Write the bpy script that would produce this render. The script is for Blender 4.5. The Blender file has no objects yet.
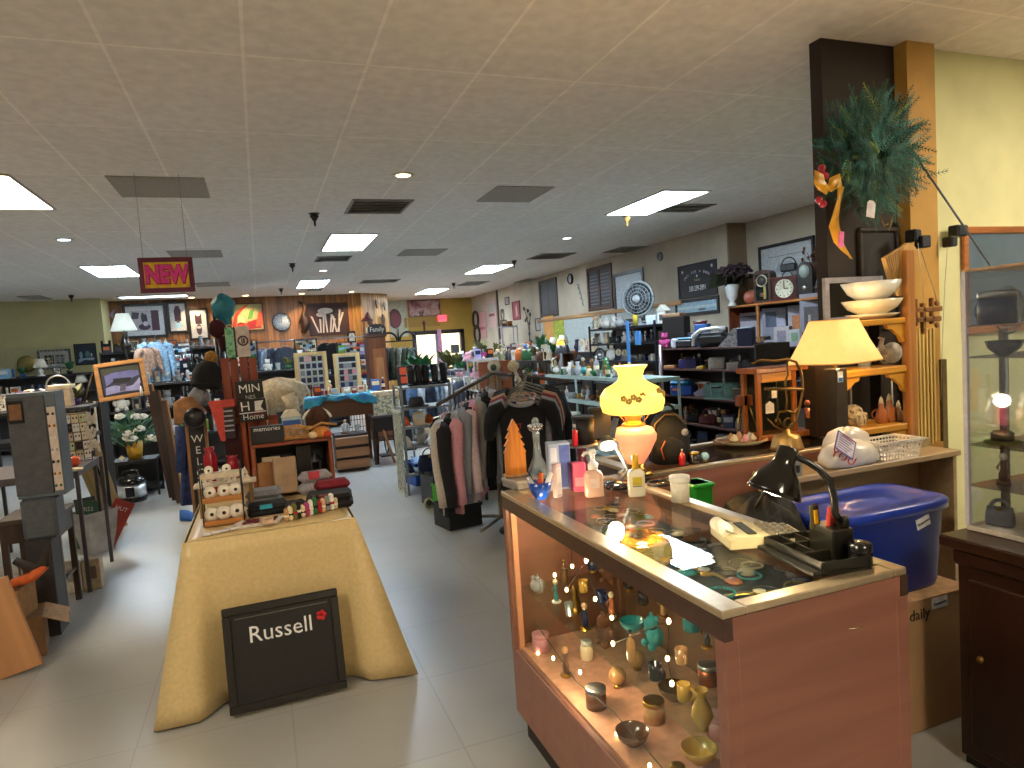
import bpy,math,random
from mathutils import Vector,Matrix
PI = math.pi; cos,sin,RNG = math.cos,math.sin,random.Random
random.seed(7)
SC = bpy.context.scene
COL = SC.collection

# ------------------------------------------------------------------ camera, world, exposure
FPX,YAW,PITCH,ROLL,EYE = 673.76,0.355013,0.0727153,-0.0674771,1.55
def _basis():
    cy,sy,cp,sp = cos(YAW),sin(YAW),cos(PITCH),sin(PITCH)
    f = Vector((sy*cp,cy*cp,-sp)); r0 = Vector((cy,-sy,0)); u0 = r0.cross(f)
    c,s = cos(ROLL),sin(ROLL)
    return c*r0 + s*u0,-s*r0 + c*u0,f
CR,CU,CF = _basis()
cam_data = bpy.data.cameras.new('camera'); cam = bpy.data.objects.new('camera',cam_data); COL.objects.link(cam)
cam.matrix_world = Matrix(((CR.x,CU.x,-CF.x,0),(CR.y,CU.y,-CF.y,0),(CR.z,CU.z,-CF.z,EYE),(0,0,0,1)))
cam_data.sensor_width = 36; cam_data.lens = FPX/1024*36; cam_data.shift_y = 7/1024; cam_data.clip_start = 0.05
SC.camera = cam
SC.view_settings.view_transform = 'Standard'; SC.view_settings.look = 'None'
SC.view_settings.gamma = 1; SC.view_settings.use_curve_mapping = False
SC.view_settings.exposure = 0.85
SC.cycles.use_denoising = True
SC.cycles.max_bounces = 8; SC.cycles.transparent_max_bounces = 16
SC.cycles.sample_clamp_indirect = 6
wd = bpy.data.worlds.new('world'); SC.world = wd; wd.use_nodes = True
wd.node_tree.nodes['Background'].inputs[0].default_value = (0.75,0.85,1,1)
wd.node_tree.nodes['Background'].inputs[1].default_value = 1.0
PANEL_E,CAN_E = 26.0,1.0

def A(px,py,ax,v):
    """the point of the place seen at a spot of the photograph, on the plane axis = v"""
    d = CF + (px-512)/FPX*CR - (py-391)/FPX*CU; o = Vector((0,0,EYE)); i = 'XYZ'.index(ax)
    return o + d*((v-o[i])/d[i])
def RY(x0,y0,x1,y1,Y):
    xm,ym = (x0+x1)/2,(y0+y1)/2
    return (A(x0,ym,'Y',Y).x,A(x1,ym,'Y',Y).x,A(xm,y1,'Y',Y).z,A(xm,y0,'Y',Y).z)
def RX(x0,y0,x1,y1,X):
    xm,ym = (x0+x1)/2,(y0+y1)/2
    return (A(x0,ym,'X',X).y,A(x1,ym,'X',X).y,A(xm,y1,'X',X).z,A(xm,y0,'X',X).z)

# ------------------------------------------------------------------ materials
def lin(h):
    if isinstance(h,tuple): return h if len(h) == 4 else (*h,1)
    h = h.lstrip('#'); c = [int(h[i:i+2],16)/255 for i in (0,2,4)]
    return tuple((x/12.92 if x <= .04045 else ((x+.055)/1.055)**2.4) for x in c) + (1,)
_mc = {}
def m(hx,rough=.55,metal=0,kind='plain',amt=.12,scale=30,emit=0,**k):
    key = (hx,rough,metal,kind,amt,scale,emit,tuple(sorted(k.items())))
    if key in _mc: return _mc[key]
    ma = bpy.data.materials.new(kind); ma.use_nodes = True; nt = ma.node_tree; N = nt.nodes; Lk = nt.links
    b = N['Principled BSDF']; c = lin(hx)
    b.inputs['Roughness'].default_value = rough; b.inputs['Metallic'].default_value = metal
    tc = N.new('ShaderNodeTexCoord')
    if kind == 'glass':
        out = N['Material Output']; tr = N.new('ShaderNodeBsdfTransparent'); gl = N.new('ShaderNodeBsdfGlossy'); mx = N.new('ShaderNodeMixShader')
        lw = N.new('ShaderNodeLayerWeight'); lw.inputs[0].default_value = .5; pw = N.new('ShaderNodeMath'); pw.operation = 'POWER'; pw.inputs[1].default_value = 4.6; Lk.new(lw.outputs['Facing'],pw.inputs[0])
        fr = N.new('ShaderNodeMath'); fr.operation = 'MULTIPLY_ADD'; fr.inputs[1].default_value = .4; fr.inputs[2].default_value = .018; Lk.new(pw.outputs[0],fr.inputs[0])
        tr.inputs[0].default_value = c; gl.inputs['Roughness'].default_value = rough
        ad = N.new('ShaderNodeMath'); ad.operation = 'ADD'; ad.inputs[1].default_value = k.get('haze',0.02); ad.use_clamp = True
        ns = N.new('ShaderNodeTexNoise'); ns.inputs['Scale'].default_value = scale; Lk.new(tc.outputs['Object'],ns.inputs['Vector'])
        ml = N.new('ShaderNodeMath'); ml.operation = 'MULTIPLY_ADD'; ml.inputs[1].default_value = .015; Lk.new(ns.outputs[0],ml.inputs[0]); Lk.new(fr.outputs[0],ml.inputs[2])
        Lk.new(ml.outputs[0],ad.inputs[0]); Lk.new(ad.outputs[0],mx.inputs[0]); Lk.new(tr.outputs[0],mx.inputs[1]); Lk.new(gl.outputs[0],mx.inputs[2])
        Lk.new(mx.outputs[0],out.inputs[0]); _mc[key] = ma; return ma
    ns = N.new('ShaderNodeTexNoise'); ns.inputs['Detail'].default_value = 4; ns.inputs['Scale'].default_value = scale
    mp = N.new('ShaderNodeMapping'); Lk.new(tc.outputs['Object'],mp.inputs[0]); Lk.new(mp.outputs[0],ns.inputs['Vector'])
    cr = N.new('ShaderNodeValToRGB')
    lo,hi = 1-amt*2,1+amt
    cr.color_ramp.elements[0].position = .3; cr.color_ramp.elements[1].position = .7
    cr.color_ramp.elements[0].color = tuple(min(1,x*lo) for x in c[:3])+(1,); cr.color_ramp.elements[1].color = tuple(min(1,x*hi) for x in c[:3])+(1,)
    Lk.new(ns.outputs[0],cr.inputs[0])
    colout = cr.outputs[0]
    if kind == 'wood':
        ax = k.get('ax','Z'); s = [scale,scale,scale]; s['XYZ'.index(ax)] = scale*.06
        mp.inputs['Scale'].default_value = s; ns.inputs['Scale'].default_value = 1.0; ns.inputs['Detail'].default_value = 6
        ns.inputs['Distortion'].default_value = .6
    if kind == 'planks':   # vertical boards: grain plus board to board variation and dark joints
        s = [scale,scale,scale*.06]; mp.inputs['Scale'].default_value = s; ns.inputs['Scale'].default_value = 1.0
        sx = N.new('ShaderNodeSeparateXYZ'); Lk.new(tc.outputs['Object'],sx.inputs[0])
        dv = N.new('ShaderNodeMath'); dv.operation = 'DIVIDE'; dv.inputs[1].default_value = k.get('w',.14); Lk.new(sx.outputs[0],dv.inputs[0])
        fl = N.new('ShaderNodeMath'); fl.operation = 'FLOOR'; Lk.new(dv.outputs[0],fl.inputs[0])
        wn = N.new('ShaderNodeTexWhiteNoise'); wn.noise_dimensions = '1D'; Lk.new(fl.outputs[0],wn.inputs['W'])
        fc = N.new('ShaderNodeMath'); fc.operation = 'FRACT'; Lk.new(dv.outputs[0],fc.inputs[0])
        gt = N.new('ShaderNodeMath'); gt.operation = 'GREATER_THAN'; gt.inputs[1].default_value = .06; Lk.new(fc.outputs[0],gt.inputs[0])
        mr = N.new('ShaderNodeMapRange'); mr.inputs[3].default_value = .65; mr.inputs[4].default_value = 1.25; Lk.new(wn.outputs[0],mr.inputs[0])
        mu = N.new('ShaderNodeMath'); mu.operation = 'MULTIPLY'; Lk.new(mr.outputs[0],mu.inputs[0])
        g2 = N.new('ShaderNodeMapRange'); g2.inputs[3].default_value = .35; g2.inputs[4].default_value = 1; Lk.new(gt.outputs[0],g2.inputs[0]); Lk.new(g2.outputs[0],mu.inputs[1])
        vm = N.new('ShaderNodeVectorMath'); vm.operation = 'SCALE'; Lk.new(cr.outputs[0],vm.inputs[0]); Lk.new(mu.outputs[0],vm.inputs['Scale']); colout = vm.outputs[0]
    if kind == 'tiles':    # ceiling or floor grid
        br = N.new('ShaderNodeTexBrick'); br.offset = 0; br.inputs['Scale'].default_value = 1
        br.inputs['Brick Width'].default_value = k.get('w',.61); br.inputs['Row Height'].default_value = k.get('h',1.22)
        br.inputs['Mortar Size'].default_value = k.get('j',.012); br.inputs['Mortar Smooth'].default_value = .1
        br.inputs['Color1'].default_value = (1,1,1,1); br.inputs['Color2'].default_value = (k.get('v',.93),)*3+(1,); br.inputs['Mortar'].default_value = (k.get('g',.8),)*3+(1,)
        m2 = N.new('ShaderNodeMapping'); m2.inputs['Location'].default_value = (k.get('ox',0),k.get('oy',0),0); Lk.new(tc.outputs['Object'],m2.inputs[0]); Lk.new(m2.outputs[0],br.inputs['Vector'])
        vm = N.new('ShaderNodeVectorMath'); vm.operation = 'MULTIPLY'; Lk.new(cr.outputs[0],vm.inputs[0]); Lk.new(br.outputs[0],vm.inputs[1]); colout = vm.outputs[0]
    if kind in ('mottle','art'):   # several hues in patches
        ns.inputs['Detail'].default_value = 3
        cols = k['cols'].split(','); el = cr.color_ramp.elements
        while len(el) < len(cols): el.new(.5)
        for i,cc in enumerate(cols):
            el[i].position = .32 + .36*i/max(1,len(cols)-1); el[i].color = lin(cc)
        if kind == 'art': cr.color_ramp.interpolation = 'CONSTANT'
    if kind == 'cards':      # small printed marks
        vo = N.new('ShaderNodeTexVoronoi'); vo.inputs['Scale'].default_value = scale; Lk.new(tc.outputs['Object'],vo.inputs['Vector'])
        Lk.new(vo.outputs['Color'],cr.inputs[0])
    Lk.new(colout,b.inputs['Base Color'])
    if kind in ('fabric','wood','planks','plaster','leather'):
        bp = N.new('ShaderNodeBump'); bp.inputs['Strength'].default_value = k.get('bump',.25); bp.inputs['Distance'].default_value = .004
        Lk.new(ns.outputs[0],bp.inputs['Height']); Lk.new(bp.outputs[0],b.inputs['Normal'])
    if emit:
        b.inputs['Emission Color'].default_value = lin(k.get('ecol',hx)); b.inputs['Emission Strength'].default_value = emit
    if k.get('trans'):
        b.inputs['Transmission Weight'].default_value = k['trans']
    if k.get('coat'): b.inputs['Coat Weight'].default_value = k['coat']
    _mc[key] = ma
    return ma
def wood(h,ax='Z',rough=.45,scale=26,amt=.28): return m(h,rough,0,'wood',amt,scale,ax=ax)
def fab(h,amt=.12,scale=60): return m(h,.9,0,'fabric',amt,scale)
def metal(h='#b8b8b8',rough=.3): return m(h,rough,1,'metal',.08,40)
def gloss(h,rough=.18): return m(h,rough,0,'plain',.05,12,coat=.4)
def glass(h='#eef6f4',rough=.02,haze=.03): return m(h,rough,0,'glass',haze=haze)

# ------------------------------------------------------------------ mesh builder
class MB:
    def __init__(s): s.v = []; s.f = []; s.sm = []; s.mi = []; s.M = Matrix.Identity(4); s.cur = 0
    def at(s,x=0,y=0,z=0,rz=0,rx=0,ry=0,sc=1):
        s.M = Matrix.Translation((x,y,z)) @ Matrix.Rotation(rz,4,'Z') @ Matrix.Rotation(ry,4,'Y') @ Matrix.Rotation(rx,4,'X') @ Matrix.Scale(sc,4); return s
    def add(s,vs,fs,smooth=False):
        n = len(s.v); s.v += [s.M @ Vector(p) for p in vs]; s.f += [[n+i for i in f] for f in fs]; s.sm += [smooth]*len(fs); s.mi += [s.cur]*len(fs); return s
    def box(s,x0,x1,y0,y1,z0,z1,b=0):
        if b:
            b = min(b,(x1-x0)*.45,(y1-y0)*.45,(z1-z0)*.45); vs = []
            for ix,X,sx in ((0,x0,1),(1,x1,-1)):
                for iy,Y,sy in ((0,y0,1),(1,y1,-1)):
                    for iz,Z,sz in ((0,z0,1),(1,z1,-1)):
                        vs += [(X,Y+sy*b,Z+sz*b),(X+sx*b,Y,Z+sz*b),(X+sx*b,Y+sy*b,Z)]
            I = lambda a,c,d,k: (a*4+c*2+d)*3+k
            fs = []
            for a in (0,1):
                q = [I(a,0,0,0),I(a,1,0,0),I(a,1,1,0),I(a,0,1,0)]; fs.append(q[::-1] if a == 0 else q)
                q = [I(0,a,0,1),I(1,a,0,1),I(1,a,1,1),I(0,a,1,1)]; fs.append(q if a == 0 else q[::-1])
                q = [I(0,0,a,2),I(1,0,a,2),I(1,1,a,2),I(0,1,a,2)]; fs.append(q[::-1] if a == 0 else q)
            for p in (0,1):
                for q in (0,1):
                    fs.append([I(p,q,0,0),I(p,q,1,0),I(p,q,1,1),I(p,q,0,1)])
                    fs.append([I(p,0,q,0),I(p,1,q,0),I(p,1,q,2),I(p,0,q,2)])
                    fs.append([I(0,p,q,1),I(1,p,q,1),I(1,p,q,2),I(0,p,q,2)])
            for a in (0,1):
                for c in (0,1):
                    for d in (0,1): fs.append([I(a,c,d,0),I(a,c,d,1),I(a,c,d,2)])
            return s.add(vs,fs)
        return s.add([(x,y,z) for x in (x0,x1) for y in (y0,y1) for z in (z0,z1)],
                     [[0,1,3,2],[4,6,7,5],[0,4,5,1],[2,3,7,6],[0,2,6,4],[1,5,7,3]])
    def cbox(s,cx,cy,z0,w,d,h,b=0): return s.box(cx-w/2,cx+w/2,cy-d/2,cy+d/2,z0,z0+h,b)
    def loft(s,rings,caps=True,smooth=True,closed=True):
        n = len(rings[0]); vs = [p for r in rings for p in r]; fs = []
        for i in range(len(rings)-1):
            for j in range(n if closed else n-1):
                k = (j+1) % n; fs.append([i*n+j,i*n+k,(i+1)*n+k,(i+1)*n+j])
        if caps and closed: fs.append(list(range(n))[::-1]); fs.append([(len(rings)-1)*n+j for j in range(n)])
        return s.add(vs,fs,smooth)
    def lathe(s,prof,n=16,cx=0,cy=0,caps=True,smooth=True,ex=1,ey=1,fn=None):
        R_ = []
        for r,z in prof:
            ring = []
            for j in range(n):
                a = 2*PI*j/n; rr = max(r,1e-4)*(fn(a,z) if fn else 1); ring.append((cx+rr*cos(a)*ex,cy+rr*sin(a)*ey,z))
            R_.append(ring)
        return s.loft(R_,caps,smooth)
    def cyl(s,p0,p1,r0,r1=None,n=12,smooth=True):
        return s.tube([p0,p1],[r0,r0 if r1 is None else r1],n,smooth)
    def tube(s,pts,r,n=8,smooth=True):
        pts = [Vector(p) for p in pts]; rs = r if isinstance(r,(list,tuple)) else [r]*len(pts); rings = []; pn = None
        for i,p in enumerate(pts):
            t = (pts[min(i+1,len(pts)-1)]-pts[max(i-1,0)]).normalized()
            if pn is None: pn = t.orthogonal().normalized()
            else:
                pn = (pn - t*pn.dot(t)); pn = pn.normalized() if pn.length > 1e-6 else t.orthogonal().normalized()
            bn = t.cross(pn); rings.append([tuple(p+rs[i]*(cos(2*PI*j/n)*pn+sin(2*PI*j/n)*bn)) for j in range(n)])
        return s.loft(rings,True,smooth)
    def ball(s,c,r,n=10,k=7,rz=1,ry=1,fn=None):
        prof = [(sin(PI*i/k),-cos(PI*i/k)) for i in range(k+1)]; rings = []
        for a,z in prof:
            ring = []
            for j in range(n):
                t = 2*PI*j/n; q = fn(t,z) if fn else 1
                ring.append((c[0]+r*q*max(a,.01)*cos(t),c[1]+r*q*ry*max(a,.01)*sin(t),c[2]+r*q*rz*z))
            rings.append(ring)
        return s.loft(rings)
    def prism(s,poly,y0,y1,smooth=False):
        """outline in x,z given thickness along y"""
        n = len(poly); vs = [(x,y0,z) for x,z in poly]+[(x,y1,z) for x,z in poly]
        return s.add(vs,[list(range(n)),[n+i for i in range(n)][::-1]]+[[i,n+i,n+(i+1) % n,(i+1) % n] for i in range(n)],smooth)
    def slab(s,poly,z0,z1):
        n = len(poly); vs = [(x,y,z0) for x,y in poly]+[(x,y,z1) for x,y in poly]
        return s.add(vs,[list(range(n))[::-1],[n+i for i in range(n)]]+[[i,(i+1) % n,n+(i+1) % n,n+i] for i in range(n)])
    def sheet(s,fn,nu,nv,th=0):
        vs = [tuple(fn(i/nu,j/nv)) for i in range(nu+1) for j in range(nv+1)]; I = lambda i,j: i*(nv+1)+j
        return s.add(vs,[[I(i,j),I(i+1,j),I(i+1,j+1),I(i,j+1)] for i in range(nu) for j in range(nv)],True)
    def torus(s,c,R_,r,n=20,k=6,axis='Z',a0=0,a1=2*PI):
        full = abs(a1-a0-2*PI) < 1e-6; pts = []
        for i in range(n+1):
            a = a0+(a1-a0)*i/n; x,y = R_*cos(a),R_*sin(a)
            pts.append((c[0]+x,c[1]+y,c[2]) if axis == 'Z' else ((c[0]+x,c[1],c[2]+y) if axis == 'Y' else (c[0],c[1]+x,c[2]+y)))
        return s.tube(pts,r,k)
    def build(s,name,mats,parent=None,solid=0):
        me = bpy.data.meshes.new(name); me.from_pydata([tuple(v) for v in s.v],[],s.f)
        me.polygons.foreach_set('use_smooth',s.sm)
        for ma in (mats if isinstance(mats,(list,tuple)) else [mats]): me.materials.append(ma)
        me.polygons.foreach_set('material_index',s.mi); me.update()
        o = bpy.data.objects.new(name,me); COL.objects.link(o)
        if parent: o.parent = parent
        if solid:
            md = o.modifiers.new('thickness','SOLIDIFY'); md.thickness = solid; md.offset = 0
        return o
LABELS = {}
def tag(o,label,cat,group=None):
    if label in LABELS: print('DUP LABEL',label)
    n = len(label.split())
    if n > 16 or n < 4: print('LABEL LEN',n,label)
    LABELS[label] = 1; o['label'] = label; o['category'] = cat
    if group: o['group'] = group
    return o
def T(name,label,cat,loc=(0,0,0),rz=0,group=None):
    o = bpy.data.objects.new(name,None); COL.objects.link(o); o.empty_display_size = .05
    o.location = loc; o.rotation_euler = (0,0,rz); return tag(o,label,cat,group)
def struct(name,mb,mat):
    o = mb.build(name,mat); o['kind'] = 'structure'; return o
def Box(*a): return MB().box(*a)
def Lathe(*a,**k): return MB().lathe(*a,**k)
def text(s,size,mat,parent,loc,rot=(PI/2,0,0),name='lettering',ext=.001,align='CENTER',sx=1,off=0):
    cu = bpy.data.curves.new(name,'FONT'); cu.body = s; cu.size = size; cu.extrude = ext; cu.align_x = align; cu.align_y = 'CENTER'; cu.offset = off
    cu.resolution_u = 2; tmp = bpy.data.objects.new('tmp',cu); COL.objects.link(tmp); bpy.context.view_layer.update()
    me = bpy.data.meshes.new_from_object(tmp.evaluated_get(bpy.context.evaluated_depsgraph_get())); bpy.data.objects.remove(tmp); bpy.data.curves.remove(cu)
    me.materials.clear(); me.materials.append(mat); me.name = name
    o = bpy.data.objects.new(name,me); COL.objects.link(o); o.location = loc; o.rotation_euler = rot
    o.scale = (sx,1,1); o.parent = parent; return o
ORD = 'first second third fourth fifth sixth seventh eighth ninth tenth eleventh twelfth thirteenth fourteenth fifteenth sixteenth seventeenth eighteenth nineteenth twentieth twenty-first twenty-second twenty-third twenty-fourth twenty-fifth twenty-sixth twenty-seventh twenty-eighth twenty-ninth thirtieth'.split()
PAL = dict(white='#e8e6e0',cream='#e6d8b4',black='#17171b',grey='#8a8d92',charcoal='#3a3c42',brown='#6b4428',tan='#b98d5c',red='#a8232b',pink='#dc9aa8',magenta='#b0407c',
           orange='#d2641e',amber='#b4701c',yellow='#dcc03c',green='#2f6e3c',lime='#7cb83c',teal='#2c8c92',turquoise='#5cb8bc',blue='#2c5ca8',navy='#1c2850',purple='#5c3878',silver='#b4b8bc',
           gold='#b8923c',maroon='#5c1c24',lavender='#a89cc8',olive='#6c6c34',beige='#cdbfa0',peach='#e4b48c',sky='#8cbcdc',copper='#a8603c',bronze='#705030')
def cm(c,rough=.45):
    if c in ('silver','gold','copper','bronze'): return metal(PAL[c],.32)
    return m(PAL[c],rough,0,'plain',.08,20)

# ------------------------------------------------------------------ kinds of small goods; each builds its parts around a base point, facing -Y
def k_bottle(t,w,h,c,r):
    R_ = w/2; p = [(R_*.92,0),(R_,h*.05),(R_,h*.55),(R_*.8,h*.68),(R_*.32,h*.78),(R_*.3,h*.92)]
    Lathe(p,14).build('bottle_body',gloss(PAL[c]),t); Lathe([(R_*.38,h*.9),(R_*.38,h)],10).build('cap',cm(r.choice(('white','black','gold'))),t)
    if h > .12: Lathe([(R_*1.02,h*.2),(R_*1.02,h*.48)],14,caps=False).build('paper_label',cm('cream'),t)
def k_jar(t,w,h,c,r):
    R_ = w/2; Lathe([(R_*.9,0),(R_,h*.08),(R_,h*.7),(R_*.75,h*.8)],14).build('jar_body',gloss(PAL[c]),t)
    Lathe([(R_*.8,h*.78),(R_*.82,h*.97),(R_*.5,h)],14).build('lid',cm(r.choice(('silver','gold','white'))),t)
def k_vase(t,w,h,c,r):
    R_ = w/2; a,b_ = r.uniform(.35,.6),r.uniform(.5,.95)
    Lathe([(R_*.5,0),(R_*.45,h*.06),(R_,h*.35),(R_*b_,h*.55),(R_*a,h*.8),(R_*.62,h),(R_*.52,h*.98),(R_*a*.8,h*.8)],16).build('vase_body',gloss(PAL[c]),t)
def k_bowl(t,w,h,c,r):
    R_ = w/2; Lathe([(R_*.4,0),(R_*.45,h*.08),(R_*.85,h*.5),(R_,h),(R_*.95,h*.98),(R_*.78,h*.5),(R_*.3,h*.14),(0,h*.12)],18).build('bowl_body',gloss(PAL[c]),t)
def k_plate(t,w,h,c,r):
    R_ = w/2; b = MB().at(0,0,R_*.98,rx=PI/2-.25); b.lathe([(0,.004),(R_*.6,.002),(R_,.018),(R_,.012),(R_*.6,-.006),(0,-.006)],22).build('plate_disc',gloss(PAL[c]),t)
    b = MB(); b.tube([(-R_*.4,.05,0),(-R_*.4,-.02,.005),(-R_*.4,-.03,.03)],.004,6); b.tube([(R_*.4,.05,0),(R_*.4,-.02,.005),(R_*.4,-.03,.03)],.004,6); b.tube([(-R_*.4,.05,0),(0,.06,R_),(R_*.4,.05,0)],.004,6); b.build('plate_stand',metal('#8a6a3c'),t)
def k_mug(t,w,h,c,r):
    R_ = w*.4; Lathe([(R_*.92,0),(R_,h*.1),(R_,h),(R_*.9,h),(R_*.88,h*.12),(0,h*.1)],16).build('cup',gloss(PAL[c]),t)
    MB().torus((R_,0,h*.5),h*.28,.006,12,6,'Y',-PI/2,PI/2).build('handle',gloss(PAL[c]),t)
def k_glass(t,w,h,c,r):
    R_ = w/2; Lathe([(R_*.7,0),(R_*.65,h*.03),(.005,h*.07),(.005,h*.4),(R_*.7,h*.5),(R_,h*.75),(R_*.85,h),(R_*.82,h),(R_*.95,h*.75),(R_*.6,h*.52),(0,h*.45)],14).build('goblet',m('#dfe8e8',.08,0,'plain',.03,trans=.6),t)
def k_box(t,w,h,c,r):
    d = min(w*.7,.14); MB().cbox(0,0,0,w,d,h,.003).build('carton',m(PAL[c],.5,0,'plain',.06,9),t)
    c2 = r.choice(('white','cream','sky','orange','navy','beige')) ; Box(-w*.4,w*.4,-d/2-.0015,-d/2,h*.45,h*.85).build('printed_panel',m('#888888',.5,0,'cards',.3,60/max(w,.05)/10,cols='',) if 0 else cm(c2 if c2 != c else 'grey'),t)
def k_book(t,w,h,c,r):
    d = .13; b = MB(); b.box(-w/2,w/2,-d/2,d/2,0,h,.001).build('cover',cm(c),t); Box(-w*.38,w*.38,-d/2+.004,d/2+.001,.003,h+.0008).build('pages',cm('cream',.9),t)
def k_figurine(t,w,h,c,r):
    R_ = w/2; Lathe([(R_*.9,0),(R_,h*.06),(R_*.7,h*.1)],12).build('stand',cm(r.choice(('brown','gold','black','white'))),t)
    b = MB(); b.lathe([(R_*.62,h*.1),(R_*.7,h*.3),(R_*.35,h*.5),(R_*.5,h*.66),(R_*.2,h*.76)],12,ey=.7)
    for s in (-1,1): b.tube([(s*R_*.4,0,h*.66),(s*R_*.75,-.01,h*.52),(s*R_*.45,-R_*.5,h*.46)],[R_*.16,R_*.13,R_*.1],7)
    b.build('figure_body',gloss(PAL[c],.3),t); MB().ball((0,0,h*.86),h*.11,12,8,1.15).build('figure_head',gloss(PAL[r.choice(('cream','peach','tan','white'))],.3),t)
def k_frame(t,w,h,c,r):
    f = min(w,h)*.13; b = MB().at(rx=-.18)
    for q in ((-w/2,w/2,0,f),(-w/2,w/2,h-f,h),(-w/2,-w/2+f,f,h-f),(w/2-f,w/2,f,h-f)): b.box(q[0],q[1],-.01,.01,q[2],q[3],.002)
    b.box(-.01,.01,.01,.014,0,h*.7); b.build('frame_border',cm(c),t)
    b = MB().at(rx=-.18); b.box(-w/2+f,w/2-f,-.002,.004,f,h-f); b.build('photo_print',m('#777777',.4,0,'art',.1,5/max(w,.05),cols=r.choice(('#20242c,#c8c0b0,#5c6c7c,#e8e4dc','#e0dccc,#4c5c48,#a88c6c,#242420','#f0ece4,#8c3c3c,#dcbc9c,#3c3c5c'))),t)
def k_candle(t,w,h,c,r):
    Lathe([(w/2,0),(w/2,h*.06),(w*.3,h*.1)],12).build('holder',cm('silver'),t); Lathe([(w*.3,h*.08),(w*.29,h*.93),(w*.2,h*.95)],12).build('wax',gloss(PAL[c],.4),t); MB().cyl((0,0,h*.94),(0,0,h),.002,n=5).build('wick',cm('black'),t)
def k_basket(t,w,h,c,r):
    b = MB(); n = 18
    for i in range(6):
        z = h*.7*i/5; b.torus((0,0,z+.006),w/2*(.75+.25*i/5),.006,n,5)
    for j in range(n): a = 2*PI*j/n; b.cyl((w*.37*cos(a),w*.37*sin(a),0),(w/2*cos(a),w/2*sin(a),h*.72),.003,n=5)
    b.lathe([(0,.002),(w*.37,.002),(w*.37,.008),(0,.008)],n); b.build('woven_body',cm(c,.8),t); MB().torus((0,0,h*.7),w*.45,.007,14,6,'Y',0,PI).build('handle',cm(c,.8),t)
def k_plush(t,w,h,c,r):
    ma = fab(PAL[c]); b = MB(); b.ball((0,0,h*.32),h*.32,12,8,1,.8); b.ball((0,-.01,h*.76),h*.22,12,8)
    for s in (-1,1): b.ball((s*h*.16,0,h*.94),h*.07,8,6); b.ball((s*h*.3,-h*.1,h*.42),h*.1,8,6,1.5); b.ball((s*h*.2,-h*.25,h*.1),h*.12,8,6)
    b.build('plush_body',ma,t); b = MB()
    for s in (-1,1): b.ball((s*h*.08,-h*.2,h*.8),h*.025,6,5)
    b.ball((0,-h*.23,h*.72),h*.04,6,5); b.build('eyes_and_nose',cm('black'),t)
def k_clock(t,w,h,c,r):
    MB().cbox(0,0,0,w,w*.4,h*.12,.004).build('plinth',wood(PAL[c],'X'),t)
    p = [(-w*.42,h*.12),(w*.42,h*.12),(w*.42,h*.62)]+[(w*.42*cos(a),h*.62+h*.34*sin(a)) for a in [PI*i/10 for i in range(1,10)]]+[(-w*.42,h*.62)]
    MB().prism(p,-w*.16,w*.16).build('case',wood(PAL[c]),t)
    MB().at(0,-w*.165,h*.6,rx=PI/2).lathe([(0,.004),(w*.3,.004),(w*.33,0),(w*.3,-.004)],20).build('dial',cm('cream'),t)
    b = MB(); b.box(-.003,.003,-w*.165-.007,-w*.165-.005,h*.6,h*.6+w*.22); b.box(0,w*.18,-w*.165-.007,-w*.165-.005,h*.6-.003,h*.6+.003); b.build('hands',cm('black'),t)
def k_plant(t,w,h,c,r):
    Lathe([(w*.22,0),(w*.3,h*.3),(w*.27,h*.3),(w*.2,h*.04)],12).build('pot',cm(c),t); b = MB()
    for i in range(26):
        a = r.uniform(0,2*PI); l = r.uniform(.5,1)*w*.55; z = r.uniform(.45,1)*h; x,y = l*cos(a),l*sin(a); q = .35*l
        b.add([(0,0,h*.28),(x*.6-q*sin(a),y*.6+q*cos(a),z*.85),(x,y,z),(x*.6+q*sin(a),y*.6-q*cos(a),z*.85)],[[0,1,2,3]])
    b.build('foliage',m(PAL[r.choice(('green','olive'))],.5,amt=.3),t,solid=.002)
def k_pitcher(t,w,h,c,r):
    R_ = w*.42; Lathe([(R_*.6,0),(R_*.95,h*.2),(R_,h*.4),(R_*.5,h*.75),(R_*.65,h),(R_*.55,h*.98),(R_*.4,h*.75)],16,fn=lambda a,z: 1+(.35*max(0,cos(a-PI))**6 if z > h*.9 else 0)).build('jug',gloss(PAL[c]),t)
    MB().tube([(R_*.55,0,h*.9),(R_*1.2,0,h*.85),(R_*1.25,0,h*.5),(R_*.95,0,h*.3)],.006,6).build('handle',gloss(PAL[c]),t)
def k_teapot(t,w,h,c,r):
    R_ = w*.34; Lathe([(R_*.5,0),(R_,h*.3),(R_*.9,h*.55),(R_*.4,h*.75)],16).build('pot_body',gloss(PAL[c]),t)
    Lathe([(R_*.45,h*.74),(R_*.3,h*.84),(.004,h*.87),(R_*.12,h*.93),(0.003,h)],12).build('lid',gloss(PAL[c]),t)
    MB().tube([(-R_*.9,0,h*.35),(-R_*1.3,0,h*.5),(-R_*1.5,0,h*.72)],[.014,.009,.007],8).build('spout',gloss(PAL[c]),t)
    MB().torus((R_*.9,0,h*.42),h*.24,.006,12,6,'Y',-PI/2,PI/2).build('handle',gloss(PAL[c]),t)
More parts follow.
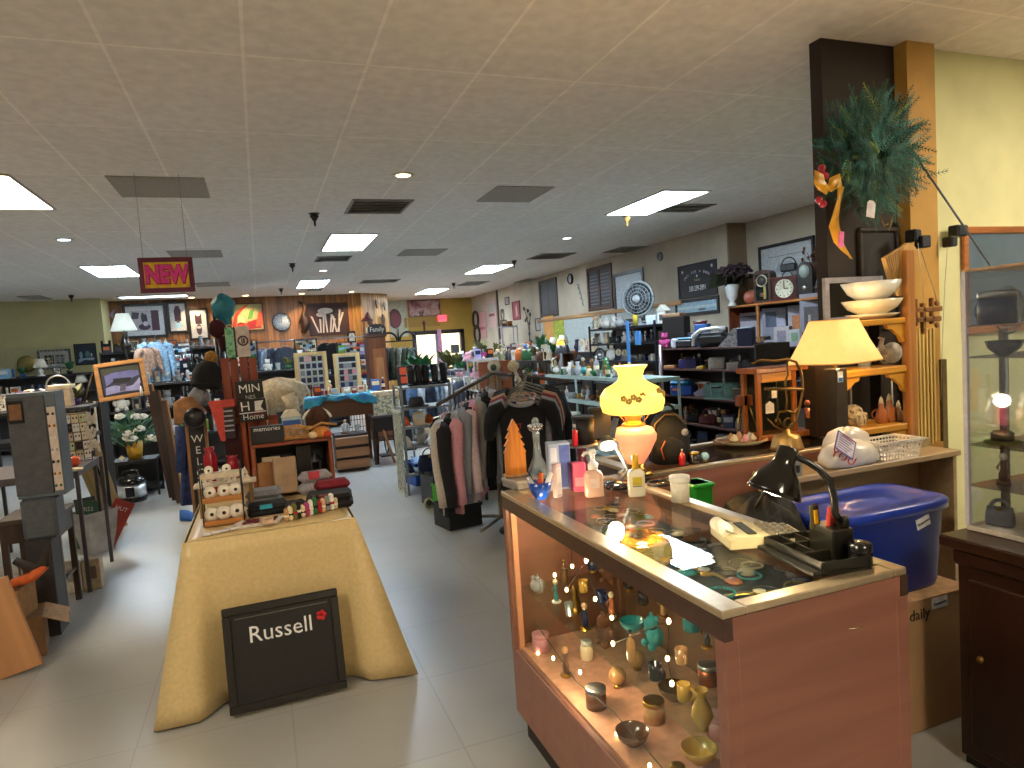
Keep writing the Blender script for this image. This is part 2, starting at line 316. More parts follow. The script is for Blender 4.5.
def k_shoe(t,w,h,c,r):
    L_ = w*2.4; f = lambda u: (sin(PI*min(u*1.15,1))**.5*.5+.1)
    rings = []
    for i in range(9):
        u = i/8; hw = w*.5*(.75+.25*sin(PI*u)) if .02 < u < .98 else w*.2; top = h*(1 if u < .35 else 1-.62*(u-.35)/.65)
        rings.append([(hw*cos(a),L_*(.5-u),h*.1+(top-h*.1)*max(0,sin(a))) for a in [PI*j/8 for j in range(9)]])
    MB().loft(rings).build('upper',fab(PAL[c]),t); b = MB(); b.slab([(w*.5*cos(a)*(.95),L_*.52*sin(a)) for a in [2*PI*i/16 for i in range(16)]],0,h*.14); b.build('sole',cm('white'),t)
def k_boot(t,w,h,c,r):
    b = MB(); b.lathe([(w*.42,h*.12),(w*.36,h*.3),(w*.42,h*.7),(w*.5,h),(w*.46,h),(w*.35,h*.7)],14); b.build('shaft',m(PAL[c],.35,kind='leather',amt=.08,scale=80),t)
    b = MB(); b.ball((0,-w*.55,h*.1),w*.42,12,8,.62,1.7); b.build('foot',m(PAL[c],.35,kind='leather',amt=.08,scale=80),t)
    b = MB(); b.box(-w*.3,w*.3,w*.05,w*.42,0,h*.08); b.slab([(w*.42*cos(a),-w*.55+w*.75*sin(a)) for a in [2*PI*i/14 for i in range(14)]],0,.012); b.build('sole',cm('black'),t)
def k_hat(t,w,h,c,r):
    b = MB(); b.lathe([(w*.5,.004),(w*.48,.012),(w*.3,.012),(w*.29,h*.6),(w*.24,h*.95),(0.004,h)],20,ey=.85); b.lathe([(w*.5,.004),(w*.3,.002)],20,ey=.85,caps=False); b.build('crown_and_brim',fab(PAL[c]),t)
    Lathe([(w*.305,.014),(w*.302,.04)],20,ey=.85,caps=False).build('hat_band',cm('black'),t)
def k_purse(t,w,h,c,r):
    d = w*.35; rings = []
    for z,a,b_ in ((0,.9,.9),(h*.08,1,1),(h*.35,.97,.85),(h*.6,.85,.35)):
        rings.append([(w/2*a*math.copysign(abs(cos(q))**.5,cos(q)),d/2*b_*math.copysign(abs(sin(q))**.5,sin(q)),z) for q in [2*PI*i/16 for i in range(16)]])
    MB().loft(rings).build('bag_body',m(PAL[c],.4,kind='leather',amt=.1,scale=70),t); MB().torus((0,0,h*.58),w*.28,.007,14,6,'Y',0,PI).build('handle',m(PAL[c],.4),t)
    Box(-w*.08,w*.08,-d*.3-.01,-d*.2,h*.5,h*.58).build('clasp',metal('#c0a050'),t)
def k_tin(t,w,h,c,r):
    Lathe([(w/2,0),(w/2,h*.8)],20,smooth=True).build('tin_body',cm(c,.3),t); Lathe([(w*.51,h*.78),(w*.51,h*.98),(w*.45,h)],20).build('lid',cm(r.choice(('gold','silver',c)),.3),t)
def k_lantern(t,w,h,c,r):
    ma = cm(c); MB().cbox(0,0,0,w,w,h*.08,.003).build('lantern_floor',ma,t); b = MB()
    for x in (-1,1):
        for y in (-1,1): b.cbox(x*w*.42,y*w*.42,h*.08,w*.09,w*.09,h*.6)
    b.build('posts',ma,t); Lathe([(w*.7,h*.66),(w*.68,h*.7),(w*.14,h*.9),(w*.1,h*.92)],4).build('lantern_roof',ma,t); MB().torus((0,0,h*.94),w*.16,.004,12,5,'Y').build('ring',ma,t)
    Lathe([(w*.2,h*.09),(w*.2,h*.35)],10).build('candle',cm('cream'),t)
def k_sign(t,w,h,c,r):
    MB().cbox(0,0,0,w,.018,h,.002).build('board',wood(PAL[c],'X'),t); b = MB()
    for i in range(3): b.box(-w*.38,w*.38*r.uniform(.3,1),-.0105,-.009,h*(.25+.22*i),h*(.33+.22*i))
    b.build('painted_stripes',cm('white' if c not in ('white','cream') else 'black'),t)
def k_ball(t,w,h,c,r):
    Lathe([(w*.25,0),(w*.2,h*.15)],12).build('foot_ring',cm('gold'),t); MB().ball((0,0,h*.15+w*.42),w*.45,16,12).build('globe',gloss(PAL[c]),t)
def k_clear(t,w,h,c,r):
    R_ = w/2; Lathe([(R_*.7,0),(R_*.8,h*.3),(R_,h),(R_*.92,h),(R_*.72,h*.3),(0,h*.06)],14,smooth=False).build('cut_glass',m('#d8e4e2',.08,0,'plain',.03,trans=.55),t)
def k_lamp(t,w,h,c,r):
    Lathe([(w*.3,0),(w*.28,h*.04),(w*.1,h*.1),(w*.22,h*.3),(w*.06,h*.5),(.006,h*.6)],14).build('lamp_stem',gloss(PAL[c]),t); Lathe([(w*.5,h*.5),(w*.28,h)],20,caps=False).build('lamp_shade',m('#ece4d0',.8,amt=.04),t,solid=.003)
NOUN = dict(bottle='glass bottle',jar='lidded jar',vase='ceramic vase',bowl='open bowl',plate='display plate on a stand',mug='mug with handle',glass='clear stemmed glass',box='boxed item',book='upright book',figurine='standing figurine',
            frame='small photo frame',candle='pillar candle',basket='wicker basket',plush='plush toy',clock='mantel clock',plant='potted plant',pitcher='pouring jug',teapot='teapot',shoe='shoe',boot='tall boot',hat='brimmed hat',purse='handbag',
            tin='round tin',lantern='candle lantern',sign='little wooden sign',ball='glass globe ornament',clear='cut glass tumbler',lamp='small table lamp')
KIND = {k[2:]: v for k,v in list(globals().items()) if k.startswith('k_')}
NM = dict(glass='stemmed_glass',box='product_carton',frame='photo_frame',clock='mantel_clock',plant='potted_plant',plate='display_plate',plush='plush_toy',sign='wooden_sign',ball='globe_ornament',clear='glass_tumbler',lamp='table_lamp',purse='handbag',tin='storage_tin',candle='pillar_candle',book='paperback_book')
SZ = dict(bottle=(.06,.2),jar=(.09,.13),vase=(.12,.22),bowl=(.18,.08),plate=(.2,.2),mug=(.1,.1),glass=(.07,.16),box=(.14,.18),book=(.03,.2),figurine=(.08,.2),frame=(.15,.2),candle=(.07,.16),basket=(.2,.2),plush=(.16,.22),
          clock=(.2,.26),plant=(.2,.28),pitcher=(.13,.2),teapot=(.2,.16),shoe=(.09,.1),boot=(.11,.32),hat=(.3,.13),purse=(.24,.3),tin=(.12,.12),lantern=(.11,.24),sign=(.16,.12),ball=(.12,.14),clear=(.07,.1),lamp=(.2,.34))
def item(kind,color,loc,label,rz=0,group=None,w=None,h=None,seed=None):
    r = RNG(seed if seed is not None else int(abs(loc[0])*997+abs(loc[1])*613+abs(loc[2])*331))
    W_,H_ = SZ[kind]; w = w or W_; h = h or H_
    t = T(NM.get(kind,kind),label,kind if kind not in NM else NM[kind].split('_')[-1],loc,rz,group)
    KIND[kind](t,w,h,color,r); return t
def row(a,b,kinds,cols,place,end,rz=0,n=None,sc=1.0,jitter=.02,hmax=None,seed=1,back=0,face=None,only=None):
    """goods standing side by side on the line a-b; every one a thing with its own label"""
    r = RNG(seed); a = Vector(a); b = Vector(b); L_ = (b-a).length; d = (b-a).normalized(); s = 0; i = 0
    kinds = kinds.split(); cols = cols.split()
    nb = Vector((-d.y,d.x,0))
    while i < 30:
        k = kinds[i] if only else r.choice(kinds); 
        if only and i >= len(kinds): break
        c = cols[i % len(cols)] if only else r.choice(cols)
        f = r.uniform(.8,1.2)*sc; w,h = SZ[k][0]*f,SZ[k][1]*f*r.uniform(.85,1.15)
        if hmax: h = min(h,hmax)
        ww = w*(1.45 if k == 'lamp' else 1.12)+.012
        if s+ww > L_: break
        p = a+d*(s+ww/2)+nb*(r.uniform(-jitter,jitter)+back)
        cc = 'clear' if k in ('glass','clear') else c
        lab = f"{c+' ' if k not in ('glass', 'clear') else ''}{NOUN[k]}, {ORD[i]} from {end}, {place}"
        item(k,c,p,lab,rz+r.uniform(-.15,.15),f"goods on the {place}",w,h,seed*100+i)
        s += ww+r.uniform(0,.012)*sc*(3 if jitter > .02 else 1); i += 1
        if only and i >= len(kinds): break
        if n and i >= n: break

def shelf_unit(name,label,cat,X0,X1,Y0,Y1,zs,ma,ht=None,th=.022,back=True,sides=True,smat=None,posts=False,ax='X'):
    """an open shelf unit, boards at the heights zs"""
    t = T(name,label,cat,((X0+X1)/2,(Y0+Y1)/2,0)); w,d = (X1-X0)/2,(Y1-Y0)/2; ht = ht or max(zs)+.02
    for z in zs: Box(-w+(.02 if sides else 0),w-(.02 if sides else 0),-d,d,z-th,z,.002).build('shelf',smat or ma,t)
    if posts:
        for x in (-1,1):
            for y in (-1,1): MB().cbox(x*(w-.012),y*(d-.012),0,.024,.024,ht).build('post',ma,t)
    elif sides:
        if ax == 'X':
            for x in (-1,1): Box(x*w-.01,x*w+.01,-d,d,0,ht,.002).build('side_panel',ma,t)
        else:
            for y in (-1,1): Box(-w,w,y*d-.01,y*d+.01,0,ht,.002).build('side_panel',ma,t)
    if back:
        if ax == 'X': Box(-w,w,d-.008,d,0,ht).build('back_panel',ma,t)
        else: Box(w-.008,w,-d,d,0,ht).build('back_panel',ma,t)
    return t
def picture(name,label,cat,cx,cy,cz,w,h,rz,frame,fw,mount=None,art=None,mw=.0,tilt=0,th=.025,ry=0,glassy=False,group=None):
    """hung picture: frame, mount and printed picture. art: material, or list of (hex, polygon in 0-1 units)"""
    t = T(name,label,cat,(cx,cy,cz),rz,group); t.rotation_euler = (tilt,ry,rz); b = MB()
    for q in ((-w/2,w/2,-h/2,-h/2+fw),(-w/2,w/2,h/2-fw,h/2),(-w/2,-w/2+fw,-h/2+fw,h/2-fw),(w/2-fw,w/2,-h/2+fw,h/2-fw)): b.box(q[0],q[1],-th,0,q[2],q[3],.004)
    b.box(-w/2+fw*.5,w/2-fw*.5,-.004,0,-h/2+fw*.5,h/2-fw*.5); b.build('picture_frame',frame,t)
    W_,H_ = w-2*fw,h-2*fw
    if mount: Box(-W_/2,W_/2,-.009,-.004,-H_/2,H_/2).build('mount',mount,t)
    W_ -= 2*mw; H_ -= 2*mw
    if isinstance(art,list):
        mats = []; b = MB(); y = -.0095
        for i,(hx,poly) in enumerate(art):
            mats.append(m(hx,.5,amt=.1,scale=20)); b.cur = i; y -= .0004
            b.prism([((u-.5)*W_,(v-.5)*H_) for u,v in poly],y,-.009)
        b.build('picture_print',mats,t)
    elif art: Box(-W_/2,W_/2,-.0105,-.009,-H_/2,H_/2).build('picture_print',art,t)
    return t
RECT = lambda a,b,c,d: [(a,b),(c,b),(c,d),(a,d)]
def ELL(cx,cy,rx,ry,n=16): return [(cx+rx*cos(2*PI*i/n),cy+ry*sin(2*PI*i/n)) for i in range(n)]

def shirt(name,label,loc,rz,cloth,sleeve='long',L_=.72,w=.44,th=.06,hang=.0,group=None,trim=None,cat='shirt',spread=.5,seed=0,hanger='#8c8880',logo=None):
    """garment on a hanger; loc is the top of the hanger hook"""
    r = RNG(seed); t = T(name,label,cat,loc,rz,group); z0 = -.12
    ph = [r.uniform(0,6) for _ in range(4)]; rings = []; n = 28
    for i in range(14):
        u = i/13; z = z0-.02-u*L_ ; hw = w*(.2+.3*min(1,(u*9))**.8)/1.0 if u < .12 else w*(.5+.05*sin(u*3+ph[0])); zz = z-.0
        tk = th*(.35+.65*min(1,u*5)); ring = []
        for j in range(n):
            q = 2*PI*j/n; f = 1+.22*u*sin(q*5+ph[1]+u*2)*abs(sin(q)); ring.append((hw*cos(q),tk*.5*sin(q)*f+.012*u*sin(cos(q)*9+ph[2]),zz+(.0 if u > .1 else -.05*abs(cos(q))*(u*8))))
        rings.append(ring)
    b = MB(); b.loft(rings); 
    MBsl = MB()
    for s in (-1,1):
        l = L_*(.78 if sleeve == 'long' else .3); x0 = s*w*.44; pts = []; rs = []
        for i in range(7):
            u = i/6; pts.append((x0+s*(.05+spread*.16*sin(u*1.6)*(1 if sleeve == 'long' else .9)),.012*sin(u*4+ph[3]+s),z0-.09-l*u)); rs.append(.058-.022*u)
        pts.insert(0,(x0*.8,0,z0-.055)); rs.insert(0,.05); MBsl.tube(pts,rs,10)
    if sleeve: 
        for v,f_ in ((MBsl.v,MBsl.f),): nn = len(b.v); b.v += v; b.f += [[nn+i for i in f] for f in f_]; b.sm += MBsl.sm; b.mi += MBsl.mi
    b.build('garment_cloth',cloth,t)
    b = MB(); b.tube([(0,0,0),(.02,0,.005),(.03,0,-.02),(0,0,-.05),(0,0,-.1)],.003,6); b.tube([(-w*.42,0,z0-.05),(0,0,-.1),(w*.42,0,z0-.05)],.006,6); b.build('hanger',m(hanger,.4),t)
    if trim:
        b = MB(); b.at(0,0,z0-.03,rx=.25).torus((0,0,0),.085,.012,18,6); b.build('collar',trim,t)
    if logo: logo(t,z0,th)
    return t

# ================================================================== the setting
CH = 3.05
struct('floor',Box(-6.2,8.2,-4,22.5,-.06,0),m('#a6a7a4',.33,0,'tiles',.07,.9,w=.61,h=.61,j=.004,g=.82,v=.96))
struct('ceiling',Box(-6.2,8.2,-4,22.5,CH,CH+.06),m('#f2e8de',.9,0,'tiles',.05,14,w=.61,h=1.22,j=.009,g=1.14,v=.96,ox=-.06,oy=.0))
yellow = m('#c9c08c',.85,0,'plaster',.04,3); plaster = m('#bdb19c',.85,0,'plaster',.08,2.2); ochre = m('#b3913f',.85,0,'plaster',.05,3)
struct('wall_left',Box(-6.2,-6,-4,22.5,0,CH),m('#b4b4b0',.85,0,'plaster',.06,3))
struct('wall_front',Box(-6,8.2,-4.1,-4,0,CH),plaster)
struct('wall_left_display',Box(-6,-3.03,16.5,17.5,0,CH),yellow)
# knotty boarded wall: straight run and the slanted pier at its end
wd_ = m('#9c6634',.45,0,'planks',.22,26,w=.13)
struct('wall_boarded',MB().slab([(-3.03,17.3),(2.36,17.75),(2.36,18.1),(-3.03,17.7)],0,CH),wd_)
o = MB(); o.slab([(2.34,17.76),(2.56,17.5),(3.36,18.2),(3.3,21.0),(2.34,21.0)],0,CH); struct('wall_boarded_pier',o,m('#d09a58',.5,0,'planks',.3,22,w=.12))
BY = 20.7
struct('wall_back',Box(3.0,4.55,BY,BY+.1,0,CH).box(6.1,8.2,BY,BY+.1,0,CH).box(4.55,6.1,BY,BY+.1,A(440,330,'Y',BY).z-.005,CH),ochre)
struct('wall_right',Box(6.5,6.7,8.15,BY,0,CH),plaster)
struct('wall_right_recess',Box(6.82,7.0,-4,8.15,0,CH),plaster)
struct('wall_right_return',Box(6.5,6.82,8.12,8.16,0,CH),m('#8d7860',.85,0,'plaster',.06,3))
struct('baseboard_right',Box(6.48,6.5,8.15,BY,0,.1),m('#54402c'))
# partition behind the counters: dark painted part, tan post, pale yellow part
PY = 2.86
xd0,xp0,xp1 = A(829,300,'Y',PY).x,A(912.5,300,'Y',PY-.08).x,A(939.5,300,'Y',PY-.08).x
struct('wall_partition_dark',Box(xd0,xp0+.02,PY,PY+.08,0,CH),m('#2c211b',.7,0,'plain',.1,5))
struct('wall_partition_post',Box(xp0,xp1,PY-.08,PY+.08,0,CH),m('#c79a4c',.6,0,'plaster',.06,6))  # tan puts the lighting difference from the yellow wall into the colour
struct('wall_partition_yellow',Box(xp1,6.82,PY-.02,PY+.08,0,CH),m('#dedeaa',.75,0,'plaster',.04,4))
# back door: two glazed leaves in a dark frame with daylight and a building outside that glows by itself
x0,x1,z0,z1 = RY(412,329,471,400,BY); z1 = A(440,330,'Y',BY).z
dk = m('#2c1e1a',.5)
struct('door_1',Box(4.5,4.62,BY-.05,BY+.12,0,z1).box(6.05,6.17,BY-.05,BY+.12,0,z1).box(4.5,6.17,BY-.05,BY+.12,z1-.12,z1),dk)
xm = A(440,360,'Y',BY).x
struct('door_1_meeting_stile',Box(xm-.09,xm+.09,BY-.02,BY+.06,0,z1-.12),m('#8f8f98',.5))
for i,(a,b_) in enumerate(((4.62,xm-.09),(xm+.09,6.05))):
    struct('window_%d' % (i+1),Box(a,b_,BY+.02,BY+.03,0,z1-.12),glass('#f2f6f4'))
struct('exterior_wall',Box(-2,12,27.5,27.7,-.1,7),m('#e8cfa0',.8,0,'plain',.04,3,emit=1.6,ecol='#ffe0b4'))  # emission puts the daylight on this wall into its material
struct('exterior_ground',Box(-4,14,22.5,27.5,-.12,-.06),m('#c8c4b8',.9))
struct('exterior_window',Box(*[A(452,360,'Y',27.4).x,A(460,360,'Y',27.4).x],27.38,27.5,A(456,353,'Y',27.4).z,A(456,344.5,'Y',27.4).z),m('#2c3438',.3))
sun = bpy.data.lights.new('daylight','SUN'); sun.energy = 2.5; sun.color = (1,.93,.82); so = bpy.data.objects.new('daylight',sun); COL.objects.link(so); so.rotation_euler = (math.radians(50),0,math.radians(-160))

# ------------------------------------------------------------------ ceiling fittings
diff = m('#dff2fa',.5,0,'plain',.01,8,emit=PANEL_E,ecol='#dbeeff')
diffw = m('#fff0d8',.5,0,'plain',.01,8,emit=PANEL_E*.9,ecol='#ffeed2')
def ceil_light(x,y,label,wm=diff,w=.58,l=1.28):
    t = T('ceiling_light',label,'ceiling light',(x,y,CH),0,'ceiling light panels'); b = MB(); f = .025
    for q in ((-w/2-f,w/2+f,-l/2-f,-l/2),(-w/2-f,w/2+f,l/2,l/2+f),(-w/2-f,-w/2,-l/2,l/2),(w/2,w/2+f,-l/2,l/2)): b.box(q[0],q[1],q[2],q[3],-.014,0,.002)
    b.build('light_frame',m('#b8b4aa',.5),t); Box(-w/2,w/2,-l/2,l/2,-.006,0).build('diffuser',wm,t)
for x,y,w_,l_,wm,s in ((4.48,6.88,.57,1.28,diff,'big lit ceiling panel above the phone number banner side of the shop'),
        (1.28,9.48,.57,1.34,diff,'lit ceiling panel between the long air grille and the small dark grille'),
        (-2.0,11.98,.58,1.32,diff,'lit ceiling panel just past the yellow NEW sign, beside its frame'),
        (4.5,13.05,.6,1.35,diff,'lit ceiling panel midway down the room near the plaster wall'),
        (1.2,14.9,.56,1.5,diff,'small lit ceiling panel in front of the boarded wall'),
        (4.5,17.85,.6,1.5,diff,'last lit ceiling panel, nearest the back door'),
        (-1.95,6.72,.62,1.2,diffw,'warm lit ceiling panel at the very edge of the view over the earring rack'),
        (-2.0,16.45,1.3,.45,m('#dff2fa',.5,0,'plain',.01,8,emit=5,ecol='#dbeeff'),'thin lit ceiling strip against the boarded wall above the vase print'),
        (-2.0,.9,.58,1.3,diffw,'unseen ceiling panel added for fill beside the camera, over the shop entrance side'),  # last three panels are unseen, added to fill the near front faces
        (4.5,.9,.58,1.3,diffw,'unseen ceiling panel added for fill overhead behind the counter partition'),(1.2,-2.0,.58,1.3,diffw,'unseen ceiling panel added for fill behind the camera by the front wall')):
    ceil_light(x,y,s,wm,w_,l_)
gr = m('#4a4640',.6); pn = m('#8a8378',.8,0,'plain',.05,10)
def vent(x,y,w,l,label,slats=True):
    t = T('ceiling_vent',label,'vent',(x,y,CH),0,'ceiling air grilles'); b = MB(); f = .03
    for q in ((-w/2,w/2,-l/2,-l/2+f),(-w/2,w/2,l/2-f,l/2),(-w/2,-w/2+f,-l/2+f,l/2-f),(w/2-f,w/2,-l/2+f,l/2-f)): b.box(q[0],q[1],q[2],q[3],-.012,0,.002)
    b.build('grille_border',m('#9c958a',.6),t); Box(-w/2+f,w/2-f,-l/2+f,l/2-f,-.003,0).build('dark_opening',m('#2c2824',.9),t)
    b = MB(); n = max(4,int((l-2*f)/.075))
    for i in range(n): b.at(0,-l/2+f+(i+.5)*(l-2*f)/n,-.008,rx=.35).box(-w/2+f,w/2-f,-.024,.024,-.0015,.0015)
    b.build('slats',m('#d4ccc0',.5),t)
def panel(px0,py0,px1,py1,label):
    p = A((px0+px1)/2,py0,'Z',CH); q = A((px0+px1)/2,py1,'Z',CH); a = A(px0,(py0+py1)/2,'Z',CH); b_ = A(px1,(py0+py1)/2,'Z',CH)
    w = b_.x-a.x; l = abs(p.y-q.y); t = T('return_air_grille',label,'panel',((a.x+b_.x)/2,(p.y+q.y)/2,CH),0,'grey return air panels')
    Box(-w/2,w/2,-l/2,l/2,-.008,-.0005,.003).build('perforated_plate',m('#a89c90',.8,0,'plain',.06,60),t)
    b = MB()
    for q in ((-w/2-.015,w/2+.015,-l/2-.015,-l/2),(-w/2-.015,w/2+.015,l/2,l/2+.015),(-w/2-.015,-w/2,-l/2,l/2),(w/2,w/2+.015,-l/2,l/2)): b.box(q[0],q[1],q[2],q[3],-.011,0)
    b.build('panel_border',m('#a89e90',.6),t)
def ventp(px0,py0,px1,py1,label):
    p = A((px0+px1)/2,py0,'Z',CH); q = A((px0+px1)/2,py1,'Z',CH); a = A(px0,(py0+py1)/2,'Z',CH); b_ = A(px1,(py0+py1)/2,'Z',CH)
    vent((a.x+b_.x)/2,(p.y+q.y)/2,b_.x-a.x,abs(p.y-q.y),label)
panel(116,177,205,196,'large grey panel overhead above the yellow NEW sign side'); panel(488,186.3,541,201,'large grey panel nearest the round warm downlight')
panel(402,249,441,255,'thin grey panel in the middle of the ceiling'); panel(170,250.5,221,257,'grey panel above the pom-pom beanie stand')
panel(196,282.5,229,286,'small grey panel close to the boarded wall above the lily painting')
ventp(348,199,408,213,'widest dark air grille, between two big grey panels'); ventp(664,203.5,706,211.5,'dark air grille beside the biggest lit panel')
ventp(316,256,350,261,'dark air grille just past the lit panel over the aisle'); ventp(535,253,567,258.5,'dark air grille near the wall clock')
ventp(463,281.5,483,285,'little dark grille near the small cupboard on the wall'); ventp(613,246.5,643,252,'dark air grille along the plaster wall above the window frames')
ventp(362,279.5,397,282.5,'faint grille over the blue covered table'); ventp(521,278.5,541,282,'little grille against the plaster wall past the clock')
ventp(22,295.5,48,299.5,'dark grille tight to the yellow wall by the puppy prints'); ventp(308,288,322,290.5,'tiny grille just behind the smallest lit panel')
def can(px,py,label,on=True,e=None,col='#ffd9a0'):
    p = A(px,py,'Z',CH); t = T('recessed_downlight',label,'downlight',p,0,'recessed downlights')
    Lathe([(.085,-.006),(.1,-.004),(.1,0),(.085,0)],24).build('trim_ring',m('#d8cdb8',.4),t)
    Lathe([(0.001,-.009),(.05,-.008),(.08,-.003),(.08,0)],24).build('lens',m('#fff0d0',.4,0,'plain',.01,8,emit=(e or 6),ecol=col),t); return p
can(403,175,'round warm downlight nearest the camera'); can(64,239.5,'small white downlight over the earring rack',e=5,col='#e8f4ff'); can(567,238,'small white downlight near the plaster wall',e=5,col='#e8f4ff')
can(323,270.5,'tiny white downlight past the aisle grille',e=4,col='#e8f4ff')
for i,(px,tgt) in enumerate(((192,190),(246,250),(302,304),(352,354))):
    q = A(tgt,325,'Y',17.6); p = A(px,300,'Y',17.1)
    pp = Vector((p.x,17.05,CH)); 
    t = T('recessed_downlight',f'warm downlight washing the boarded wall, {ORD[i]} from the yellow wall end','downlight',pp,0,'recessed downlights')
    Lathe([(.085,-.006),(.1,-.004),(.1,0),(.085,0)],24).build('trim_ring',m('#d8cdb8',.4),t)
    Lathe([(0.001,-.009),(.05,-.008),(.08,-.003),(.08,0)],24).build('lens',m('#fff0d0',.4,0,'plain',.01,8,emit=8,ecol='#ffd9a0'),t)
    l = bpy.data.lights.new('downlight_beam','SPOT'); l.energy = 42; l.color = (1,.7,.36); l.spot_size = 1.5; l.spot_blend = .7; l.shadow_soft_size = .05
    o = bpy.data.objects.new('downlight_beam',l); COL.objects.link(o); o.location = (pp.x,pp.y,CH-.03); d = Vector((pp.x,17.6,1.9))-o.location; o.rotation_euler = d.to_track_quat('-Z','Y').to_euler()
def sprinkler(px,py,label,c='#2a2622'):
    p = A(px,py,'Z',CH); t = T('sprinkler_head',label,'sprinkler',p,0,'ceiling sprinkler heads')
    Lathe([(.05,-.008),(.06,0)],14).build('flange',m(c,.4),t); b = MB(); b.lathe([(.05,-.03),(.045,-.035),(.02,-.075),(.012,-.08),(.01,-.13),(.004,-.135)],12); b.lathe([(.03,-.008),(.05,-.03)],12); b.build('head',m(c,.4),t)
for q in ((314,213.5,'sprinkler head nearest the camera, over the aisle'),(292,263.5,'sprinkler head beside the lit aisle panel'),(281,288.5,'small sprinkler head over the boarded wall clock side'),
          (514,260.5,'sprinkler head by the lit panel near the plaster wall'),(453.5,283,'small sprinkler head near the back lit panel'),(71,295,'sprinkler head close to the yellow wall')): sprinkler(*q)
sprinkler(627,215.5,'brass sprinkler head beside the biggest lit panel','#a08048')

# ------------------------------------------------------------------ hand painted NEW sign hanging from the ceiling
Y = 6.0; x0,x1,z0,z1 = RY(139,257.5,194,292.5,Y); w,h = x1-x0,z1-z0
t = T('new_sign','yellow hanging sign with maroon frame and pink letters NEW','sign',((x0+x1)/2,Y,(z0+z1)/2),.0)
b = MB(); f = .036
for q in ((-w/2,w/2,-h/2,-h/2+f),(-w/2,w/2,h/2-f,h/2),(-w/2,-w/2+f,-h/2+f,h/2-f),(w/2-f,w/2,-h/2+f,h/2-f)): b.box(q[0],q[1],-.012,.012,q[2],q[3],.003)
b.build('sign_frame',m('#701a3c',.5),t); Box(-w/2+f,w/2-f,-.006,.006,-h/2+f,h/2-f).build('sign_board',m('#ffca38',.6),t)
text('NEW',.185,m('#c02040',.6),t,(.003,-.009,-.003),ext=.0016,sx=.72,off=.016)
text('NEW',.185,m('#ff48a0',.6),t,(0,-.0115,0),ext=.0016,sx=.72,off=.009)
b = MB()
for s in (-1,1): b.cyl((s*w*.4,0,h/2),(s*w*.4,0,CH-(z0+z1)/2),.0015,n=5)
b.build('hanging_wires',m('#606060',.4),t)

# ================================================================== glass showcase at the front, X .83-1.335, Y 1.10-2.43
TZ = .98
def B(px,py,z=TZ): return A(px,py,'Z',z)
def S(p): return (p-Vector((0,0,EYE))).dot(CF)/FPX      # metres per pixel at p
mauve = wood('#8f5f4e','X',.35,18,.08); copper_pink = wood('#dc9a74','Z',.35,10,.06); trimm = m('#cdbb9c',.28,.75,'metal',.06,40); fascia = m('#4a3228',.35)
def showcase(name,label,x0,y0,W_,D_,gf,ends,zs,back_mat):
    t = T(name,label,'display counter',(x0,y0,0)); H = TZ
    Box(.03,W_-.03,.03,D_-.03,0,.1).build('kick_base',m('#2a211c',.6),t)
    Box(.0,W_,0,D_,.1,.36,.003).build('lower_cabinet',ends,t)
    for x in (-.001,W_-.034):
        for y in (-.001,D_-.034): Box(x,x+.035,y,y+.035,.36,H-.0655,.002).build('corner_post',ends,t)
    b = MB(); w1,w2 = .055,.04
    b.box(-.004,w1,0,D_,H-.018,H,.003).box(W_-w2,W_,0,D_,H-.018,H,.003).box(w1,W_-w2,0,w2,H-.018,H,.003).box(w1,W_-w2,D_-w2,D_,H-.018,H,.003); b.build('top_trim',trimm,t)
    Box(-.002,.02,.0,D_,H-.065,H-.018).build('fascia',fascia,t); Box(W_-.02,W_+.002,0,D_,H-.065,H-.018).build('fascia',fascia,t)
    Box(w1-.01,W_-w2+.01,w2-.01,D_-w2+.01,H-.012,H-.005).build('glass_top',glass('#f8fcfa',.012,.01),t)
    for s in gf:
        if s == 'W': Box(.004,.009,.035,D_-.035,.36,H-.06).build('glass_front',glass('#f6fbfa',.01,.0),t)
        if s == 'S': Box(.035,W_-.035,.004,.009,.36,H-.06).build('glass_front',glass(),t)
    for s in 'SNWE':
        if s in gf: continue
        q = dict(S=(.021,W_-.021,.001,.014),N=(.021,W_-.021,D_-.014,D_-.001),W=(0.001,.014,.036,D_-.036),E=(W_-.014,W_-.001,.036,D_-.036))[s]
        Box(*q,.36,H-.0182 if s in 'SN' else H-.066).build('end_panel' if s in 'SN' else 'rear_door_panel',back_mat if s in 'EW' else ends,t)
    for z,dd in zs: Box(.02+dd,W_-.02,.02,D_-.02,z-.008,z).build('glass_shelf',glass('#eef6f2',.02,.02),t)
    return t
sc1 = showcase('glass_showcase','long glass topped showcase with cream trim and pink laminate ends, jewelry inside',.83,1.10,.505,1.33,'W',mauve,[(.865,.1),(.6,.03)],m('#8c6450',.4,amt=.05))
Box(.014,.035,1.28,1.32,.1,.92).build('end_panel',copper_pink,sc1)
Box(.02,.485,.02,1.31,.36,.37).build('display_deck',m('#d09a7c',.6),sc1)
c2x = 1.42
sc2 = showcase('glass_showcase','rear glass counter crossing behind the hurricane lamp, dark cabinet inside',c2x,2.345,1.17,.48,'',mauve,[(.7,.0)],m('#1c2224',.5))
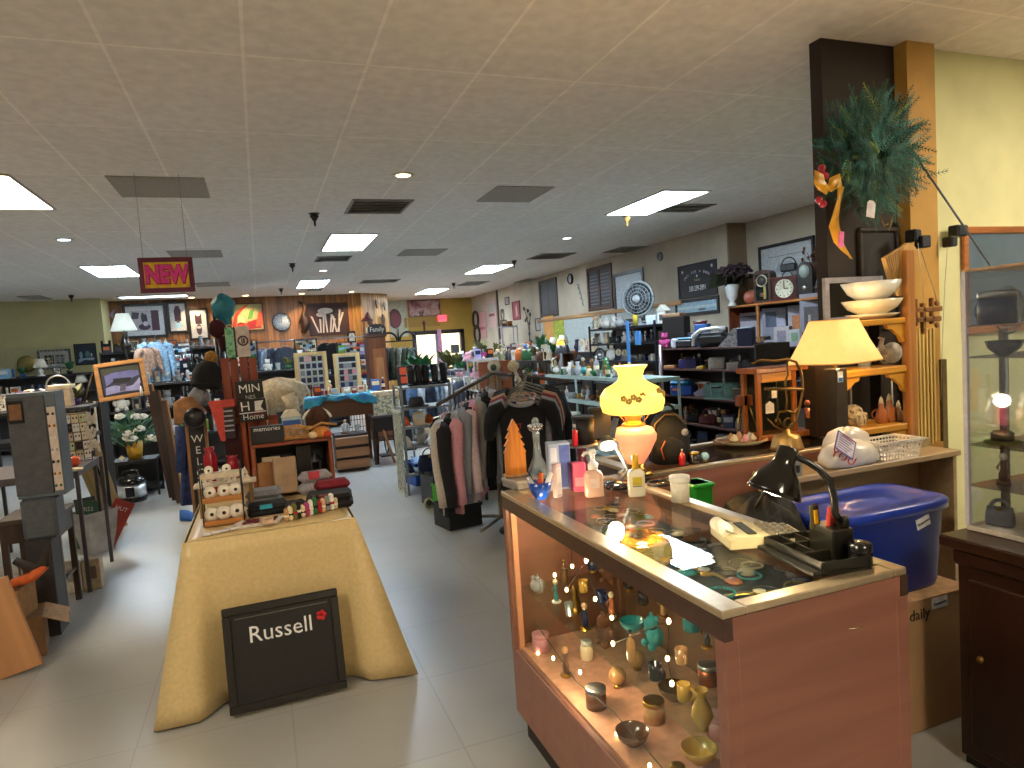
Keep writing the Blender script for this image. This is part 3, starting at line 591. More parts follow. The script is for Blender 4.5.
# things inside the front showcase ------------------------------------------------
r = RNG(5)
t = T('string_lights','string of little warm bulbs looped inside the showcase front','string lights',(.83,1.10,0)); pts = []
path = [(B(545,532,.93)),B(556,550,.88),B(558,569,.8),B(535,579,.76),B(556,592,.72),B(580,560,.86),B(600,558,.88),B(618,594,.76),B(632,613,.72),B(660,632,.68),B(690,616,.84),B(700,650,.72),B(720,670,.7)]
loc = [(.035+.02*(i % 3),min(max(p.y-1.10,.05),1.27),min(max(p.z,.4),.9)) for i,p in enumerate(path)]
MB().tube(loc,.0016,5).build('wire',m('#2c2c20',.5),t)
be = m('#ffe8c0',.4,0,'plain',.01,9,emit=14,ecol='#ffcf8c')
for p in loc: MB().ball(p,.0055,8,6,1.4).build('bulb',be,t)
MB().tube([(.06,.3,.41),(.05,.6,.45),(.07,.9,.4),(.05,1.2,.5)],.0016,5).build('wire',m('#2c2c20',.5),t)
for y in (.2,.42,.6,.83,1.05,1.2): MB().ball((.055,y,.42+.05*sin(y*9)),.0055,8,6,1.4).build('bulb',be,t)
def point(name,loc,e,col,r=.04):
    l = bpy.data.lights.new(name,'POINT'); l.energy = e; l.color = col; l.shadow_soft_size = r; o = bpy.data.objects.new(name,l); COL.objects.link(o); o.location = loc
point('string_lights_glow',(.88,1.5,.885),1.8,(1,.68,.4),.02); point('string_lights_glow',(.88,2.15,.885),2.2,(1,.68,.4),.02); point('string_lights_glow',(.87,1.9,.5),1.5,(1,.68,.4),.02)
def inside(x,y,z): return (.83+x,1.10+y,z)
t = T('ring_tray','long black felt ring tray on the upper glass shelf inside the showcase','tray',inside(.14,.62,.867)); Box(-.06,.06,-.33,.33,0,.012,.002).build('tray_base',m('#15120f',.8),t)
b = MB()
for i in range(9): b.box(-.05,.05,-.3+i*.068,-.27+i*.068,.012,.024,.004)
b.build('ring_rolls',fab('#1c1a1c'),t)
for i in range(8):
    q = T('finger_ring',f'gold ring standing in the black felt tray, {ORD[i]} from the camera end','ring',inside(.13+.01*(i % 2),.62-.285+i*.068,.890),.4*i,'rings in the felt tray'); MB().torus((0,0,.008),.009,.0016,14,5,'Y').build('band',metal('#d8b050',.2),q); MB().ball((0,0,.019),.004,6,5).build('gemstone',gloss(r.choice(['#c8e0f0','#b02040','#f0f0f0','#3060b0'])),q)
def watch(x,y,z,rz,c,d,label):
    t = T('wrist_watch',label,'watch',inside(x,y,z),rz,'watches in the showcase'); Lathe([(.018,0),(.02,.002),(.02,.008),(.017,.01)],18).build('watch_case',metal(c,.25),t); Lathe([(.0005,.0102),(.0165,.0102),(.0165,.011)],18).build('dial',cm(d),t)
    b = MB(); 
    for s in (-1,1): b.sheet(lambda u,v,s=s: (-.009+.018*v*(1),s*(.018+.07*u),.005+.002*sin(u*5)),6,1)
    b.build('strap',metal(c,.35),t,solid=.0025)
for i,(x,y,rz,c,d) in enumerate(((.2,.14,.5,'#c8ccd0','white'),(.3,.25,1.2,'#c8a850','cream'),(.4,.12,2.1,'#a0a4a8','navy'),(.28,.45,.2,'#d0b060','white'),(.4,.62,1.7,'#c8ccd0','black'))):
    watch(x,y,.871,rz,c,d,f'{["silver", "gold", "steel", "brass coloured", "chrome"][i]} wrist watch with {d} dial lying under the glass top')
def bracelet(x,y,z,R_,c,label,n=26,gr='bangles in the showcase'):
    t = T('bracelet',label,'bracelet',inside(x,y,z),0,gr); b = MB()
    for i in range(n): a = 2*PI*i/n; b.ball((R_*cos(a),R_*sin(a),.005),R_*.13,6,5)
    b.build('beads',gloss(PAL[c],.25),t)
for i,(x,y,R_,c) in enumerate(((.22,.3,.035,'teal'),(.36,.36,.03,'turquoise'),(.2,.55,.032,'navy'),(.33,.52,.036,'olive'),(.42,.42,.028,'cream'),(.22,.72,.03,'amber'),(.36,.8,.034,'maroon'),(.41,.24,.03,'gold'),(.4,.95,.03,'lavender'),(.25,.92,.034,'green'))):
    bracelet(x,y,.871,R_,c,f'{c} bead bracelet coiled on the upper glass shelf, {ORD[i]} seen from the corner')
for i,(x,y,w,h,c) in enumerate(((.12,.2,.06,.012,'silver'),(.3,.08,.09,.02,'gold'),(.26,.63,.05,.03,'grey'),(.44,.73,.07,.02,'brown'))):
    t = T('jewelry_box',f'small {c} jewelry box under the glass top, {ORD[i]} along from the corner','box',inside(x,y,.871),.3*i,'jewelry boxes'); MB().cbox(0,0,0,w,w*.7,h,.003).build('box_body',cm(c),t); MB().cbox(0,0,h,w*1.04,w*.74,h*.35,.002).build('lid',cm(c),t)
t = T('display_mat','dark speckled display mat on the upper glass shelf of the showcase','mat',inside(.3,.66,.8655)); Box(-.09,.17,-.62,.62,0,.004,.001).build('mat_felt',m('#30302a',.8,0,'mottle',.1,16,cols='#1a1a18,#3a3c34,#242c30,#4c4438'),t)
for i in range(30):
    x,y = .23+.24*r.random(),.08+.0395*i; c = ['teal','amber','grey','gold','silver','navy','cream','olive','turquoise','copper'][i*7 % 10]; t = T('pendant',f'{c} pendant lying on the speckled display mat, {ORD[i]} from the corner','pendant',inside(x,y,.8705),r.uniform(0,6),'pendants on the display mat'); R_ = r.uniform(.012,.026); Lathe([(R_,0),(R_,.004),(R_*.6,.009),(.001,.01)],[5,8,14][i % 3],ex=1.3).build('stone',gloss(PAL[c],.2),t); MB().torus((R_*1.5,0,.003),R_*.35,.0015,10,4).build('bail',metal(),t); b = MB(); b.torus((R_*1.8+.03,0,.002),.032,.0012,22,4); b.build('chain',metal('#c0b090'),t)
# brass and dark trinkets on the lower shelf
kk = 'figurine bottle ball teapot vase mug bowl jar candle clear tin figurine pitcher ball bowl plush figurine bottle'.split()
for i in range(30):
    x = .07+.13*(i % 3)+r.uniform(0,.05); y = .08+.042*i; c = r.choice(('brown','olive','grey','bronze','teal','tan','navy','copper','black','gold'))
    k = r.choice(kk); f = .45; lab = f'{c} miniature {NOUN[k].replace("clear ", "")} on the showcase lower shelf, {ORD[i] if i < 30 else i} from the corner'
    item(k,c,inside(x,y,.601),lab,-1.4+r.uniform(-.4,.4),'trinkets on the showcase lower shelf',SZ[k][0]*f,min(SZ[k][1]*f,.13),seed=i+40)
for i in range(16):
    x = .08+.12*(i % 3); y = .1+.075*i; c = r.choice(('silver','amber','brown','cream','tan','pink','gold')); k = r.choice(('bowl','figurine','ball','jar','tin','candle'))
    item(k,c,inside(x,y,.371),f'{c} {NOUN[k]} on the showcase deck near the front glass, {ORD[i]} from corner',-1.4,'goods on the showcase deck',SZ[k][0]*.55,min(SZ[k][1]*.55,.15),seed=i+90)
t = T('brass_bell','small brass bell shaped ornament inside the showcase far end','ornament',inside(.12,.98,.601)); Lathe([(.03,0),(.022,.03),(.012,.06),(.016,.07),(.008,.085),(.002,.095)],14).build('bell',metal('#8a6a34',.4),t)
t = T('jewelry_tray','black square tray with silver rings at the far shelf end','tray',inside(.14,1.0,.867)); Box(-.07,.07,-.06,.06,0,.01,.002).build('tray_base',m('#15120f',.7),t)
b = MB()
for i in range(6): b.torus((-.05+.02*i,.01*(-1)**i,.016),.009,.002,12,5)
b.build('silver_rings',metal(),t)

# ------------------------------------------------------------------ things on the counter
def BL(px,py,z=TZ): p = B(px,py,z); return p,S(p)
# hurricane lamp
p,s = BL(636,474); Y = p.y; Zt = lambda y,px=636: A(px,y,'Y',Y).z-TZ
t = T('hurricane_lamp','lit hurricane lamp with ruffled yellow painted glass shade and round glass font','lamp',(p.x,p.y,TZ))
bz = metal('#a88848',.3); Lathe([(.07,0),(.075,.008),(.055,.02),(.035,.03),(.04,Zt(463))],24).build('brass_foot',bz,t)
gl_ = m('#f0a880',.35,0,'plain',.1,8,emit=.4,ecol='#ff9468')
f0,f1 = Zt(463),Zt(425); Lathe([(.034,f0),(.06,f0+.25*(f1-f0)),(.089,f0+.62*(f1-f0)),(.092,f0+.75*(f1-f0)),(.075,f0+.93*(f1-f0)),(.04,f1),(.036,f1)],28).build('glass_font',gl_,t)
Lathe([(.042,f1-.002),(.05,f1+.004),(.04,f1+.012),(.03,f1+.016),(.034,f1+.035),(.045,f1+.04),(.04,f1+.05),(.028,f1+.055)],20).build('burner',m('#c88c38',.3,.8,emit=.3,ecol='#ff9838'),t)
b = MB()
for a in range(4): b.cyl((.04*cos(a*PI/2+.4),.04*sin(a*PI/2+.4),f1+.01),(.1*cos(a*PI/2+.4),.1*sin(a*PI/2+.4),Zt(409)),.002,n=5)
b.torus((0,0,Zt(410)),.098,.003,26,6); b.build('shade_ring',bz,t)
z0,z1 = Zt(412),Zt(365); hh = z1-z0; R_ = .5*63*s
pr = [(R_*.78,0),(R_*.93,.04),(R_*1.0,.22),(R_*.98,.38),(R_*.84,.52),(R_*.56,.62),(R_*.4,.7),(R_*.37,.8),(R_*.42,.9),(R_*.52,1.0)]
ym = m('#ffe488',.3,0,'plain',.02,6,emit=.72,ecol='#ffd45c')
Lathe([(a,z0+b_*hh) for a,b_ in pr],40,caps=False,fn=lambda a,z: 1+(.05*sin(a*12) if z > z0+.95*hh else 0)).build('glass_shade',ym,t,solid=.003)
for (u,v) in ((-2.35,.36),(-2.2,.3),(-2.05,.38),(-1.9,.33),(-1.05,.46),(-.9,.42),(-.8,.38),(-1.75,.4)):
    rad = R_*1.005*(1 if v < .4 else .93); cx,cy,cz = rad*cos(u),rad*sin(u),z0+v*hh; b = MB()
    for k in range(5): a = k*1.26; b.ball((cx-.008*sin(u)*cos(a),cy+.008*cos(u)*cos(a),cz+.007*sin(a)),.0065,6,4)
    b.build('painted_flower',m('#a07c34',.6,amt=.3,emit=.25),t)
Lathe([(.03,f1+.05),(.033,f1+.08),(.022,f1+.13),(.02,Zt(372))],16,caps=False).build('glass_chimney',glass('#fff4dc',.03),t,solid=.002)
def point(name,loc,e,col,r=.04):
    l = bpy.data.lights.new(name,'POINT'); l.energy = e; l.color = col; l.shadow_soft_size = r; o = bpy.data.objects.new(name,l); COL.objects.link(o); o.location = loc
point('hurricane_bulb_up',(p.x,p.y,TZ+z1+.02),3.5,(1,.75,.35)); point('hurricane_bulb_down',(p.x,p.y-.02,TZ+z0+.05),5.0,(1,.72,.36),.035)
# wooden tree cut-out
p,s = BL(516,485); t = T('wooden_tree','flat orange wood cut-out of a fir tree','wooden tree',(p.x,p.y-.01,TZ+.047),-.12)
w = 22*s; h = 55*s; pl = [(-.46,0),(.46,0),(.46,.38),(.5,.4),(.36,.5),(.46,.52),(.26,.64),(.38,.66),(.18,.78),(.26,.8),(0,1)]; pl += [(-x,z) for x,z in pl[2:-1]][::-1]
MB().prism([(x*w,z*h) for x,z in pl],-.012,.012).build('tree_board',wood('#dc8428','Z',.5,30,.2),t); Box(-w*.55,w*.55,-.03,.03,-.008,0,.002).build('foot',wood('#b88c5c'),t)
# grey box stack under the tree
p,s = BL(516,485); t = T('gift_box','flat grey gift box under the wooden tree','box',(p.x+.015,p.y-.035,TZ),.12); MB().cbox(0,0,0,.12,.12,.024,.003).build('box_base',m('#8c8680',.6),t); MB().cbox(0,0,.022,.126,.126,.014,.003).build('lid',m('#a49c94',.5),t)
# glass decanter with a silver collar
p,s = BL(541,482); t = T('glass_decanter','clear glass decanter with silver bead collar beside the wooden tree','decanter',(p.x,p.y+.02,TZ)); h = 62*s; R_ = 11*s
cg = m('#d4dedc',.06,0,'plain',.02,trans=.75); Lathe([(R_*.9,0),(R_,h*.08),(R_*.95,h*.2),(R_*.42,h*.4),(R_*.3,h*.6),(R_*.34,h*.8),(R_*.45,h*.84)],20).build('decanter_body',cg,t)
b = MB(); b.torus((0,0,h*.86),R_*.5,.008,16,6)
for i in range(9): a = i*.7; b.ball((R_*.55*cos(a),R_*.55*sin(a),h*.9),.009,7,5)
b.build('silver_collar',metal('#c8c8c8',.25),t); MB().ball((0,0,h*.97),.016,10,8,1.2).build('stopper',cg,t)
# blue bowl of pens
p,s = BL(542,499); t = T('pen_bowl','small cobalt blue bowl on the counter edge','bowl',(p.x,p.y+.01,TZ)); R_ = 12.5*s
Lathe([(R_*.5,0),(R_*.8,R_*.6),(R_,R_*1.4),(R_*.94,R_*1.4),(R_*.7,R_*.5),(0,R_*.2)],20).build('bowl_body',gloss('#1c4cb0',.2),t); q0 = p
for i,(c,l) in enumerate((('white',.075),('orange',.07),('black',.08),('silver',.07),('red',.065),('white',.085))):
    a = i*1.05; t = T('key_tag' if i % 2 else 'pen',f'{c} {"key tag" if i % 2 else "pen"} sticking out of the cobalt bowl, {"longer" if l > .072 else "shorter"} {ORD[i]} one','tag' if i % 2 else 'pen',(p.x+.014*cos(a),p.y+.01+.014*sin(a),TZ+.02),a,'small things in the cobalt bowl')
    MB().at(ry=.45).cyl((0,0,0),(0,0,l),.005 if i % 2 == 0 else .009,n=8).build('barrel',cm(c),t)
# cartons and lotions
def carton(name,px,py,wpx,hpx,c,label,rz,d=.05,panels=(),dy=0):
    p,s = BL(px,py); t = T(name,label,'box',(p.x,p.y+dy,TZ),rz); w,h = wpx*s,hpx*s; MB().cbox(0,0,0,w,d,h,.002).build('carton',m(c,.35,amt=.06),t)
    for (u0,v0,u1,v1,cc) in panels: Box(-w/2+u0*w,-w/2+u1*w,-d/2-.001,-d/2,v0*h,v1*h).build('printed_panel',m(cc,.35),t)
    return t
carton('perfume_carton',562,489,22,47,'#9aa6be','tall pale blue grey cosmetics carton behind the soap pump',-.25,.06,((0.5,.05,.98,.95,'#4c5c9c'),(.1,.6,.4,.9,'#c8ccd8')),.02)
carton('leaflet_holder',558,497,9,34,'#b8a0a0','narrow clear holder with leaflets standing by the blue bowl',.5,.02,((.1,.1,.9,.9,'#d8ccc8'),))
carton('lotion_carton',574,490,8,28,'#5c2c54','dark purple carton squeezed beside the pink one',-.2,.04)
carton('lotion_carton',580,491,13,29,'#cc5878','pink cosmetics carton next to the soap pump',-.35,.035,((.15,.2,.85,.5,'#e89cac'),))
# soap pump
p,s = BL(594.5,496); t = T('soap_pump','peach soap bottle with white pump top','soap bottle',(p.x,p.y,TZ),-.3); w = 19*s; h = 27*s
rings = []
for z,k in ((0,.9),(.03*h,1),(.8*h,1),(.93*h,.75),(h,.35)): rings.append([(w/2*k*math.copysign(abs(cos(q))**.6,cos(q)),w*.34*k*math.copysign(abs(sin(q))**.6,sin(q)),z) for q in [2*PI*i/20 for i in range(20)]])
MB().loft(rings).build('bottle_body',gloss('#e8bca4',.3),t); wm = gloss('#f0ece8',.3); Lathe([(w*.24,h),(w*.27,h+.004),(w*.27,h+.02),(w*.12,h+.03),(w*.1,h+.045)],16).build('pump_collar',wm,t)
MB().tube([(0,0,h+.04),(0,0,h+.062)],.009,8).tube([(-.012,0,h+.062),(.012,.0,h+.064)],.011,8).tube([(0,0,h+.064),(-.03,-.01,h+.062),(-.036,-.012,h+.052)],.006,8).build('pump_head',wm,t); Box(-w*.25,w*.25,-w*.345,-w*.335,h*.35,h*.7).build('paper_label',m('#f4d8c8',.5),t)
# lotion bottle
p,s = BL(637,496); t = T('lotion_bottle','white lotion bottle with yellow cap and yellow label','lotion bottle',(p.x,p.y,TZ),-.3); w = 17*s; h = 28*s; rings = []
for z,k in ((0,.92),(.03*h,1),(.86*h,1),(.96*h,.7),(h,.4)): rings.append([(w/2*k*math.copysign(abs(cos(q))**.5,cos(q)),w*.28*k*math.copysign(abs(sin(q))**.5,sin(q)),z) for q in [2*PI*i/20 for i in range(20)]])
MB().loft(rings).build('bottle_body',gloss('#e8e0c8',.35),t); Lathe([(w*.2,h),(w*.2,h+.045),(w*.15,h+.048)],14).build('cap',gloss('#e0b020',.35),t)
b = MB(); b.cur = 0; b.box(-w*.28,w*.28,-w*.292,-w*.28,h*.42,h*.72); b.cur = 1; b.box(-w*.28,w*.28,-w*.293,-w*.28,h*.37,h*.4); b.build('printed_label',[m('#d8c030',.5),m('#4c4828',.5)],t)
# white jar
p,s = BL(680.5,501); t = T('cream_tub','white plastic tub with screw lid near the green bin','tub',(p.x,p.y,TZ)); R_ = 10*s; h = 26*s
Lathe([(R_*.9,0),(R_*.94,h*.78)],24).build('tub_body',m('#e0dac8',.4),t); Lathe([(R_,h*.77),(R_*1.02,h*.8),(R_*1.02,h*.98),(R_*.96,h)],24).build('lid',m('#e8e4d8',.4),t)
# silver desk lamp with bright head
p,s = BL(622,489); t = T('desk_lamp','silver desk lamp with lit round head, black weighted foot, behind the lotion bottle','lamp',(p.x,p.y+.03,TZ)); Y = p.y+.03
P2 = lambda x,y: A(x,y,'Y',Y)-Vector((p.x,Y,TZ))
Lathe([(.05,0),(.055,.008),(.045,.022),(.0,.028)],24).build('weighted_foot',gloss('#141414'),t); al = metal('#b4b0a8',.35)
MB().tube([(.0,0,.02),P2(628,470),P2(617,449)],.009,8).build('arm',al,t); MB().tube([P2(617,449),P2(612,437),P2(616,418)],.011,8).build('upper_arm',m('#5c5c60',.4),t)
hd = P2(608,446); b = MB().at(hd.x,hd.y,hd.z,rx=-.6,ry=.25); b.lathe([(.0,.035),(.02,.034),(.04,.004),(.04,0)],20,caps=False).build('lamp_head',metal('#a8a49c',.3),t,solid=.002)
b = MB().at(hd.x,hd.y,hd.z,rx=-.6,ry=.25); b.lathe([(0,-.002),(.027,-.001),(.027,.003)],20).build('lit_disc',m('#fff4dc',.4,0,'plain',.01,8,emit=5,ecol='#ffeed0'),t)
point('desk_lamp_bulb',(p.x+hd.x-.005,Y+hd.y-.035,TZ+hd.z-.025),1.1,(1,.88,.7),.03)
# earring carousel of black felt drum on stand with red tube
p,s = BL(590,482); q = A(592,441,'Y',p.y); t = T('round_mirror_stand','glass topped pedestal stand holding black drum boxes','stand',(q.x,p.y+.1,TZ)); zt = A(592,441,'Y',p.y+.1).z-TZ
Lathe([(.08,0),(.075,.01),(.03,.015)],20).build('stand_foot',wood('#6a3a28'),t); Lathe([(.022,.01),(.03,.04),(.018,.08),(.022,zt-.01)],14).build('stem',m('#6c2430',.4),t); Lathe([(.105,zt-.008),(.105,zt)],28).build('round_top',m('#5c5450',.25),t)
for (px,wpx,h0,h1,c,nm,lb,ct) in ((581,22,441,414,'#1d1d20','leather_drum','black ribbed drum box on the pedestal stand','box'),):
    q = A(px+3,h0,'Y',p.y+.07); z0 = TZ+zt; h = (h0-h1)*s*1.05; u = T(nm,lb,ct,(q.x,p.y+.07,z0)); R_ = wpx*s/2*1.0
    Lathe([(R_,0),(R_,h*.9)],28,fn=lambda a,z: 1+.01*sin(a*30)).build('drum_body',m('#0d0d10',.5,kind='leather'),u); Lathe([(R_*1.04,h*.9),(R_*1.04,h),(R_*.9,h)],28).build('lid',m('#28282c',.5),u)
q = A(602,441,'Y',p.y+.1); u = T('black_box','tall black leather box leaning behind the ribbed drum','box',(q.x+.01,p.y+.13,TZ+zt),-.3); MB().cbox(0,0,0,.085,.05,.125,.004).build('box_body',m('#101114',.5,kind='leather'),u); MB().cbox(0,0,.12,.09,.055,.012,.003).build('lid',m('#2c2e32',.5),u)
q = A(574,441,'Y',p.y+.03); u = T('red_tube','slim red tube hanging at the drum box side','tube',(q.x+.005,p.y+.03,TZ+zt+.001)); Lathe([(.011,0),(.011,.06),(.006,.065)],12).build('tube_body',gloss('#c02430'),u); Lathe([(.006,.064),(.006,.085)],10).build('cap',metal(),u)
# black trays and stones behind
p,s = BL(660,485); t = T('magnifier','black handled magnifier lying by the desk lamp','magnifier',(p.x,p.y,TZ+.004),.6); MB().torus((0,0,.004),.045,.005,24,6).build('rim',cm('black'),t); Lathe([(0,.002),(.043,.002),(.043,.004)],24).build('lens',glass(),t); MB().cyl((.05,0,.004),(.14,0,.004),.007,n=8).build('handle',cm('black'),t)

# printing calculator
t = T('printing_calculator','beige printing calculator with white paper roll','calculator',(1.215,1.44,TZ),1.25); t.scale = (.84,.84,.8); bg = m('#bdb48e',.4,amt=.05)
b = MB(); prof = [(-.13,0),(.13,0),(.13,.012),(.05,.024),(-.05,.036),(-.1,.04),(-.13,.03)]
b.at(rz=-PI/2).prism([(x,z) for x,z in prof],-.09,.09).build('calculator_body',bg,t)
b = MB().at(rz=PI/2)
for i in range(4):
    for j in range(5): b.at(0,0,0).cbox(-.06+j*.03,-.1+i*.028,.016+i*.004,.02,.018,.01,.002)
b.build('keys',m('#6c6658',.5),t); MB().cbox(0,.05,.036,.13,.03,.006,.002).build('display_window',m('#3c3a2c',.2),t)
MB().at(0,.125,.05,ry=PI/2).lathe([(.008,-.045),(.022,-.045),(.022,.045),(.008,.045)],22).build('paper_roll',m('#efe8d4',.8),t)
b = MB(); 
for s_ in (-1,1): b.tube([(s_*.05,.09,.035),(s_*.05,.125,.05)],.003,6)
b.cyl((-.055,.125,.05),(.055,.125,.05),.004,n=8); b.build('roll_holder',metal('#9a9488'),t)
# desk organizer + gooseneck lamp
C0 = B(822,577); C1 = B(866.7,569.6); C2 = B(766.7,549.8); ex = (C1-C0); ey = (C2-C0); ang = math.atan2(ey.y,ey.x)-PI/2; Wd = .128; Ln = .225
t = T('desk_organizer','black compartment desk organizer holding the gooseneck lamp','organizer',(C0.x,C0.y,TZ),ang)
bk = m('#16150f',.3,amt=.05)
b = MB(); b.box(0,Wd,0,Ln,0,.006); 
for q in ((0,.006,0,Ln),(Wd-.006,Wd,0,Ln),(.006,Wd-.006,0,.006),(.006,Wd-.006,Ln-.006,Ln),(.006,.08,.075,.08),(.006,Wd-.006,.15,.155)): b.box(*q,.006,.032,.002)
b.box(.04,.045,.08,Ln-.006,.006,.03).box(.085,.09,.155,Ln-.006,.006,.03).box(-.02,0,0,Ln,0,.012,.003); b.build('tray_body',bk,t)
Box(.078,Wd+.008,.062,.15,0.006,.078,.003).build('pen_cup',bk,t); MB().at(Wd+.0,.034).lathe([(.026,0),(.026,.05),(.02,.054)],20).build('tape_drum',gloss('#101012'),t)
MB().torus((.07,.03,.012),.018,.003,16,6).build('keyring',metal('#c8b480'),t)
cup = t.matrix_basis
cw = Matrix.Translation((C0.x,C0.y,TZ)) @ Matrix.Rotation(ang,4,'Z')
for (ux,uy,c1,c2,nm,lb,ct,l,rx,ry) in ((.09,.14,'#2c2818','#e8b818','utility_knife','black and yellow utility knife upright in the organizer cup','knife',.12,.1,-.15),(.1,.115,'#a03830','#a03830','pliers','red handled pliers upright in the organizer cup','pliers',.115,.05,.2),(.11,.125,'#c87858','#8c8c90','screwdriver','orange handled screwdriver beside the red pliers','screwdriver',.11,.2,.25)):
    q = cw @ Vector((ux,uy-.005,.008)); u = T(nm,lb,ct,q,ang)
    b = MB().at(rx=rx*.4,ry=ry*.6); b.box(-.012,.012,-.006,.006,.055,l,.004); b.build('handle',m(c1,.4),u); b = MB().at(rx=rx*.4,ry=ry*.6); b.box(-.004,.004,-.002,.002,0,.06); b.build('shaft',metal(),u)
    b = MB().at(rx=rx*.4,ry=ry*.6); b.box(-.007,.007,-.0068,.0068,.07,l-.012,.002); b.build('grip_inlay',m(c2,.4),u)
Yl = (cw @ Vector((.12,.078,0))); base = Yl
t = T('gooseneck_lamp','lit black gooseneck desk lamp with bell shade bowing over the calculator','lamp',(base.x,Yl.y,TZ+.0))
Q = lambda x,y,dy=0: A(x,y,'Y',Yl.y+dy)-Vector((base.x,Yl.y,TZ))
Lathe([(.013,.079),(.013,.1),(.01,.105)],14).build('lamp_socket',bk,t)
MB().tube([(0,0,.08),Q(835,513),Q(834,497),Q(830,482),Q(820,470,.02),Q(808,462,.03),Q(797,457,.05),Q(788,456,.06)],.0085,12).build('neck',gloss('#0e0e0e',.25),t)
h0 = Q(789,448,.06); h1 = Q(772,497,.07); ax = (h1-h0); L_ = ax.length; rot = Vector((0,0,-1)).rotation_difference(ax.normalized()).to_matrix().to_4x4()
b = MB(); b.M = Matrix.Translation(h0) @ rot; gb = gloss('#0c0b09',.15); b.lathe([(.0,.005),(.022,.0),(.024,-.035),(.032,-.05),(.05,-.075),(.062,-.105),(.064,-L_*.93)],30,caps=False).build('bell_shade',gb,t,solid=.002)
b = MB(); b.M = Matrix.Translation(h0) @ rot; b.ball((0,0,-L_*.72),.03,16,10).build('bulb',m('#fff4d8',.4,0,'plain',.01,8,emit=30,ecol='#ffe6b0'),t)
c = Vector((base.x,Yl.y,TZ))+h0+ax*.9; point('gooseneck_bulb',c,2.6,(1,.8,.5),.03)
# cord & small paper by the corner
t = T('lamp_cord','thin black cord trailing off the corner of the counter','cord',(1.3,1.16,TZ+.002)); MB().tube([(-.03,.06,.002),(.0,.04,.003),(.025,.045,.003),(.05,.06,-.01),(.055,.07,-.2)],.002,6).build('cable',cm('black'),t)
t = T('price_slip','cream paper slip on the counter corner','paper',(1.29,1.17,TZ)); Box(-.03,.03,-.02,.025,0,.0008).build('paper_sheet',m('#e8dcae',.8),t)

# ================================================================== behind the front counter
# desk return between rear counter and tote
dw = wood('#a8906c','X',.4,20,.1)
t = T('side_desk','tan wood side desk with a narrow raised rear ledge between rear counter and blue tote','desk',(1.94,2.13,0))
Box(0,1.0,0,.205,.9,.925,.003).build('desk_top',dw,t); Box(0.02,.04,.01,.19,0,.9).build('side_panel',dw,t); Box(.96,.98,.01,.19,0,.9).build('side_panel',dw,t)
Box(.66,1.0,.15,.205,.925,.965,.003).build('rear_ledge',m('#a0906c',.5),t); Box(.04,.96,.18,.19,.3,.9).build('back_panel',dw,t)
t = T('power_outlet_box','grey outlet box with black socket on the side desk','outlet box',(2.0,2.16,.926),-.2); MB().cbox(0,0,0,.07,.03,.075,.002).build('housing',m('#8a8c84',.5),t); Box(-.02,.02,-.018,-.015,.015,.045).build('socket',cm('black'),t)
# blue tote and cardboard box below
t = T('cardboard_box','brown cardboard box printed with black word under the blue tote','cardboard box',(2.16,1.945,0)); cb = m('#a8845c',.8,0,'fabric',.05,8)
Box(-.35,.3,-.19,.18,0,.5,.004).build('carton_body',cb,t); Box(-.35,.3,-.193,.183,.5,.506).build('top_flaps',m('#b08c62',.8),t)
text('daily',.058,m('#241a12',.7),t,(A(909,615,'Y',1.755).x-2.16,-.1915,A(918,615,'Y',1.755).z),align='LEFT'); b = MB(); q = A(938,603,'Y',1.752)
b.box(q.x-2.16-.03,q.x-2.16+.05,-.1925,-.1902,q.z-.02,q.z+.022); b.build('white_label',m('#e4e8ec',.6),t); text('Ornaments',.015,m('#2c3c5c',.7),t,(q.x-2.16+.01,-.194,q.z),rot=(PI/2,-.08,0))
t = T('storage_tote','large royal blue plastic tote with snap lid and white sticker','tote',(2.13,1.955,.507)); tb = m('#1238a8',.42,0,'plain',.05,4,coat=.1)
rings = []
for z,a,c in ((0,.275,.135),(.02,.28,.14),(.29,.3,.155),(.3,.312,.166),(.31,.312,.166)): rings.append([(a*math.copysign(abs(cos(q))**.35,cos(q)),c*math.copysign(abs(sin(q))**.35,sin(q)),z) for q in [2*PI*(i+.5)/40 for i in range(40)]])
MB().loft(rings).build('tote_body',tb,t); rings = []
for z,a,c in ((.305,.318,.172),(.335,.318,.172),(.343,.31,.164),(.343,.29,.144),(.336,.283,.137),(.336,.12,.05),(.345,.1,.04)): rings.append([(a*math.copysign(abs(cos(q))**.35,cos(q)),c*math.copysign(abs(sin(q))**.35,sin(q)),z) for q in [2*PI*(i+.5)/40 for i in range(40)]])
MB().loft(rings).build('tote_lid',m('#2446c0',.28,0,'plain',.12,5,coat=.4),t)
yf = -.1575; q = A(923,522,'Y',1.955+yf); b = MB(); b.at(q.x-2.13,yf,q.z-.507,ry=-.25).box(-.034,.034,-.002,.0015,-.02,.02); b.build('white_sticker',m('#e8ecf0',.6),t)
text('Ornaments',.014,m('#2c3038',.7),t,(q.x-2.13,yf-.0028,q.z-.507),rot=(PI/2,-.3,0)); b = MB(); b.box(-.316,-.3125,.02,.09,.25,.275); b.build('white_sticker',m('#c8ccd8',.6),t)

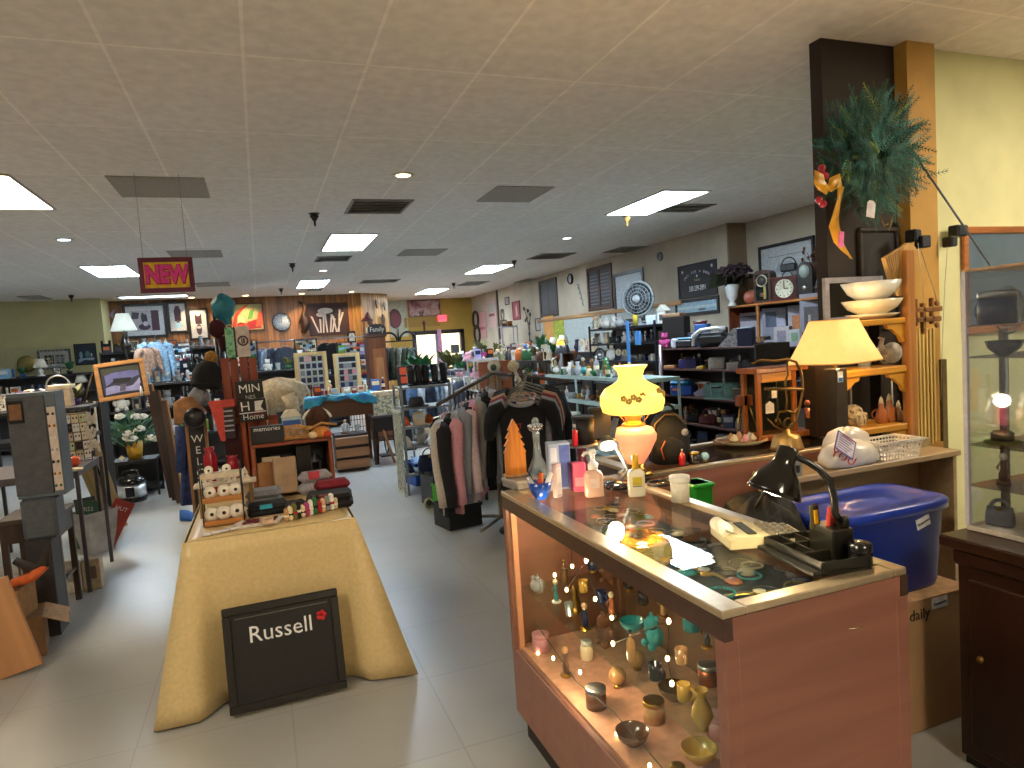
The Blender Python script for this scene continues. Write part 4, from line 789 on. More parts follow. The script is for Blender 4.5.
# grocery bags, basket
def bag(px,py,wpx,hpx,Y,label,col,seed,zb=.926,ry=.75,marks=()):
    p = A(px,py,'Y',Y); s = S(p); t = T('grocery_bag',label,'plastic bag',(p.x,Y,zb)); r = RNG(seed); w,h = wpx*s/2,hpx*s
    ph = [r.uniform(0,6) for _ in range(6)]
    f = lambda a,z: 1+.07*sin(3*a+ph[0]+z*4)+.05*sin(7*a+ph[1]-z*6)+.03*sin(13*a+ph[2]+z*9)
    b = MB(); n = 36; rings = []
    for z,k in ((0,.8),(.06,.95),(.25,1.03),(.5,1),(.75,.9),(.9,.7),(.98,.4),(1,.1)):
        rings.append([(w*k*f(2*PI*j/n,z)*cos(2*PI*j/n),w*k*ry*f(2*PI*j/n,z)*sin(2*PI*j/n)*.8,h*z*(1+.05*sin(5*2*PI*j/n+ph[3])*(z > .5))) for j in range(n)])
    b.loft(rings).build('bag_body',m(col,.32,0,'plain',.1,12,coat=.3),t)
    for (u,v,ww,hh,c,a,nm) in marks:
        yy = -w*ry*.8*(1-(u*1.0)**2)**.5*.98; b = MB(); b.at(u*w,yy-.004,v*h,ry=a,rz=u*.9).box(-ww*w,ww*w,-.004,.004,-hh*h,hh*h); b.build(nm,m(c,.5),t)
    return t
t = bag(846,455,56,33,2.255,'upper white plastic grocery bag with purple framed leaflet','#dcd4cc',3,.926,.55,())
lf = T('leaflet','white leaflet with purple border resting against the upper plastic bag','leaflet',A(845.5,445,'Y',2.12),-.1); lf.rotation_euler = (-.35,.62,-.1)
Box(-.055,.055,0,.0015,-.043,.043).build('purple_border',m('#6c5c9c',.6),lf); Box(-.048,.048,-.001,0,-.036,.036).build('white_paper',m('#dcd8e4',.6),lf)
b = MB()
for i in range(6): b.box(-.04,.04-.012*(i % 3),-.0018,-.001,.027-.011*i,.030-.011*i)
b.build('printed_lines',m('#6c5c9c',.6),lf); text('WANTED',.014,m('#a03858',.6),lf,(0,-.002,.031),ext=.0004)
t = bag(849,482,66,24,2.19,'lower white plastic bag with red lettering lying on the desk','#e0dcd4',9,.926,.6,())
text('YOU',.05,m('#c83c3c',.6),t,(-.085,-.055,.05),rot=(PI/2,.5,-.5),name='red_print')
t = T('white_basket','white plastic lattice basket beside the grocery bags','basket',(2.58,2.2,.926),0); bw = m('#e4e0d8',.4); b = MB(); W2,D2,H2 = .12,.07,.085
for i in range(13):
    u = -1+2*i/12
    for y in (-1,1): b.add([(u*W2*.85-.003,y*D2*.85,0),(u*W2*.85+.003,y*D2*.85,0),(u*W2+.003,y*D2,H2),(u*W2-.003,y*D2,H2)],[[0,1,2,3]])
for i in range(8):
    u = -1+2*i/7
    for x in (-1,1): b.add([(x*W2*.85,u*D2*.85-.003,0),(x*W2*.85,u*D2*.85+.003,0),(x*W2,u*D2+.003,H2),(x*W2,u*D2-.003,H2)],[[0,1,2,3]])
for z in (0,.02,.04,.06,.078):
    k = .85+.15*z/H2; b.box(-W2*k,W2*k,-D2*k-.001,-D2*k+.001,z,z+.007).box(-W2*k,W2*k,D2*k-.001,D2*k+.001,z,z+.007).box(-W2*k-.001,-W2*k+.001,-D2*k,D2*k,z,z+.007).box(W2*k-.001,W2*k+.001,-D2*k,D2*k,z,z+.007)
b.box(-W2*.85,W2*.85,-D2*.85,D2*.85,0,.003); b.build('lattice_body',bw,t,solid=.0015)
Box(-W2-.006,W2+.006,-D2-.006,-D2,H2-.01,H2).box(-W2-.006,W2+.006,D2,D2+.006,H2-.01,H2).box(-W2-.006,-W2,-D2,D2,H2-.01,H2).box(W2,W2+.006,-D2,D2,H2-.01,H2).build('rim',bw,t)

# well between the counters: green bin, black mesh bag
p = A(697,497,'Y',2.1); t = T('green_bin','bright green plastic bin in the well behind the white tub','bin',(p.x-.0,2.1,.6)); 
zt = A(697,476,'Y',2.1).z-.6; Box(-.045,.04,-.05,.05,0,zt-.02,.008).build('bin_body',gloss('#1c7c1c',.35),t); Box(-.05,.045,-.055,.055,zt-.035,zt-.02,.004).build('rim',gloss('#249424',.35),t)
t = T('low_stool','low black stool carrying the green bin and mesh bag behind the counter','stool',(1.66,2.05,0)); Box(-.3,.14,-.25,.2,.56,.6,.005).build('seat',cm('black'),t)
for x in (-.28,.1):
    for y in (-.23,.16): MB().cbox(x,y,0,.03,.03,.56).build('leg',cm('black'),t)
t = T('mesh_bag','black lace mesh bag slumped behind the showcase','bag',(1.66,1.95,.601)); r = RNG(4); b = MB()
b.ball((0,0,.165),.165,22,12,1,.8,fn=lambda a,z: 1+.12*sin(5*a+z*4)+.08*sin(9*a)); b.build('bag_body',m('#1a1714',.6,0,'cards',.5,60,bump=.5),t)
MB().tube([(-.08,-.03,.28),(-.03,-.05,.36),(.05,-.04,.36),(.09,0,.27)],.006,8).build('handle',m('#3c3018',.4),t)
t = T('marker_pen','black marker standing between green bin and mesh bag','marker',(1.5,2.02,.601)); Lathe([(.018,0),(.018,.2),(.01,.22)],12).build('marker_body',cm('black'),t); Lathe([(.019,.2),(.017,.24)],12).build('cap',cm('grey'),t)

# things on the rear counter --------------------------------------------------------------------
def C2(px,Y): return A(px,450,'Y',Y).x
# backpack
x = C2(669,2.5); t = T('backpack','black backpack with orange piping standing behind the hurricane lamp','backpack',(x,2.5,TZ),-.3); s = 2.9/FPX; w,h = 20*s,52*s
rings = []
for u,k,d in ((0,.8,.8),(.05,1,1),(.4,1.02,1.05),(.7,.92,.85),(.9,.62,.6),(1,.2,.2)): rings.append([(w*k*math.copysign(abs(cos(q))**.7,cos(q)),.075*d*math.copysign(abs(sin(q))**.7,sin(q)),h*u) for q in [2*PI*j/28 for j in range(28)]])
bf = fab('#15161a',.2,90); MB().loft(rings).build('pack_body',bf,t); b = MB(); b.ball((-.01,-.07,h*.3),w*.72,16,10,.85,.4); b.build('front_pocket',bf,t)
MB().tube([(-w*.95,-.02,h*.1),(-w*.98,-.045,h*.5),(-w*.8,-.05,h*.8),(-w*.3,-.05,h*.97),(w*.3,-.05,h*.95),(w*.75,-.05,h*.75)],.004,6).build('piping',m('#705c3c',.5),t); MB().tube([(-w*.6,-.1,h*.14),(-w*.72,-.1,h*.35),(-w*.5,-.1,h*.5)],.003,6).build('orange_piping',m('#b05428',.5),t)
MB().torus((0,0,h),.03,.006,12,6,'Y',0,PI).build('handle',bf,t); b = MB(); b.at(.05,-.078,h*.62,rx=PI/2).lathe([(0,.003),(.014,.003),(.016,0)],16); b.build('badge',m('#8c8c94',.4),t)
# little things in and on the rear counter
for px,k,c,w,h,lab in ((706,'ball','sky',.04,.05,'small sky blue glass globe on the rear counter edge'),(683,'bottle','red',.03,.07,'small red bottle at the foot of the backpack'),(695,'jar','black',.05,.05,'dark squat jar beside the red bottle')):
    item(k,c,(C2(px,2.4),2.41,TZ),lab,0,None,w,h)
for i,px in enumerate((700,716,735,752,770)):
    item(['box','tin','book','box','bowl'][i],['grey','teal','olive','charcoal','navy'][i],(C2(px,2.6),2.6,.701),f"{['grey', 'teal', 'olive', 'charcoal', 'navy'][i]} item kept under the rear counter glass, {ORD[i]} from the backpack",.2*i,'stock under the rear counter glass',.1,.08)
# shell dish tray
x = C2(742,2.68); t = T('shell_dish','cream scalloped dish of shells on the rear counter','dish',(x,2.68,TZ)); Lathe([(.09,0),(.1,.006),(.125,.02),(.12,.02),(.09,.01),(0,.008)],32,fn=lambda a,z: 1+.03*sin(a*10)).build('dish_plate',gloss('#d8c8a0',.3),t)
for i in range(6):
    a = i*1.1; u = T('sea_shell',f"{['white', 'peach', 'tan', 'cream', 'pink', 'beige'][i]} shell in the scalloped dish",'shell',(x+.05*cos(a),2.68+.05*sin(a),TZ+.011),a,'shells in the dish'); c = ['white','peach','tan','cream','pink','beige'][i]
    Lathe([(.002,0),(.02,.008),(.022,.014),(.012,.028),(.003,.04)],12,fn=lambda a,z: 1+.1*sin(6*a+z*200)).build('shell_body',gloss(PAL[c],.3),u)
t = T('cardboard_tray','brown shallow tray at the back of the rear counter','tray',(C2(727,2.72),2.72,TZ)); Box(-.05,.05,-.04,.04,0,.02,.002).build('tray_body',m('#a87848',.7),t); Box(-.043,.043,-.033,.033,.0195,.0215).build('tray_inside',m('#6c4c2c',.8),t)
# little easel and striped cup
x = C2(746,2.76); t = T('display_easel','gold legged little easel with brown wood block behind the shell dish','easel',(x,2.76,TZ)); b = MB()
for s_ in (-1,1): b.cyl((s_*.075,-.02,0),(s_*.02,0,.2),.004,n=6)
b.cyl((0,.05,0),(0,0,.2),.004,n=6); b.build('easel_frame',metal('#a88c50'),t); Box(-.04,.04,-.02,.02,.17,.225,.003).build('wood_block',wood('#8c4c2c'),t)
# wood and glass clock case with pendulum (curio)
x0,x1 = C2(757,2.66),C2(811,2.66); zt = A(785,366,'Y',2.66).z; W_ = x1-x0; H_ = zt-TZ
t = T('regulator_case','honey wood glazed curio case with white tags standing on the rear counter','curio case',((x0+x1)/2,2.7,TZ)); wd = wood('#a05c28','Z',.35,30,.25)
Box(-W_/2-.012,W_/2+.012,-.07,.07,0,.03,.004).build('plinth',wd,t); Box(-W_/2-.015,W_/2+.015,-.075,.075,H_-.025,H_,.004).build('cornice',wd,t)
for xx in (-W_/2+.012,W_/2-.012,.06): Box(xx-.012,xx+.012,-.06,-.04,.03,H_-.025,.002).build('stile',wd,t)
for xx in (-W_/2+.012,W_/2-.012): Box(xx-.012,xx+.012,.04,.06,.03,H_-.025,.002).build('stile',wd,t)
Box(-W_/2,W_/2,.058,.062,.03,H_-.025).build('back_board',m('#2c2a28',.4),t); Box(-W_/2+.02,.05,-.052,-.049,.03,H_-.025).build('glass_pane',glass(),t)
Box(-W_/2+.03,.045,-.056,-.046,H_-.07,H_-.027).build('top_rail',wood('#c88c3c','X'),t); MB().cyl((-.0,0,.08),(0,0,H_-.06),.0025,n=6).ball((0,0,.08),.02,12,8,1,.4).build('pendulum',metal('#c8a050'),t)
for i,(dx,dz,w,h,nm) in enumerate(((-.07,H_-.13,.03,.04,'tag'),(-.1,H_-.2,.05,.045,'card'))): 
    b = MB(); b.box(dx-w/2,dx+w/2,-.063,-.061,dz-h/2,dz+h/2); b.add([(dx-w/2,-.062,dz+h/2),(dx+w/2,-.062,dz+h/2),(dx,-.062,dz+h/2+.015)],[[0,1,2]]); b.build('price_tag',m('#e4e0d8',.7),t)
# brass scroll stand
p = A(787,447,'Y',2.42); Yb = 2.42; t = T('scroll_stand','antique brass scrollwork stand on a flared foot in front of the curio case','brass stand',(p.x,Yb,TZ)); br_ = metal('#7c6238',.45)
Lathe([(.075,0),(.07,.015),(.06,.05),(.055,.065),(.02,.07),(.015,.09)],20).build('flared_foot',m('#a88850',.4,.7),t); P3 = lambda x,y: A(x,y,'Y',Yb)-Vector((p.x,Yb,TZ))
b = MB(); b.tube([P3(787,433),P3(796,421),P3(800,405),P3(803,390),P3(801,372),P3(799,366)],.006,8).tube([P3(765,389),P3(785,389),P3(803,389)],.007,8)
b.tube([P3(786,430),P3(777,418),P3(779,412),P3(788,411),P3(794,413),P3(797,408)],.005,8).tube([P3(785,431),P3(774,426),P3(768,419)],.004,8).tube([P3(752,364),P3(760,360),P3(775,361),P3(787,359),P3(796,362),P3(799,368)],.006,8)
b.tube([P3(787,360),P3(788,375),P3(785,382),P3(787,400),P3(786,412)],.005,8); b.torus(P3(788,423),.022,.004,16,6,'Y').torus(P3(791,427),.012,.003,14,6,'Y'); b.build('scrollwork',br_,t)
b = MB(); b.ball(P3(807,403),.014,10,8).cyl(P3(807,408),P3(807,418),.013,n=10); b.build('copper_finial',metal('#b06c4c',.3),t)
# black hoop drum
x = C2(829,2.7); t = T('round_hand_mirror','round black drum shaped mirror on edge with pale rim','mirror',(x,2.66,TZ),.9); R_ = 18*3/FPX
b = MB(); b.at(0,0,R_,rx=PI/2); b.lathe([(R_*.8,-.045),(R_,-.045),(R_,.045),(R_*.8,.045)],32,ex=.85).build('drum_ring',m('#1c1a1a',.35),t); b = MB(); b.at(0,0,R_,rx=PI/2); b.lathe([(0,-.01),(R_*.82,-.01),(R_*.82,.01),(0,.01)],28,ex=.85).build('drum_face',m('#100c10',.6),t); b = MB(); b.at(0,0,R_,rx=PI/2).torus((0,0,.045),R_*.92,.006,30,6,'Z',.6,2.6).build('pale_rim',m('#c8c0a8',.5),t)
# pink fan/paddle
x = C2(815,2.5); t = T('hand_paddle','pink round hand paddle stuck upright by the grocery bag','paddle',(x-.02,2.38,TZ)); zc = A(814,440,'Y',2.38).z-TZ; b = MB(); b.at(0,0,max(zc,.03),rx=PI/2); b.lathe([(0,-.003),(.03,-.003),(.03,.003),(0,.003)],24).build('paddle_disc',m('#dc9c9c',.5),t); MB().cyl((0,0,0),(0,0,max(zc-.02,.02)),.005,n=8).build('stick',cm('tan'),t)
item('figurine','white',(C2(820,2.75),2.76,TZ),'small white figurine in front of the black drum mirror',0,None,.05,.1)

# cream shaded table lamp ------------------------------------------------------------------------
Yl = 2.42; zb = A(835,362,'Y',Yl).z; zt = A(833,320,'Y',Yl).z; xl = A(835,362,'Y',Yl).x; s = S(Vector((xl,Yl,zb)))
t = T('table_lamp','lit table lamp with large cream tapered shade on a dark square column','lamp',(xl,Yl,TZ)); Box(-.06,.06,-.06,.06,0,.02,.004).build('lamp_foot',m('#2c2824',.4),t)
Box(-.036,.036,-.036,.036,.02,zb-TZ-.03,.004).build('square_column',m('#2e2b28',.4,amt=.1),t); MB().cyl((0,0,zb-TZ-.04),(0,0,zt-TZ-.02),.006,n=8).build('harp_rod',metal('#b8963c'),t)
w0,w1 = 41*s,21*s; rings = []
for z,w in ((zb-TZ,w0),((zb+zt)/2-TZ,(w0+w1)/2-.004),(zt-TZ,w1)): rings.append([(w*math.copysign(abs(cos(q))**.3,cos(q)),w*.8*math.copysign(abs(sin(q))**.3,sin(q)),z) for q in [2*PI*(i+.5)/40 for i in range(40)]])
MB().at(rz=.3).loft(rings,caps=False).build('lamp_shade',m('#ecca90',.8,0,'fabric',.04,20,emit=.55,ecol='#ffbf66'),t,solid=.003)
b = MB().at(rz=.3)
for k in (0,2): b.tube(rings[k]+[rings[k][0]],.003,5)
b.build('shade_trim',m('#d8a858',.6),t)
point('table_lamp_up',(xl,Yl,zt+.03),3.0,(1,.72,.38),.05); point('table_lamp_down',(xl,Yl-.02,zb-.04),3.0,(1,.72,.38),.05)
t = T('price_sticker','blue and white sticker on the dark lamp column','sticker',(xl-.01,Yl-.0375,A(832,378,'Y',Yl-.05).z)); Box(-.016,.016,-.001,.0,-.025,.025).build('sticker_paper',m('#a8bcdc',.6),t); Box(-.013,.013,-.0015,-.001,-.022,-.004).build('blue_print',cm('blue'),t)

# golden scalloped shelf unit --------------------------------------------------------------------
X0,X1,Ya,Yb = 2.58,3.0,2.44,2.66; gw = m('#d89c34',.35,0,'wood',.14,16,ax='X')
t = T('scalloped_shelf','golden wood shelf unit with scalloped brackets and white bowls on top','shelf unit',(X0,Ya,0)); W_ = X1-X0; D_ = Yb-Ya
up = wood('#b0763c','Z',.4,20,.15); Box(W_,W_+.055,-.01,.03,.75,A(906,250,'Y',Ya).z,.004).build('upright',up,t); Box(-.03,0.0,.02,D_,0,1.5,.003).build('upright',wood('#3c3026'),t)
Box(W_,W_+.05,.02,D_,0,.75,.003).build('lower_upright',wood('#6c4424'),t)
shz = []
for yy,th,nm in ((319,.03,'shelf'),(368,.035,'shelf'),(427,.035,'shelf')):
    z = A(878,yy,'Y',Ya).z; shz.append(z); Box(0,W_,0,D_,z-th,z,.006).build(nm,gw,t)
    pl = [(0,0),(0,-.1)]+[(.1*sin(a),-.1*cos(a)+.0) for a in ()]+[(.02,-.09),(.035,-.06),(.06,-.045),(.085,-.025),(.11,-.02),(.12,0)]
    MB().at(W_,0,z-th).prism([(-x,z_) for x,z_ in pl],.01,.03).build('scalloped_bracket',gw,t); MB().at(0,0,z-th).prism(pl,.01,.03).build('scalloped_bracket',gw,t)
SZ_ = shz
for i,(cy,rz_) in enumerate(((0,0),(1,0))):
    hp = 15*3.2/FPX
x = A(873,318,'Y',2.54).x; R_ = 28*S(Vector((x,2.54,1.5)))
def bigbowl(z,R_,label,c,k=.3,amp=.0,nm='serving_bowl'):
    t = T(nm,label,'bowl',(x+.0,2.545,z)); h = R_*k*2
    Lathe([(R_*.4,0),(R_*.45,h*.08),(R_*.8,h*.45),(R_,h),(R_*.97,h*1.0),(R_*.76,h*.5),(R_*.3,h*.14),(0,h*.12)],40,fn=lambda a,zz: 1+(amp*sin(a*8)*max(0,(zz/h-.3)))).build('bowl_body',m(c,.25,amt=.04,coat=.3),t)
bigbowl(SZ_[0]+.001,R_*.9,'lowest white serving dish on the golden shelf','#e0d0b0',.1)
bigbowl(SZ_[0]+.02,R_,'smooth cream bowl stacked in the middle on the golden shelf','#e4d4b0',.27)
bigbowl(SZ_[0]+.086,R_*.98,'scalloped white bowl topping the bowl stack','#dcdcd4',.36,.06)
item('clear','silver',(A(866,360,'Y',2.55).x,2.56,SZ_[1]),'cut glass tumbler on the golden middle shelf',0,None,.08,.12)
t = T('ceramic_swan','grey white ceramic swan figure on the golden middle shelf','figurine',(A(888,360,'Y',2.55).x,2.55,SZ_[1])); b = MB(); b.ball((.03,0,.06),.06,14,10,.9,.6); b.tube([(-.02,0,.06),(-.05,0,.1),(-.035,0,.135),(-.06,0,.14)],[.02,.013,.012,.006],8); b.build('swan_body',m('#b8b0a0',.4,amt=.2),t)
item('plate','cream',(A(880,360,'Y',2.62).x,2.61,SZ_[1]),'small gold and cream plate behind the swan figure',0,None,.1,.1)
# crochet shell cap and cruets on the lowest golden shelf
x = A(856,420,'Y',2.52).x; t = T('woven_shell','speckled woven shell shaped ornament on the lowest golden shelf','ornament',(x,2.54,SZ_[2])); b = MB(); b.ball((0,0,.04),.07,20,12,.95,.75,fn=lambda a,z: 1+.08*sin(z*22)); b.tube([(.04,0,.05),(.085,0,.05),(.1,0,.02)],[.02,.012,.004],8); b.build('shell_body',m('#a8946c',.8,0,'mottle',.1,60,cols='#4c4030,#b8a47c,#d8c8a0'),t)
for i,(px,h,c) in enumerate(((885,.1,'copper'),(893,.11,'orange'),(902,.07,'bronze'))):
    xx = A(px,420,'Y',2.5).x; t = T('oil_cruet',f"{['copper glazed cruet with handle', 'orange glazed cruet with pale stopper', 'small bronze cruet by the upright'][i]} on the lowest golden shelf",'cruet',(xx,2.52,SZ_[2]),2.6 if i == 0 else 0); cg = gloss(['#b46c3c','#c47c44','#8c5c34'][i],.3)
    Lathe([(.026,0),(.028,h*.15),(.024,h*.6),(.012,h*.8),(.014,h)],16).build('cruet_body',cg,t); MB().torus((.022,0,h*.45),h*.22,.004,12,6,'Y',-PI/2,PI/2).build('handle',cg,t); Lathe([(.012,h),(.009,h+.02),(.002,h+.035)],10).build('stopper',cm('cream'),t)
for i,(px,h) in enumerate(((851,.2),(892,.19))):
    xx = A(px,400,'Y',2.62).x; t = T('taper_candle',f"white taper candle, {'by the woven shell' if i == 0 else 'behind the cruets'}",'candle',(xx,2.62,SZ_[2])); Lathe([(.02,0),(.018,.006),(.006,.012),(.008,.03)],14).build('candlestick',metal(),t); Lathe([(.006,.03),(.005,h),(.001,h+.01)],10).build('candle_wax',cm('white'),t)
    
# ------------------------------------------------------------------ on and against the partition
Yp = PY-.001
q = RY(858,228,897,329,Yp); picture('framed_print','dark framed print almost lost on the dark partition','picture',(q[0]+q[1])/2,Yp,(q[2]+q[3])/2,q[1]-q[0],q[3]-q[2],0,m('#3a3430',.4),.022,m('#1c1c1e',.5),[('#26262a',ELL(.5,.5,.4,.42)),('#101012',[(.45,.1),(.55,.1),(.53,.5),(.6,.55),(.5,.62),(.42,.55),(.48,.5)])],.01)
q = RY(824,277,882,322,2.80); t = T('window_sash','pale grey empty window sash leaning behind the white bowls','window sash',((q[0]+q[1])/2,2.8,q[2])); w,h = q[1]-q[0],q[3]-q[2]; b = MB(); fm = m('#9c9ca8',.6)
for z0,z1,xx0,xx1 in ((0,.03,-w/2,w/2),(h-.03,h,-w/2,w/2),(.03,h-.03,-w/2,-w/2+.03),(.03,h-.03,w/2-.03,w/2)): b.box(xx0,xx1,-.012,.012,z0,z1,.002)
b.build('frame_border',fm,t); Box(-w/2+.03,w/2-.03,-.002,.002,.03,h-.03).build('glass_pane',m('#14120f',.2),t)
t2 = T('tall_display_stand','dark narrow stand holding the pale window frame and boxes','stand',((q[0]+q[1])/2-.02,2.765,0)); Box(-w/2-.02,w/2-.03,-.03,.06,q[2]-.025,q[2]-.001,.003).build('stand_top',m('#2c2620',.5),t2)
for xx in (-w/2,w/2-.06): Box(xx-.01,xx+.01,-.02,.05,0,q[2]-.025).build('stand_leg',m('#2c2620',.5),t2)
# washboard piece
q = A(897,275,'Y',2.45); t = T('washboard','tan ribbed wooden washboard tilted on top of the shelf upright','washboard',(A(900,318,'Y',2.44).x,2.47,A(898,296,'Y',2.47).z)); s = S(q); o = Vector(t.location)
P4 = lambda x,y: ((A(x,y,'Y',2.47)-o).x,(A(x,y,'Y',2.47)-o).z)
MB().prism([P4(894,296),P4(883,258),P4(907,243),P4(914,248),P4(909,262),P4(901,268),P4(900,296)][::-1],-.012,.012).build('board',wood('#d0a460','Z',.5,20,.1),t); b = MB()
for i in range(9):
    u = i/8; a = P4(884+17*u,258-10.5*u); c = P4(893+6*u,290-16*u); b.cyl((a[0],-.013,a[1]),(c[0],-.013,c[1]),.003,n=5)
b.build('ribs',wood('#c09450'),t)
# bamboo wind chime
Yc = 2.62; q = A(924,301,'Y',Yc); t = T('wooden_chime','carved wood hash shaped mobile with long pale bamboo strips in front of tan post','wind chime',(q.x,Yc,q.z)); o = Vector(t.location)
P5 = lambda x,y: (A(x,y,'Y',Yc)-o)
b = MB(); ww = wood('#9c6c3c','X',.5,25,.25)
for (x0,y0,x1,y1) in ((907,308,941,311),(908,318,940,321),(914,299,917,326),(930,298,933,324),(921,303,925,334)):
    a,c = P5(x0,y0),P5(x1,y1); b.box(min(a.x,c.x),max(a.x,c.x),-.012,.012,min(a.z,c.z),max(a.z,c.z),.004)
for (x,y) in ((911,303),(937,303),(911,325),(937,325),(924,316)): b.ball(P5(x,y),.016,10,7,1,.7)
b.build('carved_cross',ww,t)
for i in range(7):
    a = P5(914+i*3.6,328+1.5*(i % 2)); c = P5(914.5+i*3.6,446); w = .0072; Box(c.x-w,c.x+w,-.004,.002+.001*i,c.z,a.z,.002).build('bamboo_strip',m('#d8b868',.5,0,'wood',.12,24+i,ax='Z'),t)
a,c = P5(911,446),P5(942,449.5); Box(a.x,c.x,-.012,.006,c.z,a.z,.003).build('bottom_bar',wood('#b4843c','X'),t)
for x in (931,940): a,c = P5(x,449),P5(x+2,468); MB().cyl(a,c,.003,n=6).build('pull_cord',cm('cream'),t)
MB().cyl((0,.0,0),P5(918,243),.0012,n=5).build('hanging_wire',cm('white'),t)
# little black corner speakers with their cables
def speaker(px,py,wpx,hpx,Y,label,rz,cable=None):
    p = A(px,py,'Y',Y); s = S(p); t = T('cube_speaker',label,'speaker',p,rz); w,h = wpx*s/2,hpx*s; Box(-w,w,-.03,.03,-h/2,h/2,.006).build('cabinet',m('#14161a',.4),t); Box(-w*.8,w*.8,-.032,-.03,-h*.4,h*.4).build('grille',m('#2c3440',.5),t)
    if cable: MB().tube([A(x,y,'Y',Y)-p for x,y in cable],.002,5).build('cable',m('#b8b0a0',.5),t)
speaker(913,236,11,12,2.73,'black cube speaker on the tan post, upper of the pair',.2); speaker(922.5,242,11,12,2.7,'black cube speaker on the tan post, lower of the pair',-.2,[(920,244),(926,268),(932,290),(934,300)])
speaker(958,231,17,11,2.78,'wide black speaker on the yellow wall next to the wood frame',.1); speaker(949.5,242,9,10,2.74,'small black cube under the wide speaker on yellow wall',.1,[(947,246),(946,262),(944,285),(942,320),(940,360),(939,400)])
t = T('steel_antenna','long slanting grey antenna rod crossing the yellow wall','rod',A(955,213,'Y',2.6)); o = Vector(t.location); MB().cyl(A(905,140,'Y',2.7)-o,A(990,265,'Y',2.35)-o,.0055,n=8).build('rod',m('#6c7480',.4),t)
# wood framed mirror on the yellow wall
q = RY(961,227,1075,330,PY-.021); t = picture('wall_mirror','wood framed mirror hanging on the pale yellow wall','mirror',(q[0]+q[1])/2,PY-.021,(q[2]+q[3])/2,q[1]-q[0],q[3]-q[2],0,wood('#b4703c','X'),.04,None,m('#7c98b4',.12,.6,'plain',.1,4))
item_y = PY
t = T('hanging_dark_panel','narrow dark olive coat strip hanging beside the bamboo strips','strip',A(944,420,'Y',2.74)); o = Vector(t.location); Box(-.022,.022,-.01,.01,-.45,.35,.004).build('strip_board',m('#6c5c30',.6),t)
# pedestal fan behind the acrylic case
x = A(1003,310,'Y',2.45).x; zc = A(1003,310,'Y',2.45).z; t = T('pedestal_fan','black wire pedestal fan seen through the acrylic case','fan',(x,2.45,0)); R_ = 23*S(Vector((x,2.45,zc))); b = MB().at(0,0,zc,rx=PI/2)
for k in (1,.8,.6,.4,.2): b.torus((0,0,.06-.03*k*k),R_*k,.003 if k < 1 else .006,36,5)
for i in range(24): a = 2*PI*i/24; b.tube([(0,0,.06),(R_*.6*cos(a),R_*.6*sin(a),.05),(R_*cos(a),R_*sin(a),.03)],.0015,4)
b.build('guard',m('#2c2e30',.4),t); b = MB()
for i in range(4): b.at(0,0,zc,rx=PI/2,rz=0); a = i*PI/2; b.add([(0,0,.01),(R_*.85*cos(a),R_*.85*sin(a),.02),(R_*.85*cos(a+.8),R_*.85*sin(a+.8),0),(.02*cos(a+1),.02*sin(a+1),.0)],[[0,1,2,3]])
b.build('blades',m('#9ca0a4',.3),t,solid=.003); Lathe([(.17,0),(.17,.02),(.03,.04),(.022,.1),(.022,zc-.1)],20).build('pedestal',m('#26282a',.4),t); MB().at(0,.05,zc,rx=PI/2).lathe([(0,-.08),(.05,-.07),(.05,.02),(0,.03)],16).build('motor',m('#26282a',.4),t)

# wreath and ribbon -------------------------------------------------------------------------------
c = A(866,158,'Y',2.66); R_ = 40*S(c); t = T('christmas_swag','blue green artificial pine wreath with gold ribbon and white price tag','wreath',c); r = RNG(11)
MB().torus((0,0,0),R_*.62,.035,24,8,'Y').build('wreath_ring',m('#2c3424',.8),t)
def needles(n,cols,nm,seed,spread=1.0):
    r = RNG(seed); b = MB(); mats = [m(x,.6,amt=.25,scale=30) for x in cols]
    for i in range(n):
        a = r.uniform(0,2*PI); rr = R_*r.uniform(.15,1.25)*spread; d = r.uniform(-.12,.05); x,z = rr*cos(a),rr*sin(a); L_ = r.uniform(.09,.15); ta = a+r.uniform(-.9,.9); b.cur = r.randrange(len(mats))
        dx,dy,dz = cos(ta)*L_,r.uniform(-.6,.1)*L_,sin(ta)*L_
        tip = Vector((x+dx,d+dy,z+dz)); bs = Vector((x,d,z)); ax = (tip-bs)
        for k in range(9):
            p0 = bs+ax*(k/9); 
            for s_ in (-1,1):
                nv = ax.cross(Vector((0,1,0))).normalized()*s_*.036*(1-k/12)+ax.normalized()*.02; wv = ax.normalized()*.0032
                b.add([p0-wv,p0+wv,p0+nv+Vector((0,r.uniform(-.008,.008),0))],[[0,1,2]])
        b.tube([bs,tip],.0015,4)
    return b.build(nm,mats,t)
needles(520,('#1e5048','#2c6c5c','#24583c','#3c7c74'),'pine_sprays',1); needles(40,('#3c9494','#4ca8a0'),'teal_sprays',2,.8); needles(26,('#8ca43c','#6c8c3c'),'lime_sprays',3)
rb = m('#d8a02c',.35,0,'fabric',.1,20); rbp = [A(x,y,'Y',2.55)-c for x,y in ((841,186),(839,200),(836,214),(834,226),(838,240),(843,248),(851,259))]
def ribbon(pts,w,nm,ma): 
    b = MB(); vs = []; 
    for i,p in enumerate(pts):
        tdir = (pts[min(i+1,len(pts)-1)]-pts[max(i-1,0)]).normalized(); sd = Vector((0,1,0)).cross(tdir).normalized()*w*(1 if i < len(pts)-1 else .15); yy = Vector((0,.012*sin(i*1.4),0)); vs += [p-sd+yy,p+sd-yy]
    b.add(vs,[[2*i,2*i+1,2*i+3,2*i+2] for i in range(len(pts)-1)],True); b.build(nm,ma,t,solid=.002)
ribbon(rbp,.022,'ribbon_tail',rb)
